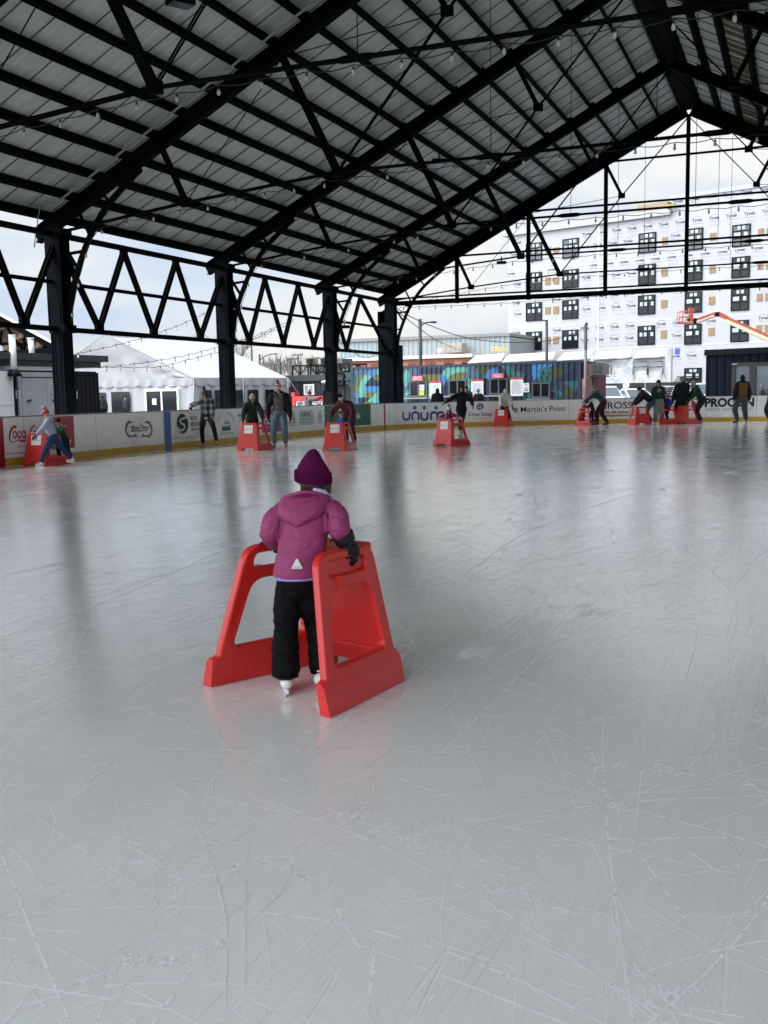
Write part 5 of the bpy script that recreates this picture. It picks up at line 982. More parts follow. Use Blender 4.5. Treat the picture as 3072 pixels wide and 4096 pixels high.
m = MB(); m.bar(W(120, 1415, dO-3), W(150, 1440, dO-3), 0.12, 0.12); m.bar(W(175, 1385, dO-3), W(200, 1410, dO-3), 0.12, 0.3); m.build('brace', steel, op)
# ---- navy cabin at the right
NF = Face(W(2823, 1500, 50.5), W(3200, 1500, 48.5)); nv = thing('navy_cabin', 'dark navy cabin with wide glazed doors at the right edge', 'cabin'); zt_ = NF.uz(2900, 1396)[1]
navy = M_('cabin_navy', (0.004, 0.007, 0.020), 0.6, var=0.1, spec=0.15)
m = MB(); corrugated(m, NF, 0, NF.L, 0, zt_-0.25, pitch=0.4, dep=0.03); NF.box(m, 0.01, NF.L, 0, zt_-0.26, -3, -0.06); m.build('wall', navy, nv)
m = MB(); NF.box(m, -0.05, NF.L, zt_-0.26, zt_, -3.1, 0.08); m.build('roof_edge', blk, nv)
br = M_('door_bronze', (0.035, 0.033, 0.032), 0.4)
win(nv, NF, 2930, 1450, 3013, 1640, br, M_('sky_glass', (0.20, 0.24, 0.28), 0.08, var=0.15, vs=0.8, spec=0.8), vm=(), proud=0.09, t=0.16, name='glazed_door')
win(nv, NF, 3013, 1448, 3125, 1640, br, MATS['sky_glass'], vm=(), proud=0.09, t=0.16, name='glazed_door')
m = MB(); u0, u1, z0, z1 = NF.rect(2933, 1455, 2955, 1459); NF.box(m, u0, u1, z0, z1, 0.09, 0.15); m.build('door_closer', M_('closer', (0.55, 0.55, 0.55), 0.4), nv)
m = MB(); a = NF.P(*NF.uz(2826, 1569)); b = NF.P(*NF.uz(2850, 1573)); 
m.bar(a+NF.n*1.2, b+NF.n*1.2, 0.3, 0.1); m.build('step_rail', gp, nv)
# ---- boom lift
bl = thing('boom_lift', 'orange boom lift with its basket raised in front of the wrapped building', 'boom lift'); dB = 78.0
org = M_('lift_orange', (0.36, 0.07, 0.025), 0.5, var=0.15, dirt=(0.3, 0.08, 0.04)); crm = M_('lift_cream', (0.55, 0.5, 0.34), 0.5)
L4 = lambda x, y: W(2640+x*0.2604, 1180+y*0.2604, dB)
m = MB(); m.bar(L4(270, 425), L4(515, 435), 0.9, 0.14); m.build('basket_floor', org, bl)
m = MB()
for y in (250, 340): m.tube([L4(300 if y < 300 else 285, y), L4(510, y-15)], 0.03, 6)
for x in (305, 350, 400, 450, 505): m.tube([L4(x, 250 if x != 450 else 215), L4(x-8, 425)], 0.025, 6)
o = np.array([-CF[0]*0, 0, 0])+np.array([math.sin(YAW), -math.cos(YAW), 0])*-0.7
for y in (255, 345): m.tube([L4(310, y)+o, L4(505, y-12)+o], 0.03, 6)
for x in (310, 400, 500): m.tube([L4(x, 250)+o, L4(x-8, 425)+o], 0.025, 6)
m.build('basket_rail', org, bl)
m = MB(); m.box(L4(480, 235), (0.36, 0.3, 0.32), rz=YAW); m.box(L4(478, 350), (0.22, 0.3, 0.5), rz=YAW); m.build('control_box', org, bl)
m = MB(); m.box(L4(450, 380), (0.3, 0.3, 0.16), rz=YAW); m.box(L4(535, 400), (0.18, 0.3, 0.38), rz=YAW); m.build('basket_pivot', frame_blk, bl)
m = MB(); m.bar(L4(545, 385), L4(850, 278), 0.15, 0.16); m.bar(L4(560, 440), L4(860, 320), 0.1, 0.08); m.build('jib', org, bl)
m = MB(); m.box(L4(875, 298), (0.26, 0.3, 0.3), rz=YAW); m.build('knuckle', frame_blk, bl)
m = MB(); m.bar(L4(890, 285), L4(1040, 355), 0.2, 0.3); m.build('fly_boom', org, bl)
m = MB(); m.bar(L4(1010, 345), L4(2300, 915), 0.3, 0.2); m.build('main_boom', org, bl)
m = MB(); m.bar(L4(1005, 395), L4(2300, 965), 0.3, 0.24); m.bar(L4(1070, 440), L4(2300, 1005), 0.25, 0.1); m.build('boom_track', crm, bl)
base = W(3240, 1500, dB); m = MB(); m.box((base[0], base[1], 1.1), (4.0, 2.3, 1.2), rz=0.3); m.bar(L4(2300, 950), (base[0], base[1], 1.6), 0.6, 0.7); m.build('chassis', org, bl)
m = MB()
for sx in (-1.4, 1.4):
    for sy in (-1.1, 1.1): m.lathe([(0.05, -0.2), (0.5, -0.2), (0.5, 0.2), (0.05, 0.2)], (base[0]+sx, base[1]+sy, 0.5), 14, ax=(np.array([1., 0, 0]), Zv, np.array([0, -1., 0])))
m.build('wheel', frame_blk, bl)
# ---- lamps and poles
pole_m = M_('pole_dark', (0.03, 0.032, 0.034), 0.4, metal=0.4)
def lamp(label, x, yt, yb, d, kind, w=0.09):
    t = thing('street_lamp', label, 'street lamp', group='lamps beyond the rink'); a = W(x, yt, d); m = MB(); m.tube([(a[0], a[1], 0), (a[0], a[1], a[2]*0.5), tuple(a)], [w*1.3, w, w*0.9], 8); m.build('pole', pole_m, t); r = np.array([math.cos(YAW), math.sin(YAW), 0])
    k = d/FPX
    if kind == 'arm':
        L_ = 55*k; pts = [a-Zv*36*k, a-Zv*22*k+r*8*k, a-Zv*15*k+r*22*k, a-Zv*13*k+r*38*k]; m = MB(); m.tube(pts, w*0.4, 6); m.build('arm', pole_m, t)
        m = MB(); c = a-Zv*13*k+r*52*k; m.ell(c, (16*k, 9*k, 4.5*k), 12, ax=(r, np.array([-r[1], r[0], 0]), Zv)); m.build('lamp_head', pole_m, t)
    elif kind == 'long':
        pts = catmull([tuple(a-Zv*24*k), tuple(a-Zv*10*k+r*18*k), tuple(a-Zv*2*k+r*40*k), tuple(a+r*52*k)], False, 4); m = MB(); m.tube(pts, w*0.5, 6); m.build('arm', pole_m, t); m = MB(); m.ell(a+r*62*k, (13*k, 6*k, 2.5*k), 12, ax=(r, np.array([-r[1], r[0], 0]), Zv)); m.build('lamp_head', pole_m, t)
    elif kind == 'shoe':
        m = MB(); m.box(a-r*9*k+Zv*1*k, (26*k, 8*k, 4*k), rz=YAW); m.build('lamp_head', pole_m, t)
    elif kind == 'cone':
        m = MB(); m.ell(a+r*3*k+Zv*2*k, (6*k, 6*k, 5*k)); m.build('lamp_head', pole_m, t)
lamp('tall black street lamp with short curved arm behind the mural container', 1680, 1276, 1500, 66, 'arm', 0.12)
lamp('black pole with flat rectangular head in front of the white building', 2187, 1283, 1450, 70, 'shoe', 0.1)
lamp('dark pole with round cap standing by the red hut', 2343, 1297, 1600, 55, 'cone', 0.085)
lamp('street lamp with long curved arm rising behind the tent', 1038, 1417, 1500, 90, 'long', 0.09)
lamp('street lamp with long curved arm left of the rooftop boxes', 1119, 1436, 1500, 90, 'long', 0.08)
t = thing('awning_pole', 'pale grey pole in front of the right end of the painted container', 'pole'); a = W(2342, 1400, 50); m = MB(); m.tube([(a[0], a[1], 0), tuple(a)], 0.05, 8); m.build('tube', M_('pole_pale', (0.3, 0.31, 0.32), 0.4), t)
t = thing('flag_pole', 'plain slender dark pole behind the tent roof', 'pole'); a = W(1005, 1360, 85); m = MB(); m.tube([(a[0], a[1], 0), tuple(a)], [0.1, 0.07], 8); m.build('shaft', pole_m, t); m = MB(); m.ell(a, (.09, .09, .09)); m.build('cap', pole_m, t)
def upole(label, x, yt, d, arms):
    t = thing('utility_pole', label, 'utility pole', group='utility poles in the distance'); a = W(x, yt, d); r = np.array([math.cos(YAW), math.sin(YAW), 0]); k = d/FPX
    m = MB(); m.tube([(a[0], a[1], 0), tuple(a)], [0.16, 0.11], 7); m.build('pole', M_('pole_wood', (0.12, 0.1, 0.085), 0.8), t)
    for dy, L_ in arms:
        m = MB(); m.bar(a-Zv*dy*k-r*L_*k, a-Zv*dy*k+r*L_*k, 0.12, 0.12); m.build('crossarm', M_('crossarm', (0.16, 0.14, 0.12), 0.8), t)
        m = MB(); 
        for s_ in (-0.9, -0.5, 0.5, 0.9): m.lathe([(0.05, 0), (0.07, 0.05), (0.04, 0.2)], a-Zv*dy*k+r*L_*k*s_+Zv*0.05, 6)
        m.build('insulator', M_('insulator', (0.2, 0.2, 0.2), 0.5), t)
upole('weathered utility pole with one wide crossarm left of the rooftop boxes', 1191, 1417, 120, ((3, 21),))
upole('utility pole with low doubled crossarms behind the second street lamp', 1157, 1432, 140, ((3, 16), (8, 12)))
upole('small utility pole with short crossarm just beyond the tent eave', 1066, 1450, 160, ((6, 9), (14, 12)))
# ---- distant hill, trees
m = MB(); hp = [(880, 1500), (960, 1492), (1060, 1487), (1100, 1478), (1140, 1486), (1200, 1484), (1300, 1482), (1360, 1470), (1410, 1480), (1500, 1500)]
P_ = [W(x, y, 330) for x, y in hp]; Q_ = [W(x, y+6, 300) for x, y in hp]
for i in range(len(hp)-1): m.add([(Q_[i][0], Q_[i][1], -1), (Q_[i+1][0], Q_[i+1][1], -1), P_[i+1], P_[i]], [(0, 1, 2, 3)], 0, True); 
Rr = [p*1.0+np.array([-60, 150, -30]) for p in P_]
for i in range(len(hp)-1): m.add([P_[i], P_[i+1], Rr[i+1], Rr[i]], [(0, 1, 2, 3)], 0, True)
tag(m.build('hill', M_('winter_hill', (0.20, 0.19, 0.18), 0.9, var=0.3, vs=0.15)), kind='structure', label='low grey wooded hill on the horizon')
bark = M_('bark', (0.09, 0.08, 0.07), 0.9); twig = M_('twig', (0.16, 0.14, 0.125), 0.9)
def bare_tree(label, x, yt, d, h_px, seed, lean=0.0, nb=9):
    rnd = random.Random(seed); b = W(x, 1500, d); top = W(x, yt, d)[2]; t = thing('bare_tree', label, 'tree', (b[0], b[1], 0), group='bare winter trees'); tr = MB(); cr = MB(); k = d/FPX
    b = np.array([b[0], b[1], 0.0]); H_ = top
    tr.tube([b, b+(0, 0, H_*0.3), b+(rnd.uniform(-.3, .3), 0, H_*0.6)], [H_*0.022, H_*0.016, H_*0.009], 6)
    def grow(p, dr, L_, r_, dep):
        q = p+dr*L_; q2 = p+dr*L_*0.5+np.array([rnd.uniform(-.06, .06)*L_, rnd.uniform(-.06, .06)*L_, 0])
        cr.tube([p, q2, q], [r_, r_*0.8, r_*0.55], 4, cap=False)
        if dep:
            for _ in range(3 if dep > 1 else 4):
                v = dr+np.array([rnd.uniform(-.6, .6), rnd.uniform(-.6, .6), rnd.uniform(-.1, .5)]); v /= np.linalg.norm(v); grow(p+dr*L_*rnd.uniform(0.4, 1), v, L_*rnd.uniform(0.5, 0.75), r_*0.55, dep-1)
    for i in range(nb):
        a = i*2.4; z = H_*rnd.uniform(0.25, 0.6); v = np.array([math.cos(a)*0.6, math.sin(a)*0.6, rnd.uniform(0.6, 1.2)]); v /= np.linalg.norm(v); grow(b+np.array([0, 0, z]), v, (H_-z)*rnd.uniform(0.42, 0.6), H_*0.007, 3)
    tr.build('trunk', bark, t); cr.build('crown', twig, t)
bare_tree('bare tree rising over the left half of the tent ridge', 850, 1325, 95, 0, 1)
bare_tree('bare tree with fine upright twigs right of the second column', 945, 1318, 90, 0, 2)
bare_tree('broad bare tree low over the kiosk roof beside the brick hall', 1378, 1448, 150, 0, 3)
bare_tree('small bare tree between the tent eave and the first street lamp', 1105, 1474, 170, 0, 4)
bare_tree('small bare tree low on the horizon behind the rooftop railing', 1225, 1478, 180, 0, 5)
bare_tree('slim leafless sapling in front of the white canopy', 2165, 1420, 70, 0, 6, nb=6)
m = MB(); rnd = random.Random(8)
for k in range(500):
    x = rnd.uniform(1040, 1440); p = W(x, rnd.uniform(1466, 1500), rnd.uniform(200, 290)); s_ = rnd.uniform(0.5, 1.6); v = np.array([rnd.uniform(-.4, .4), rnd.uniform(-.4, .4), 1]); m.tube([p, p+v*s_*2], [0.12, 0.03], 4, cap=False)
tag(m.build('far_wood', twig), 'grey strip of leafless woodland on the horizon beyond the kiosk', 'woodland', kind='stuff')
# ---- vehicles and mesh fence in the yard behind the boards
def car(label, x, d, col, L_, H_, rz, kind='suv', name='parked_car'):
    p = W(x, 1560, d); t = local(thing(name, label, 'car' if kind != 'pickup' else 'pickup truck', (p[0], p[1], 0), rz, 'vehicles parked in the yard')); W2 = 0.92
    lo = 0.42; belt = H_*0.58
    if kind == 'suv': prof = [(-L_/2, lo), (-L_/2, belt-0.05), (-L_/2+0.15, belt), (L_/2-1.2, belt), (L_/2-0.1, belt-0.22), (L_/2, lo+0.15), (L_/2, lo)]; cab = [(-L_/2+0.12, belt), (-L_/2+0.4, H_), (L_/2-2.3, H_), (L_/2-1.35, belt)]
    elif kind == 'pickup': prof = [(-L_/2, lo), (-L_/2, belt), (L_/2-1.2, belt+0.02), (L_/2-0.05, belt-0.12), (L_/2, lo)]; cab = [(-0.4, belt), (-0.3, H_), (L_/2-2.3, H_), (L_/2-1.4, belt)]
    else: prof = [(-L_/2, lo), (-L_/2, belt-0.1), (-L_/2+0.8, belt), (L_/2-1.3, belt), (L_/2-0.15, belt-0.2), (L_/2, lo)]; cab = [(-L_/2+0.55, belt), (-L_/2+1.4, H_), (L_/2-2.4, H_), (L_/2-1.3, belt)]
    def extr(P, w0, w1f, m, mi=0):
        n = len(P); m.add([(u, s_*w1f(z), z) for s_ in (-1, 1) for u, z in P], [tuple(range(n))[::-1], tuple(range(n, 2*n))]+[(i, (i+1) % n, n+(i+1) % n, n+i) for i in range(n)], mi)
    paint = M_('paint_'+col[0], col[1], 0.25, var=0.03, coat=0.5)
    m = MB(); extr(prof, 0, lambda z: W2-0.06*max(0, z-belt*0.7), m); m.build('body', paint, t)
    m = MB(); extr(cab, 0, lambda z: W2-0.05-0.22*(z-belt)/(H_-belt), m); g = m.build('cabin', paint, t)
    tl = MB(); cc = [((cab[0][0]+0.12), belt+0.03), (cab[1][0]+0.1, H_-0.1), (cab[2][0]-0.05, H_-0.1), (cab[3][0]-0.18, belt+0.03)]
    for s_ in (-1, 1): tl.add([(u, s_*(W2-0.04-0.22*(z-belt)/(H_-belt)), z) for u, z in cc], [(0, 1, 2, 3)])
    for (a, b) in (((cab[2], cab[3])), ((cab[1], cab[0]))):
        s0 = 1 if a == cab[2] else -1; tl.add([(a[0]+(b[0]-a[0])*f_+0.015*s0, y*(W2-0.17-0.1*(1-f_)), a[1]+(b[1]-a[1])*f_) for f_, y in ((0.12, -1), (0.12, 1), (0.9, 1), (0.9, -1))], [(0, 1, 2, 3)])
    tl.build('window_glass', glass2, t)
    for sx in (-L_/2+0.85, L_/2-0.9):
        for sy in (-1, 1): m = MB(); m.lathe([(0.02, -0.1), (0.36, -0.1), (0.36, 0.1), (0.02, 0.1)], (sx, sy*(W2-0.1), 0.36), 16, ax=(np.array([1., 0, 0]), Zv, np.array([0, -1., 0]))); w_ = m.build('wheel', frame_blk, t)
    for sy in (-1, 1):
        m = MB(); m.box((L_/2-0.05, sy*0.65, belt-0.3), (0.12, 0.35, 0.14)); m.build('headlight', M_('headlight', (0.5, 0.5, 0.5), 0.1), t)
        m = MB(); m.box((-L_/2, sy*0.72, belt-0.15), (0.05, 0.2, 0.3)); m.build('tail_light', M_('tail_red', (0.4, 0.01, 0.01), 0.2), t)
        m = MB(); m.box((L_/2-1.5, sy*(W2+0.08), belt+0.08), (0.12, 0.18, 0.14)); m.build('mirror', paint, t)
car('white boxy off-roader parked behind the teal jacket skater', 2432, 66, ('white', (0.5, 0.51, 0.52)), 3.6, 1.66, -1.5+YAW)
car('white estate car with snow-dusted windscreen behind the mesh fence gap', 2545, 68, ('pearl', (0.55, 0.56, 0.57)), 4.4, 1.48, -1.4+YAW, 'sedan')
car('white pickup with red tail lights behind the grey trousered skater', 2668, 70, ('chalk', (0.5, 0.5, 0.5)), 5.0, 1.62, 1.5+YAW, 'pickup')
car('silver car half hidden between black pallets and navy cabin', 2795, 66, ('silver', (0.4, 0.42, 0.43)), 4.4, 1.75, -1.4+YAW)
fc_m = M_('mesh_fabric', (0.035, 0.036, 0.038), 0.85, bump=0.5, bs=8)
for k, (xa, ya, xb, yb, lab) in enumerate(((2375, 1535, 2490, 1532, 'black fabric covered fence section behind the ponytailed skater'), (2500, 1532, 2745, 1522, 'long black fabric covered fence section in front of the timber studs'))):
    q = Face(W(xa, 1550, 74), W(xb, 1550, 74)); zt_ = q.uz(xa, ya)[1]; t = thing('mesh_fence', lab, 'fence', group='black mesh fencing in the yard'); m = MB(); n_ = 14
    for i in range(n_): m.add([q.P(q.L*i/n_, 0.1, 0.1*math.sin(i)), q.P(q.L*(i+1)/n_, 0.1, 0.1*math.sin(i+1)), q.P(q.L*(i+1)/n_, zt_-(0.25 if k and i == 0 else 0), 0.05*math.sin(i+1)), q.P(q.L*i/n_, zt_-(0.7 if k and i == 0 else 0), 0.05*math.sin(i))], [(0, 1, 2, 3)], 0, True)
    weld(m.build('fabric', fc_m, t))
    for i in range(4): m = MB(); m.tube([q.P(q.L*i/3, 0, -0.06), q.P(q.L*i/3, zt_+0.03, -0.06)], 0.03, 6); m.build('post', gp, t)
t = thing('plank_stack', 'slanting stack of black slatted panels behind the black coat skater', 'panels'); q = Face(W(2675, 1550, 58), W(2755, 1550, 57))
for i in range(9): m = MB(); z = 1.15+i*0.11; q.box(m, q.uz(2675+i*3.2, 1550)[0], q.L, z, z+0.055, -0.3-i*0.05, 0.3-i*0.05); m.build('slat', frame_blk, t)
m = MB(); q.box(m, 0, q.L, 0, 1.1, -0.4, 0.2); m.build('base', frame_blk, t)
# ---- overhead wires
wm = M_('wire', (0.015, 0.015, 0.015), 0.6)
def wire(label, pts, d0, d1, r=0.02):
    n_ = len(pts); P = [W(x, y, d0+(d1-d0)*i/(n_-1)) for i, (x, y) in enumerate(pts)]; m = MB(); m.tube(catmull([tuple(p) for p in P], False, 5), r, 5); tag(m.build('overhead_wire', wm), label, 'wire', 'overhead wires beyond the pavilion')
wire('overhead wire sagging from the corner column past the arm lamp to the white building', [(1590, 1235), (1640, 1265), (1680, 1285), (1740, 1310), (1830, 1342), (1920, 1360), (2040, 1369), (2200, 1362), (2290, 1335), (2343, 1305)], 45, 60)
wire('thin overhead wire running down from the corner column to the hall roof unit', [(1590, 1245), (1660, 1300), (1740, 1358), (1800, 1385), (1850, 1405)], 45, 95, 0.022)
wire('loose wire hanging in a deep curve left of the corner column', [(1390, 1385), (1420, 1412), (1450, 1430), (1480, 1430), (1500, 1420)], 40, 44, 0.014)
# ---- strings of bulbs
socket_m = M_('socket', (0.012, 0.012, 0.012), 0.5)
bulb_m = bpy.data.materials.new('bulb_glass'); bulb_m.use_nodes = True; _b = bulb_m.node_tree.nodes['Principled BSDF']; _b.inputs['Base Color'].default_value = (0.8, 0.8, 0.72, 1); _b.inputs['Roughness'].default_value = 0.12; _b.inputs['Transmission Weight'].default_value = 0.45
_proto = {}
def bulb_mesh():
    if 'b' not in _proto:
        m = MB(); m.lathe([(0.002, -0.155), (0.018, -0.15), (0.030, -0.13), (0.033, -0.11), (0.026, -0.08), (0.016, -0.06)], n=10); o = m.build('bulb', bulb_m); _proto['b'] = o.data; bpy.data.objects.remove(o)
        m = MB(); m.lathe([(0.004, 0.0), (0.004, -0.02), (0.019, -0.022), (0.021, -0.062), (0.012, -0.068)], n=8); o = m.build('socket', socket_m); _proto['s'] = o.data; bpy.data.objects.remove(o)
    return _proto['b'], _proto['s']
def light_string(label, P, step, scale=0.95, r=0.009, name='light_string', sag=0.05, skip0=0.3):
    t = thing(name, label, 'string lights', tuple(P[0]), 0, 'strings of bulbs'); P = [np.array(p, float) for p in P]; m = MB(); pts = catmull([tuple(p) for p in P], False, 8)
    L_ = np.concatenate([[0], np.cumsum([np.linalg.norm(np.array(b)-np.array(a)) for a, b in zip(pts[:-1], pts[1:])])]); tot = L_[-1]
    at_ = lambda s_: np.array([np.interp(s_, L_, [p[i] for p in pts]) for i in range(3)])
    n_ = int((tot-skip0)/step); fine = []
    for i in range(int(tot/0.12)+1):
        s_ = min(tot, i*0.12); p = at_(s_); ph = ((s_-skip0)/step) % 1; fine.append(p-Zv*sag*math.sin(math.pi*ph))
    m.tube(fine, r, 5); m.build('cable', wm, t); b_, s_m = bulb_mesh()
    for k in range(min(n_+1, 99)):
        p = at_(skip0+k*step)-P[0]
        so_ = bpy.data.objects.new('socket', s_m); COL.objects.link(so_); so_.parent = t; so_.location = p-Zv*0.01; so_.scale = (scale,)*3
        bo = bpy.data.objects.new('bulb', b_); COL.objects.link(bo); bo.parent = so_
for i, y in enumerate(T[1:]):
    lab = ('high string of bulbs along the nearest roof tie, off the top of the picture', 'string of bulbs on the nearest visible roof tie, crossing the top of the picture', 'string of bulbs on the second roof tie, starting at the leftmost column', 'string of bulbs on the third roof tie, starting at the second column', 'string of bulbs on the fourth roof tie, starting at the third column', 'string of bulbs under the heavy beam at the far gable')[i]
    if i == 0: continue
    if i == 5: P = [(0.4, y-0.2, 5.35), (6, y-0.2, 5.33), (13, y-0.2, 5.5), (20, y-0.2, 5.33), (25.6, y-0.2, 5.35)]
    else: P = [(0.36, y-0.1, 3.4), (0.75, y-0.1, 4.6), (1.25, y-0.1, 5.55), (2.2, y-0.08, 5.78), (3.84, y-0.08, 5.93), (7.8, y-0.08, 6.26), (13.04, y-0.08, 6.30), (18.28, y-0.08, 6.26), (22.24, y-0.08, 5.93), (25.6, y-0.08, 5.5)]
    light_string(lab, P, 0.76)
light_string('string of bulbs on the roof tie inside the far gable', [(0.4, T[-1]+0.1, 5.5), (3.84, T[-1]+0.1, 5.95), (7.8, T[-1]+0.1, 6.28), (18.28, T[-1]+0.1, 6.28), (22.2, T[-1]+0.1, 5.95)], 0.76)
C3 = lambda x, y: (x*0.663, 800+y*0.663)
def lstr(label, pts, d0, d1, step=0.5, f=C3): n_ = len(pts); d1 = d0+1.5; light_string(label, [W(*f(*p), d0+(d1-d0)*i/(n_-1)) for i, p in enumerate(pts)], step, 1.15, 0.010)
lstr('upper string of bulbs draped across the tent gable', [(425, 930), (540, 905), (680, 875), (850, 830), (900, 822)], 38, 46)
lstr('middle string of bulbs swooping across the tent roof', [(590, 1000), (750, 990), (900, 970), (1130, 930), (1340, 875), (1480, 850), (1659, 770)], 38, 60)
lstr('lower string of bulbs just under the middle one on the tent', [(590, 1005), (760, 1003), (960, 1000), (1110, 965), (1340, 905)], 38, 58)
lstr('string of bulbs climbing between the first and second columns', [(960, 793), (1080, 750), (1180, 705), (1250, 672)], 40, 48)
C4 = lambda x, y: (900+x*0.663, 900+y*0.663)
lstr('upper string of bulbs climbing between second and third columns', [(60, 700), (170, 668), (270, 625), (350, 592), (425, 560)], 44, 52, f=C4)
lstr('lower string of bulbs climbing between second and third columns', [(60, 705), (190, 680), (290, 635), (370, 600), (420, 570)], 45, 53, f=C4)
lstr('string of bulbs hung across the far left pavilion', [(0, 780), (70, 775), (140, 785), (240, 740)], 45, 50, f=lambda x, y: (x*0.253, 1240+y*0.253))
# ---- flood lights under the roof
def flood(label, p, s=1.0, rz=0.6):
    t = local(thing('flood_light', label, 'flood light', p, rz)); m = MB(); m.box((0, 0, 0), (0.34*s, 0.26*s, 0.08*s)); m.build('housing', steel, t); m = MB(); m.box((0, 0, -0.045*s), (0.3*s, 0.22*s, 0.012)); m.build('lens', glass2, t); m = MB(); m.box((0, 0.02, 0.12*s), (0.04, 0.04, 0.2*s)); m.build('bracket', steel, t)
q = YP(722, 8, 3.2); flood('square flood light under the roof at the top edge', tuple(q), 1.3, YAW+0.6)
q = YP(1756, 645, 16.3); flood('dark flood light hanging from the third roof tie', tuple(q), 1.2, YAW)
q = YP(2006, 1050, 24.5); flood('round-topped flood light under the fourth roof tie', tuple(q), 1.0, YAW)
q = YP(1378, 1307, 24.6); q = XP(1378, 1307, 0.3); flood('flood light bracketed to the side truss left of the corner column', tuple(q), 1.3, YAW)
# ================================================================== skating aids and people
V3 = lambda *a: np.array(a, float)
def unit(v): return v/(np.linalg.norm(v)+1e-12)
def remesh(mb, vox, smooth=4, wr=None):
    me = bpy.data.meshes.new('tmp'); me.from_pydata(mb.v, [], mb.f); o = bpy.data.objects.new('tmp', me); COL.objects.link(o)
    r = o.modifiers.new('r', 'REMESH'); r.mode = 'VOXEL'; r.voxel_size = vox; s = o.modifiers.new('s', 'SMOOTH'); s.iterations = smooth; s.factor = 0.5
    bpy.context.view_layer.update(); m2 = mesh_from(o, 'tmp2'); bpy.data.objects.remove(o)
    n = len(m2.vertices); co = np.empty(n*3); m2.vertices.foreach_get('co', co); co = co.reshape(-1, 3)
    if wr:
        no = np.empty(n*3); m2.vertices.foreach_get('normal', no); no = no.reshape(-1, 3)
        co = co+no*np.array([wr(c) for c in co])[:, None]; m2.vertices.foreach_set('co', co.ravel())
    F = [tuple(p.vertices) for p in m2.polygons]; bpy.data.meshes.remove(m2); return co, F
def finish(co, F, name, mats, parent, pick=None):
    m = MB(); m.v = [tuple(c) for c in co]; m.f = F; m.sm = [True]*len(F)
    m.mi = [0]*len(F) if pick is None else [pick(np.mean([co[i] for i in f], axis=0)) for f in F]
    return m.build(name, mats, parent)
def limb(m, pts, rs, n=12):
    P = catmull([tuple(p) for p in pts], False, 4) if len(pts) > 2 else pts
    R = np.interp(np.linspace(0, len(pts)-1, len(P)), range(len(pts)), rs); m.tube(P, list(R), n)
    for p, r in ((P[0], R[0]), (P[-1], R[-1])): m.ell(p, (r, r, r), 10)
def wrinkler(amp, f=9.0, seed=0.0, squash=2.6):
    def w_(c):
        a = noise.noise(Vector((c[0]*f*0.7+seed, c[1]*f*0.7, c[2]*f*squash*0.6+seed))); b_ = noise.noise(Vector((c[0]*f*2+9, c[1]*f*2, c[2]*f*squash+seed*2)))
        return amp*((1-abs(a)*3.2)*0.6+b_*0.7)
    return w_
def fabric(name, c, rough=0.8, **k):
    if 'fab_'+name in MATS: return MATS['fab_'+name]
    return mat('fab_'+name, c, rough, var=k.get('var', 0.12), vs=14, bump=k.get('bump', 0.35), bs=k.get('bs', 160), spec=k.get('spec', 0.25), rv=0.05)
skin_m = mat('skin', (0.48, 0.27, 0.19), 0.5, var=0.08, vs=12, spec=0.35)
black_f = fabric('black', (0.008, 0.008, 0.010)); 
steel_b = mat('blade_steel', (0.55, 0.56, 0.58), 0.22, metal=1.0, var=0.05)
boot_w = mat('boot_white', (0.68, 0.69, 0.70), 0.45, var=0.05); boot_g = mat('boot_grey', (0.22, 0.21, 0.19), 0.6); boot_k = mat('boot_black', (0.012, 0.012, 0.013), 0.4)
def skate(parent, ank, toe_dir, s, bm=None, sole=None, blade_holder=None):
    """boot around the ankle, sole above a steel blade; ank = ankle joint, s = foot length"""
    bm = bm or boot_w; sole = sole or boot_k; d = unit(V3(toe_dir[0], toe_dir[1], toe_dir[2] if len(toe_dir) > 2 else 0)); up = unit(V3(0, 0, 1)-d*d[2]); x = np.cross(d, up); A_ = (x, d, up)
    h = s*0.50                                       # ankle above the ice
    foot = ank-up*(h-0.23*s)
    m = MB(); m.tube([ank+up*0.30*s, ank+up*0.05*s, ank-up*0.1*s-d*0.02*s], [0.185*s, 0.165*s, 0.17*s], 12); m.tube([foot-d*0.20*s+up*0.08*s, foot+up*0.08*s, foot+d*0.30*s, foot+d*0.62*s-up*0.03*s], [0.17*s, 0.19*s, 0.17*s, 0.125*s], 12); m.ell(foot+d*0.62*s-up*0.03*s, (0.13*s, 0.12*s, 0.1*s), 10, ax=A_); m.ell(foot-d*0.2*s+up*0.08*s, (0.165*s, 0.14*s, 0.17*s), 10, ax=A_)
    co, F = remesh(m, max(0.006, 0.035*s), 3); b = finish(co, F, 'skate', [bm, sole], parent, lambda c: 1 if (c-foot)@up < -0.06*s else 0)
    m = MB(); m.box(foot+d*0.22*s-up*0.16*s, (0.09*s, 0.9*s, 0.10*s), ax=A_); m.tube([foot+d*0.5*s-up*0.1*s, foot+d*0.5*s-up*0.23*s], [0.09*s, 0.03*s], 8); m.tube([foot-d*0.12*s-up*0.1*s, foot-d*0.12*s-up*0.23*s], [0.1*s, 0.03*s], 8); m.build('blade_holder', blade_holder or bm, b)
    z0 = h-0.23*s
    m = MB(); pr = [(-0.33, -z0/s+0.035), (-0.28, -z0/s), (0.62, -z0/s), (0.72, -z0/s+0.06), (0.62, -0.20), (-0.3, -0.20)]
    t = 0.006; m.add([foot+d*u*s+up*v*s+x*k*t for k in (-1, 1) for u, v in pr], [tuple(range(6)), tuple(range(11, 5, -1))]+[(i, i+6, (i+1) % 6+6, (i+1) % 6) for i in range(6)]); m.build('blade', steel_b, b)
    return b
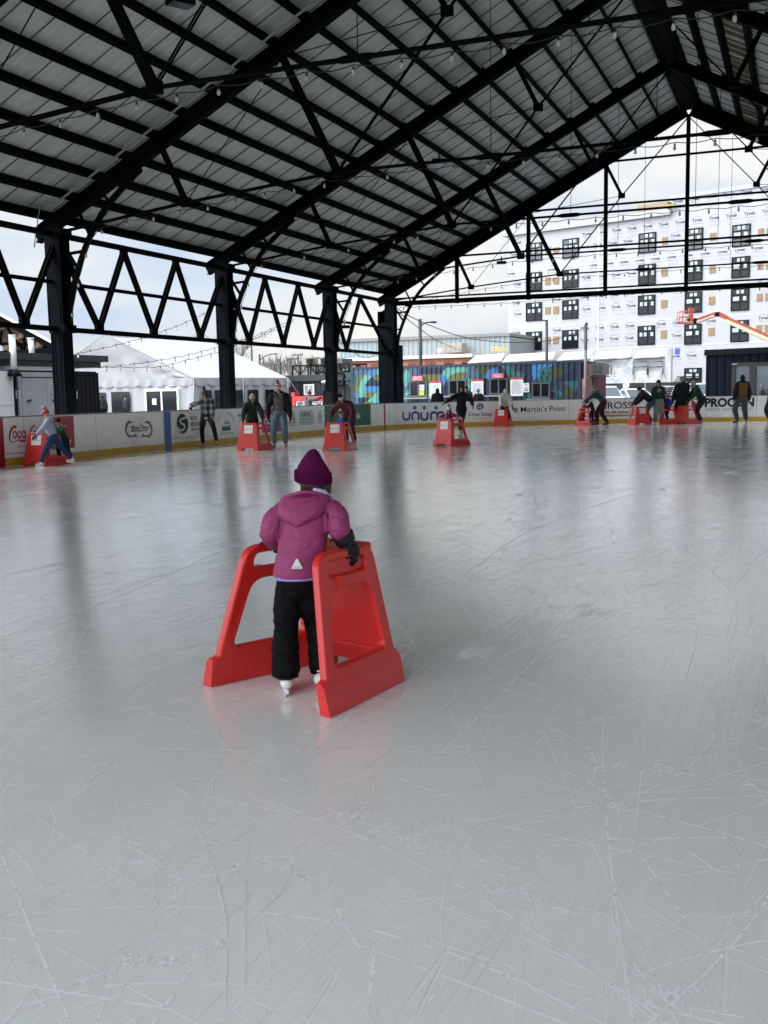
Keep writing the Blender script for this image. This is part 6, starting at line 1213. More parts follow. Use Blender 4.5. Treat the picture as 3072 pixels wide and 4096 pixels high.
def fingers(m, wr, d, palm, side, s, curl=0.5, spread=0.12, thick=1.0):
    """palm + four unequal fingers and a thumb leaving the side of the palm; d = hand direction, palm = palm normal"""
    d = unit(d); palm = unit(palm-d*(palm@d)); x = np.cross(d, palm)*side; L_ = s
    m.ell(wr+d*0.27*L_, (0.22*L_*thick, 0.27*L_, 0.12*L_*thick), 12, ax=(x, d, palm))
    for i, (o, ln) in enumerate(((-0.16, 0.40), (-0.055, 0.46), (0.05, 0.43), (0.15, 0.33))):
        p = wr+d*0.46*L_+x*o*L_; v = unit(d+x*o*spread*4); q = [p]; a = 0
        for k in range(3): a += curl*(0.5+0.25*k); q.append(q[-1]+(v*math.cos(a)+palm*math.sin(a))*ln*L_*(0.42, 0.32, 0.26)[k])
        m.tube(q, [0.058*L_*thick, 0.056*L_*thick, 0.05*L_*thick, 0.038*L_*thick], 8); m.ell(q[-1], (0.038*L_*thick,)*3, 8)
    p = wr+d*0.14*L_-x*0.17*L_; q = [p, p+(-x*0.75+d*0.6)*0.18*L_, p+(-x*0.75+d*0.9+palm*curl*0.6)*0.30*L_, p+(-x*0.5+d*1.25+palm*curl*0.9)*0.36*L_]
    m.tube(q, [0.07*L_*thick, 0.064*L_*thick, 0.056*L_*thick, 0.04*L_*thick], 8); m.ell(q[-1], (0.04*L_*thick,)*3, 8)
def hat(parent, hc, ax, r, kind, cols, pom=None, pomr=0.045, tip=0.0, hgt=1.25, name='beanie', seed=1):
    X, Y, Z = ax; prof = []; n = 22
    rr = r*1.10
    prof += [(rr*0.97, -0.28*r), (rr*1.06, -0.24*r), (rr*1.08, 0.0), (rr*1.05, 0.16*r), (rr*1.0, 0.19*r)]
    top = hgt*r*1.05
    for i in range(1, 12):
        t = i/11; z = 0.19*r+(top-0.19*r)*t
        rad = rr*(math.sqrt(max(0, 1-t**2.2)) if not tip else (1-t)**0.72*0.97+0.0)
        prof.append((max(0.002, rad), z))
    m = MB(); nr_ = len(prof); vs = []
    for p, z in prof:
        for k in range(n):
            a = 2*math.pi*k/n; sag = 1+0.02*math.sin(a*3+z*30+seed)
            vs.append(hc+X*p*math.cos(a)*sag*0.96+Y*p*math.sin(a)*sag*1.05+Z*z+X*(0.02*tip*(max(0, z)/r)**2))
    for i in range(nr_-1):
        c = cols[min(len(cols)-1, int(i*len(cols)/(nr_-1)))] if isinstance(cols, list) else 0
        m.add([vs[i*n+k] for k in range(n)]+[vs[(i+1)*n+k] for k in range(n)], [(k, (k+1) % n, n+(k+1) % n, n+k) for k in range(n)], c, True)
    m.add([vs[k] for k in range(n)], [tuple(range(n))[::-1]], 0); m.add([vs[(nr_-1)*n+k] for k in range(n)], [tuple(range(n))], 0)
    h = m.build(name, kind, parent)
    if pom:
        m = MB(); c = hc+Z*(top+pomr*0.6)+X*(0.02*tip*(top/r)**2); rnd = random.Random(seed)
        for k in range(60):
            v = unit(V3(rnd.gauss(0, 1), rnd.gauss(0, 1), rnd.gauss(0, 1))); m.tube([c, c+v*pomr*rnd.uniform(0.85, 1.1)], [pomr*0.3, pomr*0.12], 5)
        m.build('pompom', pom, h)
    return h
def ik(a, c, l1, l2, pole):
    d = c-a; L_ = np.linalg.norm(d)
    if L_ > (l1+l2)*0.998: c = a+d/L_*(l1+l2)*0.998; d = c-a; L_ = np.linalg.norm(d)
    x = (l1*l1-l2*l2+L_*L_)/(2*L_); h = math.sqrt(max(0, l1*l1-x*x)); u = d/L_; p = unit(pole-u*(pole@u)); return a+u*x+p*h, c
def person(label, loc, rz, H, group=None, lean=0.0, bend=0.0, side=0.0, feet=((-0.12, 0, 0), (0.12, 0.05, 0)), toes=(0.1, 0.1), hands=None, head=(0.0, 0.0, 0.0), twist=0.0, crouch=0.0,
           jacket=black_f, trousers=black_f, jpick=None, jm=None, jacket_len=0.0, bulk=1.0, legbulk=1.0, gloves=black_f, hatspec=None, hair=None, hood=None, boots=None, face=True, skates=True, kid=False, extra=None, vox=0.02, J=None, wr=0.004, cat='person', glasses=False, legs_hidden=False):
    """figure in its own frame: +y is forward, +x its right hand side"""
    bulk *= 1.10; legbulk *= 1.14; t = local(thing('person', label, cat, loc, rz, group)); lift = 0.075 if skates else 0.0; R3 = 1.0
    hk = 1.22 if kid else 1.0
    hipz = H*(0.50 if not kid else 0.47)+lift-crouch; legl = H*0.245; armu, arml = H*0.165*(0.95 if kid else 1), H*0.15*(0.95 if kid else 1); spine = H*(0.30 if not kid else 0.29)
    jt = {}
    hip = V3(0+side*0.3, -bend*0.5, hipz); jt['hip'] = hip
    ud = unit(V3(side, math.sin(lean), math.cos(lean))); chest = hip+ud*spine*0.72; nk = hip+ud*spine*1.03; jt['chest'] = chest; jt['neck'] = nk
    rx = unit(V3(math.cos(twist), math.sin(twist), -side*0.8)); sw = H*(0.105 if not kid else 0.10); jt['sh'] = [nk-rx*sw-ud*0.045*H, nk+rx*sw-ud*0.045*H]
    hw = H*0.048
    ld = unit(V3(math.sin(head[1])*1.0, 0.35*math.sin(lean)+0.10-0.0*head[0], 1)); hc = nk+ld*H*0.085*hk
    if J: 
        for k_ in ('hip', 'chest', 'neck'): jt[k_] = V3(*J[k_])
        jt['sh'] = [V3(*J['shL']), V3(*J['shR'])]; hip, chest, nk, hc = jt['hip'], jt['chest'], jt['neck'], V3(*J['head']); ud = unit(nk-hip)
    yaw, tilt, pitch = head[0], head[1], head[2]
    Yh = V3(math.sin(yaw)*math.cos(pitch), math.cos(yaw)*math.cos(pitch), -math.sin(pitch)); Zh = unit(V3(math.sin(tilt), 0, 1)-Yh*(V3(math.sin(tilt), 0, 1)@Yh)); Xh = np.cross(Yh, Zh); AX = (Xh, Yh, Zh); hr = H*0.047*hk
    kn, an = [], []
    for i, f_ in enumerate(feet):
        s_ = (-1, 1)[i]; a = hip+V3(s_*hw, 0, -0.02*H); fl = H*0.145; target = V3(f_[0], f_[1], f_[2]+(fl*0.50 if skates else 0.045*H)); pole = V3(math.sin(toes[i])*s_*0.7, 1, 0.15)
        if J and 'knees' in J: k_, c_ = V3(*J['knees'][i]), V3(*J['ankles'][i])
        else: k_, c_ = ik(a, target, legl, legl, pole)
        kn.append(k_); an.append(c_)
    hands = hands or ((-0.16*H, 0.03*H, 0.42*H+lift), (0.16*H, 0.03*H, 0.42*H+lift)); el, wr_ = [], []
    for i, h_ in enumerate(hands):
        s_ = (-1, 1)[i]
        if J: e_, c_ = V3(*J['elbows'][i]), V3(*J['wrists'][i])
        else: e_, c_ = ik(jt['sh'][i], V3(*h_), armu, arml, V3(s_*0.8, -0.7, -0.25))
        el.append(e_); wr_.append(c_)
    cx = Xh if False else unit(np.cross(V3(*ud[:3])*0+V3(0, 1, 0), ud)); fwd = unit(np.cross(ud, unit(jt['sh'][1]-jt['sh'][0]))); xs = unit(jt['sh'][1]-jt['sh'][0]); AXT = (xs, fwd, ud)
    # --- body: one continuous surface
    b = MB(); b.ell(hip, (0.085*H, 0.06*H, 0.07*H), 14, ax=AXT); b.ell(hip+ud*spine*0.35, (0.07*H, 0.05*H, 0.1*H), 14, ax=AXT); b.ell(chest, (0.088*H, 0.058*H, 0.1*H), 14, ax=AXT); b.tube([nk-ud*0.05*H, nk+(hc-nk)*0.5], [0.038*H, 0.03*H*hk], 10)
    for i in (0, 1):
        limb(b, [chest+(jt['sh'][i]-chest)*0.5+ud*0.03*H, jt['sh'][i]], [0.045*H, 0.036*H]); limb(b, [jt['sh'][i], el[i], wr_[i]], [0.032*H, 0.025*H, 0.016*H]); limb(b, [hip+V3((-1, 1)[i]*hw, 0, -0.01*H), kn[i], an[i]+unit(kn[i]-an[i])*0.03*H], [0.052*H, 0.034*H, 0.022*H])
        b.ell(an[i]+V3(0, 0.04*H, -0.02*H), (0.022*H, 0.06*H, 0.02*H)); dh = unit(wr_[i]-el[i]); b.ell(wr_[i]+dh*0.035*H, (0.02*H, 0.02*H, 0.02*H))
    b.ell(hc+Zh*hr*0.25, (hr*0.84, hr*1.0, hr*0.98), 16, ax=AX); b.ell(hc-Zh*hr*0.45+Yh*hr*0.22, (hr*0.60, hr*0.66, hr*0.72), 14, ax=AX); b.ell(hc-Zh*hr*0.15+Yh*hr*0.95, (hr*0.12, hr*0.26, hr*0.24), 8, ax=AX); b.ell(hc-Zh*hr*0.85+Yh*hr*0.62, (hr*0.22, hr*0.2, hr*0.18), 8, ax=AX)
    for s_ in (-1, 1): b.ell(hc-Zh*hr*0.08+Xh*s_*hr*0.88, (hr*0.1, hr*0.2, hr*0.28), 8, ax=AX)
    co, F = remesh(b, min(vox, 0.012 if hr*2 < 0.3 else vox), 2); finish(co, F, 'body', skin_m, t)
    if face:
        for s_ in (-1, 1):
            m = MB(); m.ell(hc+Zh*hr*0.02+Yh*hr*0.86+Xh*s_*hr*0.34, (hr*0.14, hr*0.07, hr*0.07), 8, ax=AX); m.build('eye', mat('eye_dark', (0.02, 0.015, 0.012), 0.2), t)
            m = MB(); m.tube([hc+Zh*hr*0.2+Yh*hr*0.9+Xh*s_*hr*0.2, hc+Zh*hr*0.22+Yh*hr*0.8+Xh*s_*hr*0.5], hr*0.05, 5); m.build('eyebrow', mat('brow', (0.06, 0.035, 0.02), 0.8), t)
        m = MB(); m.ell(hc-Zh*hr*0.55+Yh*hr*0.86, (hr*0.26, hr*0.07, hr*0.07), 8, ax=AX); m.build('mouth', mat('lips', (0.32, 0.12, 0.1), 0.5), t)
    if glasses:
        m = MB()
        for s_ in (-1, 1): m.ell(hc+Zh*hr*0.02+Yh*hr*0.97+Xh*s_*hr*0.38, (hr*0.3, hr*0.07, hr*0.22), 10, ax=AX); m.tube([hc+Zh*hr*0.06+Yh*hr*0.95+Xh*s_*hr*0.6, hc+Zh*hr*0.04+Xh*s_*hr*0.9], hr*0.05, 5)
        m.build('sunglasses', boot_k, t)
    # --- jacket
    k = bulk; j = MB()
    hem = hip-ud*(0.01+jacket_len)*H
    j.tube([hem, hip+ud*spine*0.2, hip+ud*spine*0.5, chest, nk-ud*0.045*H, nk-ud*0.005*H], [0.092*H*k, 0.086*H*k, 0.082*H*k, 0.092*H*k, 0.066*H*k, 0.042*H*hk], 18)
    o_ = len(j.v); cen = hip
    j.v = [tuple(V3(*v)-fwd*((V3(*v)-cen-ud*((V3(*v)-cen)@ud))@fwd)*0.26) for v in j.v]
    for i in (0, 1):
        limb(j, [chest+(jt['sh'][i]-chest)*0.45+ud*0.03*H, jt['sh'][i]], [0.06*H*k, 0.05*H*k]); e2 = el[i]+unit(el[i]-(jt['sh'][i]+wr_[i])/2)*0.008*H
        limb(j, [jt['sh'][i], e2, wr_[i]-unit(wr_[i]-el[i])*0.012*H], [0.048*H*k, 0.041*H*k, 0.030*H*k])
    if hood == 'down': j.ell(nk-fwd*0.055*H+ud*0.0*H, (0.075*H, 0.05*H, 0.055*H), 12, ax=AXT); j.tube([nk+xs*0.06*H+fwd*0.01*H+ud*0.02*H, nk-fwd*0.07*H+ud*0.02*H, nk-xs*0.06*H+fwd*0.01*H+ud*0.02*H], 0.022*H, 8)
    if hood == 'up':
        j.ell(hc+Zh*hr*0.2-Yh*hr*0.28, (hr*1.15, hr*1.15, hr*1.35), 16, ax=AX); j.tube([nk-ud*0.03*H, hc-Zh*hr*0.5-Yh*hr*0.3], [0.06*H, hr*0.95], 12)
    co, F = remesh(j, vox, 3, wrinkler(wr, 7.0, len(label)*0.37)); fr = {'ud': ud, 'xs': xs, 'fwd': fwd, 'hip': hip, 'chest': chest, 'neck': nk, 'H': H, 'sh': jt['sh'], 'el': el, 'wr': wr_, 'hc': hc, 'hr': hr}
    finish(co, F, 'jacket', jm or [jacket], t, (lambda c: jpick(c, fr)) if jpick else None)
    # --- trousers
    if not legs_hidden or True:
        l = MB(); l.ell(hip+V3(0, 0, 0.01*H), (0.096*H*k, 0.07*H*k, 0.07*H), 14, ax=AXT)
        for i in (0, 1):
            end = an[i]+unit(kn[i]-an[i])*(0.035*H if skates else 0.0)
            limb(l, [hip+V3((-1, 1)[i]*hw*1.05, 0, -0.02*H), kn[i], end], [0.062*H*legbulk, 0.047*H*legbulk, 0.038*H*legbulk])
        co, F = remesh(l, vox, 3, wrinkler(wr, 8.0, len(label)*0.7)); finish(co, F, 'trousers', trousers, t)
    for i in (0, 1):
        a = toes[i]*(-1, 1)[i]; td = V3(math.sin(a), math.cos(a), 0)
        if skates: skate(t, an[i], td, H*0.145, *(boots or (boot_w, boot_k)))
        else:
            m = MB(); m.tube([an[i], an[i]-V3(0, 0, 0.02*H)+td*0.03*H, an[i]-V3(0, 0, 0.025*H)+td*0.09*H], [0.032*H, 0.034*H, 0.026*H], 10); m.build('shoe', boot_k, t)
    # --- gloves or bare hands, with separate fingers
    for i in (0, 1):
        m = MB(); dh = unit(wr_[i]-el[i]); s_ = (-1, 1)[i]; pal = V3(-s_*0.8, 0.2, -0.5)
        if J and 'palm' in J: pal = V3(*J['palm'][i]); dh = unit(V3(*J['hd'][i]))
        fingers(m, wr_[i]-dh*0.005*H, dh, pal, s_, H*0.108*(1.15 if gloves is not skin_m else 1), 0.45 if gloves is not skin_m else 0.35, thick=1.25 if gloves is not skin_m else 1.0)
        if gloves is not skin_m: m.tube([wr_[i]-dh*0.035*H, wr_[i]+dh*0.02*H], [0.033*H*k, 0.026*H], 12)
        m.build('glove' if gloves is not skin_m else 'hand', gloves, t)
    if hatspec: hat(t, hc+Zh*hr*0.42, AX, hr, **hatspec)
    if hair:
        hm, ln, kind = hair; m = MB(); rnd = random.Random(len(label))
        if hatspec is None and hood != 'up': m.ell(hc+Zh*hr*0.33-Yh*hr*0.1, (hr*0.98, hr*1.05, hr*1.02), 14, ax=AX)
        for q in range(26 if kind != 'tail' else 10):
            a = rnd.uniform(-2.6, 2.6) if kind == 'long' else rnd.uniform(-0.3, 0.3); base = hc-Yh*math.cos(a)*hr*0.85+Xh*math.sin(a)*hr*0.82
            if kind == 'beard': a = rnd.uniform(-1.2, 1.2); base = hc-Zh*hr*0.6+Yh*hr*0.7*math.cos(a)+Xh*math.sin(a)*hr*0.65; m.tube([base, base-Zh*hr*0.35+Yh*0.005], [hr*0.18, hr*0.08], 5); continue
            m.tube([base+Zh*hr*0.1, base-V3(0, 0, ln*0.5)-fwd*0.02, base-V3(0, 0, ln*rnd.uniform(0.85, 1.1))-fwd*(0.05 if kind != 'front' else -0.05)+V3(rnd.uniform(-.02, .02), 0, 0)], [hr*0.2, hr*0.22, hr*0.06], 6)
        m.build('beard' if kind == 'beard' else 'hair', hm, t)
    if extra: extra(t, fr)
    return t
# ------------------------------------------------------------------ the red skating aid
red = mat('aid_red', (0.58, 0.018, 0.014), 0.36, var=0.06, vs=2.0, bump=0.16, bs=110, spec=0.5, dirt=(0.55, 0.04, 0.035), ds=7)
_panel = {}
def outline_mesh():
    """side frame: outline with a handle slot and a big rounded opening, bevelled like a moulded shell; (u=y, v=z, w=thickness)"""
    def rnd_poly(P, r, n=5):
        out = []; m = len(P)
        for i in range(m):
            p0, p1, p2 = V3(*P[i-1]), V3(*P[i]), V3(*P[(i+1) % m]); rr = r[i] if hasattr(r, '__len__') else r; a = p1+unit(p0-p1)*rr; b = p1+unit(p2-p1)*rr
            for k in range(n+1): t = k/n; out.append((1-t)**2*a+2*t*(1-t)*p1+t*t*b)
        return out
    outer = rnd_poly([(-0.35, 0.0), (-0.345, 0.155), (-0.315, 0.165), (-0.218, 0.745), (0.235, 0.745), (0.315, 0.165), (0.345, 0.155), (0.35, 0.0)], [0.012, 0.012, 0.01, 0.09, 0.08, 0.01, 0.012, 0.015])
    hole = rnd_poly([(-0.235, 0.205), (-0.155, 0.56), (0.165, 0.56), (0.235, 0.205)], [0.045, 0.08, 0.08, 0.045]); slot = rnd_poly([(-0.165, 0.625), (-0.155, 0.70), (0.15, 0.70), (0.16, 0.625)], [0.033]*4)
    cu = bpy.data.curves.new('aid_outline', 'CURVE'); cu.dimensions = '2D'; cu.fill_mode = 'BOTH'; cu.extrude = 0.012; cu.bevel_depth = 0.013; cu.bevel_resolution = 3; cu.offset = -0.013
    for P in (outer, hole[::-1], slot[::-1]):
        s = cu.splines.new('POLY'); s.points.add(len(P)-1); s.use_cyclic_u = True
        for q, p in zip(s.points, P): q.co = (p[0], p[1], 0, 1)
    o = bpy.data.objects.new('aid_outline', cu); COL.objects.link(o); bpy.context.view_layer.update(); me = mesh_from(o, 'aid_panel'); bpy.data.objects.remove(o)
    V = [tuple(v.co) for v in me.vertices]; F = [tuple(p.vertices) for p in me.polygons]; bpy.data.meshes.remove(me); return V, F
PV, PF = outline_mesh()
def hwid(y, z):                                        # half width of the aid at height z, depth y
    b = 0.385+(y-0.35)*(-0.15) if True else 0; b0 = 0.45+(0.33-0.45)*(y+0.35)/0.70; t0 = 0.285+(0.218-0.285)*(y+0.35)/0.70; return b0+(t0-b0)*z/0.745
def side_map(u, v, w, s): return (s*(hwid(u, v)-0.025+w*1.0), u, v)
def loft(m, secs, mi=0, smooth=False):
    n = len(secs[0]); 
    for a, b in zip(secs[:-1], secs[1:]): m.add(list(a)+list(b), [(i, (i+1) % n, n+(i+1) % n, n+i) for i in range(n)], mi, smooth)
    m.add(secs[0], [tuple(range(n))[::-1]], mi); m.add(secs[-1], [tuple(range(n))], mi)
def make_aid(label, loc, rz, placard=True):
    t = local(thing('skating_aid', label, 'skating aid', loc, rz, 'red skating aids'))
    for s in (-1, 1):
        m = MB(); m.add([side_map(u, v, w, s) for u, v, w in PV], [f if s > 0 else f[::-1] for f in PF], 0, True)
        # flared foot box along the bottom
        secs = []
        for y in np.linspace(-0.352, 0.352, 7):
            o = lambda z, k: s*(hwid(y, z)-0.025+k)
            secs.append([(o(0.004, -0.03), y, 0.004), (o(0.004, 0.036), y, 0.004), (o(0.135, 0.028), y, 0.135), (o(0.158, 0.014), y, 0.158), (o(0.155, -0.02), y, 0.155)][::s])
        loft(m, secs)
        for y in ((-0.09,)): m.box((s*(hwid(y, 0.60)+0.002), y, 0.598), (0.028, 0.032, 0.055))
        o = m.build('side_frame', red, t); o.data.set_sharp_from_angle(angle=math.radians(38))
        
    m = MB()                                           # front panel with arched foot and raised step
    def fy(z): return 0.345-0.12*z/0.745
    def row(z, y0, k): h = hwid(0.3, z)-0.035; return [(-h, y0, z), (h, y0, z)]
    P = [(-1, 0.004), (-1, 0.745), (1, 0.745), (1, 0.004), (0.62, 0.004), (0.52, 0.075), (-0.52, 0.075), (-0.62, 0.004)]
    def pt(a, z, off): return (a*(hwid(0.33, z)-0.03), fy(z)+off, z)
    F_ = [pt(a, z, 0.02) for a, z in P]; K_ = [pt(a, z, -0.02) for a, z in P]
    def strip(zs, off0, off1, a=1.0):
        f0 = [pt(-a, z, off1) for z in zs]+[pt(a, z, off1) for z in zs[::-1]]; b0 = [pt(-a, z, off0) for z in zs]+[pt(a, z, off0) for z in zs[::-1]]; n = len(f0)
        m.add(f0+b0, [tuple(range(n)), tuple(range(2*n-1, n-1, -1))]+[(i, n+i, n+(i+1) % n, (i+1) % n) for i in range(n)])
    strip([0.165, 0.745], -0.018, 0.018); strip([0.075, 0.166], -0.02, 0.045)
    for s in (-1, 1): m.add([pt(s*a, z, o) for o in (-0.021, 0.046) for a, z in ((0.60, 0.004), (1.0, 0.004), (1.0, 0.08), (0.5, 0.08))], [(0, 1, 2, 3), (7, 6, 5, 4), (0, 4, 5, 1), (1, 5, 6, 2), (2, 6, 7, 3), (3, 7, 4, 0)])
    strip([0.43, 0.445], 0.018, 0.026, 0.8)
    for q in stroke([(-0.05, 0.235), (-0.02, 0.27), (0.0, 0.32), (0.05, 0.35)], 0.012)+stroke([(0.05, 0.235), (0.01, 0.28), (-0.01, 0.33)], 0.012)+stroke([(-0.06, 0.34), (0.06, 0.37)], 0.01): m.add([(x, fy(z)+0.021, z) for x, z in q], [(0, 1, 2, 3)])
    o = m.build('front_panel', red, t); bv = o.modifiers.new('soften', 'BEVEL'); bv.width = 0.01; bv.segments = 2; bv.angle_limit = math.radians(40)
    m = MB(); m.box((0, fy(0.72)-0.005, 0.722), (2*hwid(0.25, 0.72)-0.04, 0.06, 0.05)); o = m.build('top_bar', red, t); bv = o.modifiers.new('soften', 'BEVEL'); bv.width = 0.012; bv.segments = 2
    if placard:
        m = MB(); c = lambda u, v: (u, fy(v)+0.028, v); m.slab([c(-0.125, 0.47), c(-0.125, 0.69), c(0.125, 0.69), c(0.125, 0.47)], (0, 1, 0), 0.008, 0)
        put_text(m, "Martin's Point", lambda u, v, k=0: (-u, fy(v)+0.031, v), -0.085, 0.105, 0.572, 0.59, 1, bold=0.03); m.ell((0.10, fy(0.58)+0.03, 0.581), (0.009, 0.002, 0.009), 8, 1)
        m.build('placard', [mat('placard_white', (0.70, 0.71, 0.69), 0.4, var=0.04), ink('black')], t)
    return t
def aid_at(label, px, py, rzdeg, **k):
    P = GP(px, py); lim = DIST(B(S_(px), 0))-0.85-(1.3 if px > 2300 else 0.0)
    if DIST(P) > lim: P = W(px, py, lim)
    return make_aid(label, (P[0], P[1], 0), math.radians(rzdeg), **k)
HX = math.degrees(-math.atan2(0.316, 0.949))
WC = (15.20, -8.825, 0.0)
make_aid('large red skating aid held by the child in the purple jacket', WC, math.radians(HX))
# ------------------------------------------------------------------ the child in front
purple = fabric('purple', (0.255, 0.034, 0.120), 0.6, var=0.10, bs=220, bump=0.3, spec=0.35); plum = fabric('plum', (0.085, 0.004, 0.048), 0.9, bs=300, bump=0.7, spec=0.12); lilac = fabric('lilac', (0.32, 0.25, 0.55)); glove_k = fabric('glove_black', (0.004, 0.004, 0.005), 0.5, spec=0.35); pants_k = fabric('snow_black', (0.0025, 0.0025, 0.0035), 0.7, spec=0.12)
def crease(c, f, seed, ax=(1, 1, 3)):                  # sharp folds between soft pillows
    a = noise.noise(Vector((c[0]*f*ax[0]+seed, c[1]*f*ax[1]+seed*0.3, c[2]*f*ax[2])))
    return -max(0.0, 1-abs(a)*9.0)
def main_child():
    t = local(thing('person', 'small child seen from behind in purple jacket and plum beanie, gripping a red skating aid', 'person', (15.206, -8.964, 0.0), YAW))
    ch = MB(); hip, chest, nk, hd = V3(-0.008, 0.0, 0.57), V3(0.03, 0.065, 0.84), V3(0.05, 0.12, 0.985), V3(0.076, 0.165, 1.075)
    sh = [V3(-0.065, 0.08, 0.925), V3(0.172, 0.06, 0.925)]; el = [V3(-0.140, 0.065, 0.820), V3(0.208, 0.0, 0.845)]; wr = [V3(-0.136, 0.175, 0.752), V3(0.232, 0.02, 0.795)]
    kn = [V3(-0.075, 0.03, 0.31), V3(0.078, 0.08, 0.31)]; an = [V3(-0.072, 0.0, 0.10), V3(0.096, 0.06, 0.10)]
    ch.ell(hip, (0.09, 0.07, 0.09)); ch.ell(chest, (0.095, 0.07, 0.12)); ch.ell((hip+chest)/2, (0.085, 0.065, 0.12)); ch.tube([nk-V3(0, 0, 0.05), hd], [0.04, 0.038], 10); ch.ell(hd+V3(0, 0, 0.02), (0.074, 0.084, 0.09), 16); ch.ell(hd+V3(0, 0.04, -0.035), (0.055, 0.055, 0.055)); ch.ell(hd+V3(0, 0.098, -0.01), (0.011, 0.018, 0.016))
    for i in (0, 1):
        limb(ch, [chest, sh[i]], [0.045, 0.036]); limb(ch, [sh[i], el[i], wr[i]], [0.032, 0.028, 0.02]); limb(ch, [hip+V3((-.05, .05)[i], 0, 0), kn[i], an[i]+V3(0, 0, 0.05)], [0.055, 0.04, 0.026]); ch.ell(hd+V3((-1, 1)[i]*0.074, 0, 0), (0.011, 0.018, 0.024)); ch.ell(wr[i]+unit(wr[i]-el[i])*0.035, (0.022, 0.026, 0.018))
    co, F = remesh(ch, 0.009, 3); finish(co, F, 'body', skin_m, t)
    def wj(c):
        arm = abs(c[0]-0.04) > 0.125
        f = 0.0030*crease(c, 5.5, 3.1, (0.8, 0.8, 2.4))+0.0020*crease(c, 9.0, 7.7, (1.4, 1, 1.1))+0.0030*noise.noise(Vector((c[0]*9, c[1]*9, c[2]*16)))+0.0012*noise.noise(Vector((c[0]*40, c[1]*40, c[2]*55)))
        if arm: f += 0.0030*crease(c, 8.0, 1.7, (0.7, 0.7, 2.2))
        return f
    j = MB(); n = 30
    rings = [((-0.006, 0.0, 0.602), 0.121, 0.098), ((-0.003, 0.002, 0.64), 0.124, 0.102), ((0.010, 0.012, 0.70), 0.124, 0.100), ((0.024, 0.03, 0.76), 0.124, 0.098), ((0.033, 0.05, 0.83), 0.130, 0.098), ((0.040, 0.07, 0.89), 0.134, 0.098), ((0.047, 0.09, 0.945), 0.122, 0.09), ((0.052, 0.11, 0.985), 0.088, 0.075), ((0.056, 0.12, 1.01), 0.070, 0.065)]
    loft(j, [[tuple(V3(*c)+V3(rx*math.cos(2*math.pi*k/n), ry*math.sin(2*math.pi*k/n), 0)) for k in range(n)] for c, rx, ry in rings])
    limb(j, [nk+V3(-0.03, 0, -0.055), sh[0]], [0.062, 0.060]); limb(j, [nk+V3(0.03, 0, -0.055), sh[1]], [0.062, 0.060])
    limb(j, [sh[0], (sh[0]+el[0])/2+V3(-0.018, -0.01, 0.012), el[0], (el[0]+wr[0])/2+V3(-0.004, 0, 0.004), wr[0]], [0.059, 0.060, 0.060, 0.054, 0.043]); limb(j, [sh[1], (sh[1]+el[1])/2+V3(0.012, -0.01, 0.01), el[1]+V3(0, -0.006, 0), (el[1]+wr[1])/2, wr[1]+V3(0, 0, 0.018)], [0.061, 0.063, 0.060, 0.055, 0.050])
    co, F = remesh(j, 0.0062, 3, wj); jk = finish(co, F, 'jacket', purple, t)
    # hood lying on the back: a pouch with a crisp edge, widest at the collar, pointed below
    h = MB(); hw_ = lambda v: (0.132 if v < 0.25 else 0.132*(1-((v-0.25)/0.75)**2.8)**0.75) if v > 0.12 else 0.132-0.03*(0.12-v)/0.12
    nu_, nv_ = 22, 16; cxh = lambda v: 0.046-0.045*v**1.2
    def hp(i, j, k):
        u = -1+2*i/nu_; v = j/nv_; z = 1.012-0.150*v; w_ = max(0.012, hw_(v)); back = 0.032-0.072*v**0.7
        bl = 0.034*math.sin(math.pi*min(1, 0.16+v*0.74))*(1-abs(u)**4)**0.5+0.006
        return (cxh(v)+w_*u, back+0.055*abs(u)**2.2*(1-0.4*v)-(bl if k == 0 else -0.03), z)
    for i in range(nu_):
        for j_ in range(nv_):
            h.add([hp(i, j_, 0), hp(i+1, j_, 0), hp(i+1, j_+1, 0), hp(i, j_+1, 0)], [(0, 1, 2, 3)]); h.add([hp(i, j_, 1), hp(i, j_+1, 1), hp(i+1, j_+1, 1), hp(i+1, j_, 1)], [(0, 1, 2, 3)])
    for i in range(nu_): h.add([hp(i, 0, 0), hp(i, 0, 1), hp(i+1, 0, 1), hp(i+1, 0, 0)], [(0, 1, 2, 3)]); h.add([hp(i, nv_, 0), hp(i+1, nv_, 0), hp(i+1, nv_, 1), hp(i, nv_, 1)], [(0, 1, 2, 3)])
    for j_ in range(nv_): h.add([hp(0, j_, 0), hp(0, j_+1, 0), hp(0, j_+1, 1), hp(0, j_, 1)], [(0, 1, 2, 3)]); h.add([hp(nu_, j_, 0), hp(nu_, j_, 1), hp(nu_, j_+1, 1), hp(nu_, j_+1, 0)], [(0, 1, 2, 3)])
    co, F = remesh(h, 0.005, 2, lambda c: 0.004*crease(c, 7.0, 2.2, (1.2, 1, 1.4))+0.003*noise.noise(Vector((c[0]*16, 1, c[2]*16)))); finish(co, F, 'hood', purple, jk)
    m = MB(); P = [(-0.082, 0.085, 0.978), (-0.06, 0.05, 1.0), (0.0, 0.03, 1.02), (0.05, 0.028, 1.026), (0.10, 0.04, 1.018), (0.145, 0.07, 0.998), (0.172, 0.105, 0.972)]; cp = catmull(P, False, 5); m.tube(cp, [0.006+0.005*math.sin(math.pi*i/(len(cp)-1)) for i in range(len(cp))], 10); m.build('hood_edge', purple, jk)
    m = MB(); P = [(-0.066, 0.052, 0.982), (-0.03, 0.018, 0.998), (0.03, 0.002, 1.006), (0.09, 0.010, 1.000), (0.14, 0.045, 0.978)]; m.tube(catmull(P, False, 5), 0.0045, 8); m.build('hood_seam', fabric('dark_purple', (0.07, 0.006, 0.035)), jk)
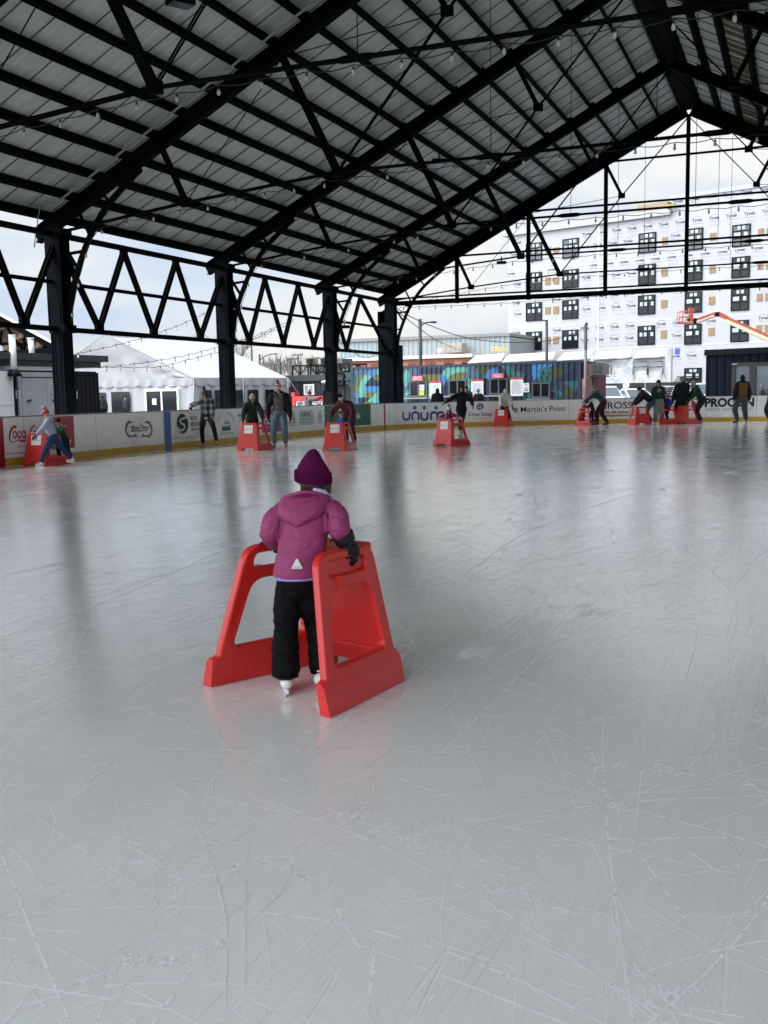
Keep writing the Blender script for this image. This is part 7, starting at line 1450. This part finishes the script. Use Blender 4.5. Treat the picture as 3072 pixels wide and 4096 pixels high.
    m = MB(); P = [(0.085, 0.05, 1.035), (0.125, 0.07, 1.025), (0.155, 0.10, 1.0), (0.162, 0.14, 0.985)]; m.tube(catmull(P, False, 5), 0.013, 10); m.build('scarf', fabric('scarf_pale', (0.5, 0.42, 0.6), bump=1.0, bs=60), t)
    m = MB()                                           # stitched shoulder and sleeve seams
    for P in ([(-0.085, 0.0, 0.90), (-0.092, 0.0, 0.85), (-0.094, -0.005, 0.80)], [(0.150, -0.015, 0.93), (0.160, -0.03, 0.88), (0.156, -0.03, 0.83), (0.148, -0.03, 0.79)]): m.tube(catmull(P, False, 4), 0.003, 6)
    m.build('seam', MATS['fab_dark_purple'], jk)
    m = MB(); n = 40; ring_ = lambda z, rx, ry: [(-0.006+rx*math.cos(2*math.pi*k/n), ry*math.sin(2*math.pi*k/n), z) for k in range(n)]
    loft(m, [ring_(0.593, 0.112, 0.090), ring_(0.594, 0.117, 0.094), ring_(0.612, 0.119, 0.096)], 0, True); m.build('lining', lilac, jk)
    m = MB(); f_ = lambda u, v, o=0: (0.004+u, -0.1075-0.03*v-o+0.45*u*u, 0.660+v); tri = [(-0.026, 0), (0.026, 0), (0.027, 0.005), (0.004, 0.050), (-0.004, 0.050), (-0.027, 0.005)]
    m.slab([f_(*p) for p in tri], (0, -1, 0), 0.006, 0); put_text(m, 'reima', lambda u, v, k=0: f_(u, v, 0.0015), -0.018, 0.018, 0.006, 0.013, 1, shear=0.3, bold=0.01)
    put_stroke(m, [(-0.021, 0.003), (0.021, 0.003), (0.0, 0.044), (-0.021, 0.003)], 0.0012, lambda u, v, k=0: f_(u, v, 0.0012), 1); m.build('reflector', [mat('reflector', (0.66, 0.70, 0.67), 0.35), mat('grey_print', (0.2, 0.22, 0.22), 0.5)], jk)
    p = MB(); p.ell(V3(-0.004, 0.0, 0.57), (0.112, 0.092, 0.10), 20)
    limb(p, [V3(-0.055, 0.0, 0.545), V3(-0.064, 0.01, 0.43), V3(-0.072, 0.03, 0.32), V3(-0.076, 0.0, 0.21), V3(-0.075, -0.005, 0.125)], [0.068, 0.068, 0.068, 0.074, 0.075]); limb(p, [V3(0.055, 0.0, 0.545), V3(0.066, 0.04, 0.43), V3(0.080, 0.08, 0.32), V3(0.092, 0.065, 0.21), V3(0.096, 0.055, 0.125)], [0.066, 0.063, 0.06, 0.061, 0.061])
    def wp(c): return 0.0060*crease(c, 5.0, 1.3, (0.6, 0.6, 2.6))+0.0045*crease(c, 8.0, 5.1, (1.2, 1, 1.6))+0.006*noise.noise(Vector((c[0]*8+c[2]*6, c[1]*8, c[2]*20)))
    co, F = remesh(p, 0.0075, 3, wp); co[:, 2] = np.maximum(co[:, 2], 0.088+0.03*(co[:, 1] > 0.03)*(co[:, 0] < 0)); tr = finish(co, F, 'trousers', pants_k, t)
    m = MB(); m.tube([(-0.145, -0.02, 0.10), (-0.10, -0.078, 0.094), (-0.05, -0.08, 0.094), (-0.01, -0.04, 0.10)], 0.006, 6); m.build('cuff_hem', glove_k, tr)
    m = MB(); m.box((0.09, -0.012, 0.115), (0.016, 0.004, 0.007)); m.build('reflective_tab', MATS['reflector'], tr)
    skate(t, V3(-0.072, -0.012, 0.105), V3(-0.08, 1, 0), 0.200, boot_w, boot_w, boot_w); skate(t, V3(0.100, 0.045, 0.105), V3(0.12, 1, 0), 0.200, boot_w, boot_w, boot_w)
    # plum beanie: pointed crown over a deep folded cuff
    c = V3(0.076, 0.165, 1.083); m = MB(); n = 36
    prof = [(0.088, -0.024, 0), (0.0945, -0.019, 0), (0.0965, 0.0, 0), (0.0955, 0.022, 0.000), (0.0935, 0.038, 0.000), (0.0905, 0.0425, 0.0), (0.0855, 0.043, 0.0), (0.083, 0.046, 0.0), (0.079, 0.058, 0.0), (0.070, 0.071, 0.0), (0.061, 0.086, 0.0), (0.052, 0.100, 0.0), (0.0435, 0.112, 0.001), (0.036, 0.124, 0.002), (0.028, 0.135, 0.003), (0.019, 0.143, 0.004), (0.010, 0.148, 0.009), (0.001, 0.150, 0.009)]
    tl = -0.13
    loft(m, [[tuple(c+V3(r*math.cos(a)*(1+0.014*math.sin(3*a+z*40))+ox-tl*z*0.1, r*math.sin(a)*1.08, z*1.03-0.10*r*math.cos(a))) for a in np.linspace(0, 2*math.pi, n, endpoint=False)] for r, z, ox in prof], 0, True); ht = m.build('beanie', plum, t)
    m = MB()
    for a in np.linspace(0, 2*math.pi, 90, endpoint=False):
        q = [c+V3(r*1.005*math.cos(a), r*1.085*math.sin(a), z*1.03-0.10*r*math.cos(a)) for r, z in ((0.0945, -0.018), (0.0965, 0.0), (0.0955, 0.022), (0.093, 0.038))]; m.tube(q, 0.0016, 4, cap=False)
    m.build('knit_rib', plum, ht)
    m = MB(); rnd = random.Random(2)
    for k in range(80):
        a = rnd.uniform(-0.9, 1.5); b_ = c+V3(0.080*math.sin(a), -0.085*math.cos(a), -0.005); e_ = V3(rnd.uniform(-.004, .008), 0.012, -0.045-0.035*rnd.random()*(1.6 if a > 0.9 else 0.6)); m.tube([b_, b_+e_*0.5+V3(0.004, -0.003, 0), b_+e_], [0.006, 0.006, 0.0015], 5)
    m.build('hair', mat('hair_brown', (0.05, 0.028, 0.016), 0.6, var=0.3, vs=30), t)
    for i in (0, 1):
        d = unit(V3(0.12, 0.9, -0.16) if i == 0 else V3(0.42, 0.25, -0.62)); s_ = (-1, 1)[i]; m = MB(); pal = V3(0.1, -0.1, -0.95) if i == 0 else V3(-0.55, 0.45, -0.65); pal = unit(pal-d*(pal@d)); x = np.cross(d, pal)*s_; w0 = wr[i]+(V3(0, 0.01, 0) if i == 0 else V3(0.006, 0.0, -0.012))
        m.tube([w0-unit(w0-el[i])*0.03+V3(0, 0, 0.008), w0, w0+d*0.025], [0.057, 0.056, 0.048] if i else [0.046, 0.044, 0.036], 14); m.ell(w0+d*0.060, (0.047, 0.056, 0.038), 12, ax=(x, d, pal))
        for k, (o, ln) in enumerate(((-0.026, 0.9), (-0.009, 1.08), (0.009, 1.0), (0.025, 0.8))):
            q0 = w0+d*0.088+x*o; q1 = q0+(d*0.8+pal*0.45)*0.032*ln; q2 = q1+(d*0.5+pal*0.85)*0.030*ln; m.tube([q0, q1, q2], [0.020, 0.020, 0.017], 10); m.ell(q2, (0.017,)*3, 10)
        q0 = w0+d*0.03-x*0.036; m.tube([q0, q0+(d*0.6-x*0.5)*0.03, q0+(d*0.9+pal*0.6)*0.055], [0.017, 0.016, 0.012], 10)
        co, F = remesh(m, 0.0040, 2, lambda c_: 0.0022*crease(c_, 22, i+0.5, (1, 1, 1))); g_ = finish(co, F, 'mitten', glove_k, t)
        m = MB(); q = w0+V3(-0.05, -0.02, 0.0); m.tube([q, q+V3(-0.016, -0.006, 0.002), q+V3(-0.026, -0.006, -0.008)], [0.008, 0.006, 0.005], 6); m.build('strap', glove_k, g_)
main_child()
# ------------------------------------------------------------------ everyone else
def W2(px, d): P = W(px, 1600, d); return (P[0], P[1], 0.0)
def gp(px, py, gap=0.75):                             # never closer to the boards than 'gap'
    P = GP(px, py); lim = DIST(B(S_(px), 0))-gap-(1.3 if px > 2300 else 0.0)
    if DIST(P) > lim: P = W(px, py, lim)
    return (P[0], P[1], 0.0)
def face_to(deg): return YAW+math.radians(deg)         # 0 = walking away from the camera, 180 = facing it, 90 = heading left in the picture
C_ = lambda n, c, **k: fabric(n, c, **k)
red_knit = C_('red_knit', (0.28, 0.02, 0.03)); pink_k = C_('pink_knit', (0.6, 0.3, 0.32)); cream = C_('cream_knit', (0.5, 0.46, 0.38)); greyk = C_('grey_knit', (0.06, 0.062, 0.075)); whitek = C_('white_knit', (0.62, 0.62, 0.6))
# lavender child by the left boards, walker and companion behind
aid_at('red skating aid against the sponsor panel with red script, placard facing out', 178, 1846, HX+205)
P = gp(170, 1848)
person('child in lavender puffer jacket striding past the red script advert', W2(206, 24.3), face_to(100), 1.26, lean=0.28, feet=((-0.12, 0.28, 0.0), (0.2, -0.36, 0.05)), toes=(0.05, 0.3), hands=((-0.22, 0.42, 0.62), (0.20, 0.20, 0.56)), head=(0.5, 0, 0.35), jacket=C_('lavender', (0.33, 0.33, 0.43)), trousers=C_('blue_pants', (0.015, 0.045, 0.12)), gloves=C_('grey_glove', (0.07, 0.075, 0.07)), hatspec=dict(kind=[red_knit, pink_k], cols=[0, 0, 0, 1, 0, 1, 0, 1, 0, 0], pom=pink_k, pomr=0.055), kid=True, boots=(boot_w, boot_w), bulk=1.15, wr=0.007, hood='down')
person('small dark figure bent behind the lavender child at the red aid', gp(262, 1838), face_to(150), 1.05, lean=0.5, feet=((-0.1, -0.15, 0), (0.1, 0.05, 0)), hands=((-0.2, 0.4, 0.72), (0.2, 0.4, 0.72)), jacket=C_('dark_green', (0.01, 0.05, 0.035)), trousers=C_('navy_pants', (0.008, 0.012, 0.03)), kid=True, hatspec=dict(kind=[black_f], cols=[0]))
def plaid_pick(c, f):
    a = int(math.floor(c[2]*11)); b = int(math.floor((c[0]+c[1])*11)); return (a % 2)+(b % 2)
person('woman in black and grey plaid overshirt holding the rail by the green oval logo', gp(832, 1780), face_to(186), 1.66, lean=0.0, side=0.05, feet=((-0.26, 0.12, 0.06), (0.14, -0.02, 0)), toes=(0.3, 0.3), hands=((-0.16, 0.12, 0.82), (0.46, 0.1, 1.10)), head=(0.25, 0, 0.25), jm=[C_('plaid_dark', (0.015, 0.017, 0.022)), C_('plaid_mid', (0.07, 0.075, 0.085)), C_('plaid_light', (0.22, 0.22, 0.21))], jpick=plaid_pick, jacket_len=0.06, trousers=C_('leggings', (0.006, 0.006, 0.008)), legbulk=0.82, gloves=skin_m, hatspec=dict(kind=[greyk], cols=[0], pom=greyk, pomr=0.06), glasses=True, boots=(boot_g, boot_k), hair=(mat('hair_brown', (0.05, 0.028, 0.016), 0.6), 0.25, 'long'))
aid_at('red skating aid with placard in front of the lobster boat advert', 1012, 1800, HX+205)
person('person in dark green coat and tan beanie leaning on a red skating aid', gp(1012, 1792), face_to(190), 1.55, lean=0.5, bend=0.12, feet=((-0.13, 0.0, 0), (0.13, -0.05, 0)), hands=((-0.28, 0.5, 0.80), (0.28, 0.45, 0.80)), head=(-0.75, 0.0, 0.45), jacket=C_('bottle_green', (0.010, 0.022, 0.012)), jacket_len=0.05, hatspec=dict(kind=[C_('tan_knit', (0.33, 0.27, 0.18))], cols=[0], hgt=1.75), glasses=True, hair=(mat('hair_dark', (0.02, 0.012, 0.01), 0.5), 0.12, 'long'), gloves=black_f, bulk=1.1)
def grey_pick(c, f):
    d = c-f['chest']; return 1 if abs(d@f['xs']) > 0.135*f['H']/1.78 or (c-f['neck'])@f['ud'] > 0.0 or d@f['fwd'] < -0.06 else 0
person('tall man in grey and black jacket, blue jeans and striped bobble hat', gp(1122, 1792), face_to(178), 1.80, feet=((-0.16, 0.02, 0), (0.17, 0.05, 0)), toes=(0.25, 0.2), hands=((-0.31, 0.05, 0.86), (0.31, 0.08, 0.92)), head=(-0.55, 0.1, 0.1), jm=[C_('jacket_grey', (0.085, 0.078, 0.075)), C_('jacket_black', (0.008, 0.008, 0.009))], jpick=grey_pick, jacket_len=0.04, trousers=C_('denim', (0.095, 0.15, 0.20), var=0.25), legbulk=0.95, hood='down', boots=(boot_g, boot_k), hatspec=dict(kind=[cream, red_knit], cols=[0, 0, 1, 0, 1, 0, 0, 1, 1, 1], pom=red_knit, pomr=0.045, hgt=1.5), hair=(mat('beard_grey', (0.12, 0.08, 0.06), 0.8), 0.05, 'beard'), bulk=1.08)
aid_at('red skating aid with placard in front of the green bank advert', 1352, 1800, HX+208)
person('adult in maroon snowsuit and striped beanie bending over a small child', gp(1392, 1778), face_to(160), 1.72, lean=1.0, bend=0.3, feet=((-0.17, -0.12, 0), (0.15, -0.3, 0)), hands=((-0.30, 0.50, 0.74), (0.36, 0.42, 0.80)), head=(0.3, 0, 0.95), jacket=C_('maroon', (0.07, 0.008, 0.016), spec=0.4), trousers=MATS['fab_maroon'], gloves=C_('glove_taupe', (0.07, 0.06, 0.06)), bulk=1.12, hatspec=dict(kind=[greyk, whitek, black_f], cols=[2, 1, 0, 0, 1, 0, 1, 0, 2, 2], pom=black_f, pomr=0.05), hair=(mat('hair_dark', (0.02, 0.012, 0.01), 0.5), 0.15, 'long'), boots=(boot_k, boot_k))
person('toddler in blue jacket and green and red bobble hat inside a red aid', gp(1372, 1789), face_to(120), 0.98, lean=0.12, feet=((-0.08, 0, 0), (0.08, 0.03, 0)), hands=((-0.17, 0.22, 0.66), (0.17, 0.22, 0.66)), head=(0.15, 0, 0.1), jacket=C_('royal_blue', (0.012, 0.055, 0.30)), trousers=C_('navy_pants', (0.008, 0.012, 0.03)), kid=True, hatspec=dict(kind=[C_('green_knit', (0.07, 0.16, 0.05)), red_knit], cols=[0, 0, 0, 1, 0, 1, 1], pom=C_('yellow_pom', (0.6, 0.5, 0.15)), pomr=0.04))
aid_at('red skating aid with placard pushed by the girl in the pink patterned jacket', 1800, 1783, HX+182)
def dots(c, f): return 1 if noise.noise(Vector((c[0]*16, c[1]*16, c[2]*16))) > 0.17 else 0
person('girl in pink patterned jacket and white beanie leaning over a red aid', gp(1797, 1776), face_to(178), 1.12, lean=0.62, bend=0.1, feet=((-0.1, -0.25, 0), (0.1, -0.15, 0)), hands=((-0.34, 0.32, 0.74), (0.30, 0.32, 0.76)), head=(0.35, 0, 0.1), jm=[C_('hot_pink', (0.30, 0.012, 0.06)), C_('pale_pink', (0.6, 0.3, 0.38))], jpick=dots, trousers=black_f, kid=True, gloves=C_('glove_pale', (0.3, 0.3, 0.3)), hatspec=dict(kind=[whitek], cols=[0], pom=C_('red_pom', (0.5, 0.02, 0.05)), pomr=0.04), hair=(mat('hair_dark', (0.02, 0.012, 0.01), 0.5), 0.3, 'long'))
person('person in black hooded snowsuit skating with both arms held out', gp(1846, 1732), face_to(192), 1.66, lean=0.06, feet=((-0.06, -0.45, 0.02), (0.03, 0.05, 0)), toes=(0.4, 0.1), hands=((-0.40, 0.1, 1.00), (0.74, 0.12, 1.06)), head=(0.45, 0, 0.12), hood='up', glasses=True, gloves=C_('glove_grey', (0.13, 0.14, 0.13)), bulk=1.15, legbulk=1.15, boots=(boot_k, boot_k))
aid_at('red skating aid with placard pushed by the white jacket skater', 2008, 1697, HX+205)
person('woman in white puffy jacket and cream beanie looking down at a red aid', gp(2018, 1690), face_to(186), 1.56, lean=0.32, bend=0.05, feet=((-0.14, 0.05, 0), (0.1, -0.2, 0)), hands=((-0.26, 0.4, 0.80), (0.2, 0.4, 0.82)), head=(0.05, 0, 0.75), jacket=C_('white_puffer', (0.52, 0.49, 0.43)), hatspec=dict(kind=[C_('cream_white', (0.58, 0.54, 0.44))], cols=[0], hgt=1.7), hair=(mat('hair_auburn', (0.12, 0.05, 0.03), 0.5), 0.42, 'front'), gloves=black_f, bulk=1.2, wr=0.007)
aid_at('red skating aid seen side on in front of the orange strip, no placard in view', 2346, 1698, HX+95)
def helmet(t, f):
    m = MB(); m.ell(f['hc']+V3(0, -0.01, 0.03), (0.125, 0.145, 0.125), 16); m.build('helmet', mat('helmet_white', (0.6, 0.62, 0.64), 0.3), t); m = MB(); m.ell(V3(0.02, 0.42, 0.80), (0.09, 0.12, 0.07)); m.build('mitten', cream, t)
person('child in white helmet and dark jacket at the leftmost aid of the right group', gp(2372, 1694), face_to(75), 1.15, lean=0.25, feet=((-0.1, 0.1, 0), (0.1, -0.12, 0)), hands=((-0.12, 0.35, 0.78), (0.2, 0.32, 0.78)), head=(0.2, 0, 0.3), jacket=C_('ink_jacket', (0.012, 0.018, 0.04)), trousers=C_('navy_pants', (0.008, 0.012, 0.03)), kid=True, extra=helmet)
person('woman in teal jacket with long ponytail stooping over the white helmeted child', gp(2402, 1698), face_to(72), 1.78, lean=0.72, bend=0.25, feet=((-0.14, 0.12, 0), (0.12, -0.26, 0)), hands=((-0.22, 0.66, 0.98), (0.2, 0.62, 0.92)), head=(0.2, 0, 0.6), jacket=C_('teal_jacket', (0.008, 0.06, 0.06)), trousers=C_('burgundy', (0.035, 0.008, 0.012)), legbulk=1.05, gloves=skin_m, hair=(mat('hair_light', (0.16, 0.11, 0.06), 0.5), 0.5, 'tail'), boots=(boot_k, boot_k))
aid_at('red skating aid with placard gripped by the stooping black coat skater', 2562, 1689, HX+222)
person('person in black hooded coat and jeans stooping over a red aid', gp(2592, 1687), face_to(100), 1.82, lean=1.0, bend=0.3, feet=((-0.12, 0.1, 0), (0.14, -0.2, 0)), hands=((-0.2, 0.72, 0.80), (0.2, 0.62, 0.80)), head=(0.3, 0, 0.3), trousers=C_('denim_dark', (0.035, 0.065, 0.12)), gloves=skin_m, bulk=1.15, hatspec=dict(kind=[black_f], cols=[0]), hood='down')
def crest(t, f):
    m = MB(); c = f['chest']+f['fwd']*0.125+f['ud']*0.02; m.lathe([(0.001, 0), (0.085, 0), (0.085, 0.004), (0.001, 0.005)], c, 18, ax=(f['xs'], f['ud'], f['fwd'])); m.build('chest_print', C_('print_pale', (0.28, 0.3, 0.28)), t)
person('person in green printed sweatshirt and pale grey sweatpants, standing', gp(2632, 1682), face_to(180), 1.82, feet=((-0.13, 0, 0), (0.13, 0.02, 0)), hands=((-0.22, 0.05, 0.84), (0.22, 0.1, 0.84)), head=(0.4, 0, 0.05), jacket=C_('forest_sweat', (0.012, 0.035, 0.02)), trousers=C_('sweatpants', (0.24, 0.225, 0.20)), legbulk=1.2, gloves=skin_m, hatspec=dict(kind=[black_f], cols=[0]), hair=(mat('hair_dark', (0.02, 0.012, 0.01), 0.5), 0.2, 'long'), extra=crest)
aid_at('red skating aid with the child in royal blue standing inside it', 2676, 1688, HX+115)
person('child in royal blue puffy jacket and red bobble hat at a red aid', gp(2668, 1683), face_to(125), 1.25, lean=0.15, feet=((-0.1, 0, 0), (0.1, 0.05, 0)), hands=((-0.2, 0.25, 0.76), (0.16, 0.28, 0.76)), head=(0.25, 0, 0.25), jacket=C_('bright_blue', (0.012, 0.035, 0.26)), trousers=black_f, kid=True, bulk=1.25, hood='down', hatspec=dict(kind=[red_knit, pink_k], cols=[0, 0, 1, 0, 1, 0, 0], pom=red_knit, pomr=0.045))
aid_at('red skating aid tucked behind the black coats beside the dark gate, nearly hidden', 2742, 1680, HX+170, placard=False)
person('heavy person in black coat with grey hood, back turned at the gate', gp(2727, 1684), face_to(15), 1.94, feet=((-0.15, 0, 0), (0.17, 0.05, 0)), hands=((-0.30, 0.25, 0.95), (0.3, 0.3, 0.95)), head=(0.3, 0, 0.15), jacket_len=0.04, bulk=1.35, legbulk=1.25, hood='down', hatspec=dict(kind=[C_('hood_grey', (0.2, 0.2, 0.22)), black_f], cols=[0, 0, 1, 1]), boots=(boot_g, boot_k))
person('person in dark green coat and tan beanie reaching down beside the black coat', gp(2796, 1684), face_to(98), 1.84, lean=0.62, bend=0.25, feet=((-0.14, 0.1, 0), (0.14, -0.16, 0)), hands=((-0.16, 0.66, 0.86), (0.25, 0.5, 0.95)), head=(0.15, 0, 0.35), jacket=C_('pine', (0.008, 0.030, 0.018)), trousers=C_('plum_black', (0.02, 0.008, 0.012)), jacket_len=0.03, gloves=C_('pine_glove', (0.01, 0.03, 0.02)), hatspec=dict(kind=[C_('tan_knit', (0.33, 0.27, 0.18))], cols=[0], hgt=1.6), boots=(boot_g, boot_k), bulk=1.15, hood='down')
def vest(c, f):
    d = c-f['chest']; return 0 if abs(d@f['xs']) < 0.165*f['H']/1.8 and (c-f['neck'])@f['ud'] < -0.02 else 1
person('man in brown vest over black hoodie, hood up, standing with his back turned', gp(2966, 1687), face_to(4), 1.98, feet=((-0.2, 0.0, 0), (0.2, 0.02, 0)), toes=(0.5, 0.4), hands=((-0.33, 0.06, 0.90), (0.33, 0.04, 0.94)), head=(-0.3, 0, 0.25), jm=[C_('tan_vest', (0.15, 0.065, 0.02)), black_f], jpick=vest, trousers=C_('slate_pants', (0.05, 0.05, 0.062)), jacket_len=0.03, gloves=skin_m, hood='up', bulk=1.15, legbulk=1.1, boots=(boot_k, boot_k))
person('skater in teal cut off by the right edge of the picture', gp(3084, 1690), face_to(90), 1.75, feet=((-0.15, 0, 0), (0.15, 0, 0)), jacket=MATS['fab_teal_jacket'], hatspec=dict(kind=[C_('orange_knit', (0.4, 0.15, 0.03))], cols=[0]))
# ------------------------------------------------------------------ people beyond the boards
def out(px, d): P = W(px, 1600, d); return (P[0], P[1], 0.0)
person('person in grey hooded coat and brown hat walking behind the boards', out(1236, 43.5), face_to(-70), 1.66, hands=((-0.2, 0.2, 1.0), (0.15, 0.42, 1.32)), jacket=C_('grey_coat', (0.12, 0.12, 0.12)), jacket_len=0.08, skates=False, hood='down', hatspec=dict(kind=[C_('brown_knit', (0.09, 0.045, 0.03))], cols=[0], pom=MATS['fab_brown_knit'], pomr=0.04), head=(0, 0, 0.15), vox=0.025)
person('figure in black hood with back turned before the first notice board', out(1750, 48), face_to(10), 1.72, hood='up', skates=False, bulk=1.15, vox=0.025)
person('bearded man in dark coat and black beanie behind the boards', out(1866, 50), face_to(180), 1.80, jacket=C_('charcoal', (0.035, 0.037, 0.042)), skates=False, hatspec=dict(kind=[black_f], cols=[0]), hair=(mat('hair_dark', (0.02, 0.012, 0.01), 0.5), 0.05, 'beard'), bulk=1.15, vox=0.025)
person('person in black coat and light blue bobble hat behind the boards', out(1914, 49), face_to(140), 1.66, skates=False, hatspec=dict(kind=[C_('sky_knit', (0.08, 0.25, 0.36)), whitek], cols=[0, 1, 0, 0]), bulk=1.1, glasses=True, vox=0.025)
person('dim figure passing outside the glazed doors of the navy cabin', out(3046, 49.2), face_to(60), 1.66, jacket=C_('mauve_grey', (0.1, 0.1, 0.11)), skates=False, vox=0.025)
person('dim bundled figure standing by the leftmost tent window', out(408, 60), face_to(30), 1.7, jacket=MATS['fab_charcoal'], skates=False, hood='up', vox=0.025)
person('dim figure standing by the second tent window', out(500, 60), face_to(-60), 1.65, jacket=MATS['fab_charcoal'], skates=False, vox=0.025, hatspec=dict(kind=[black_f], cols=[0]))
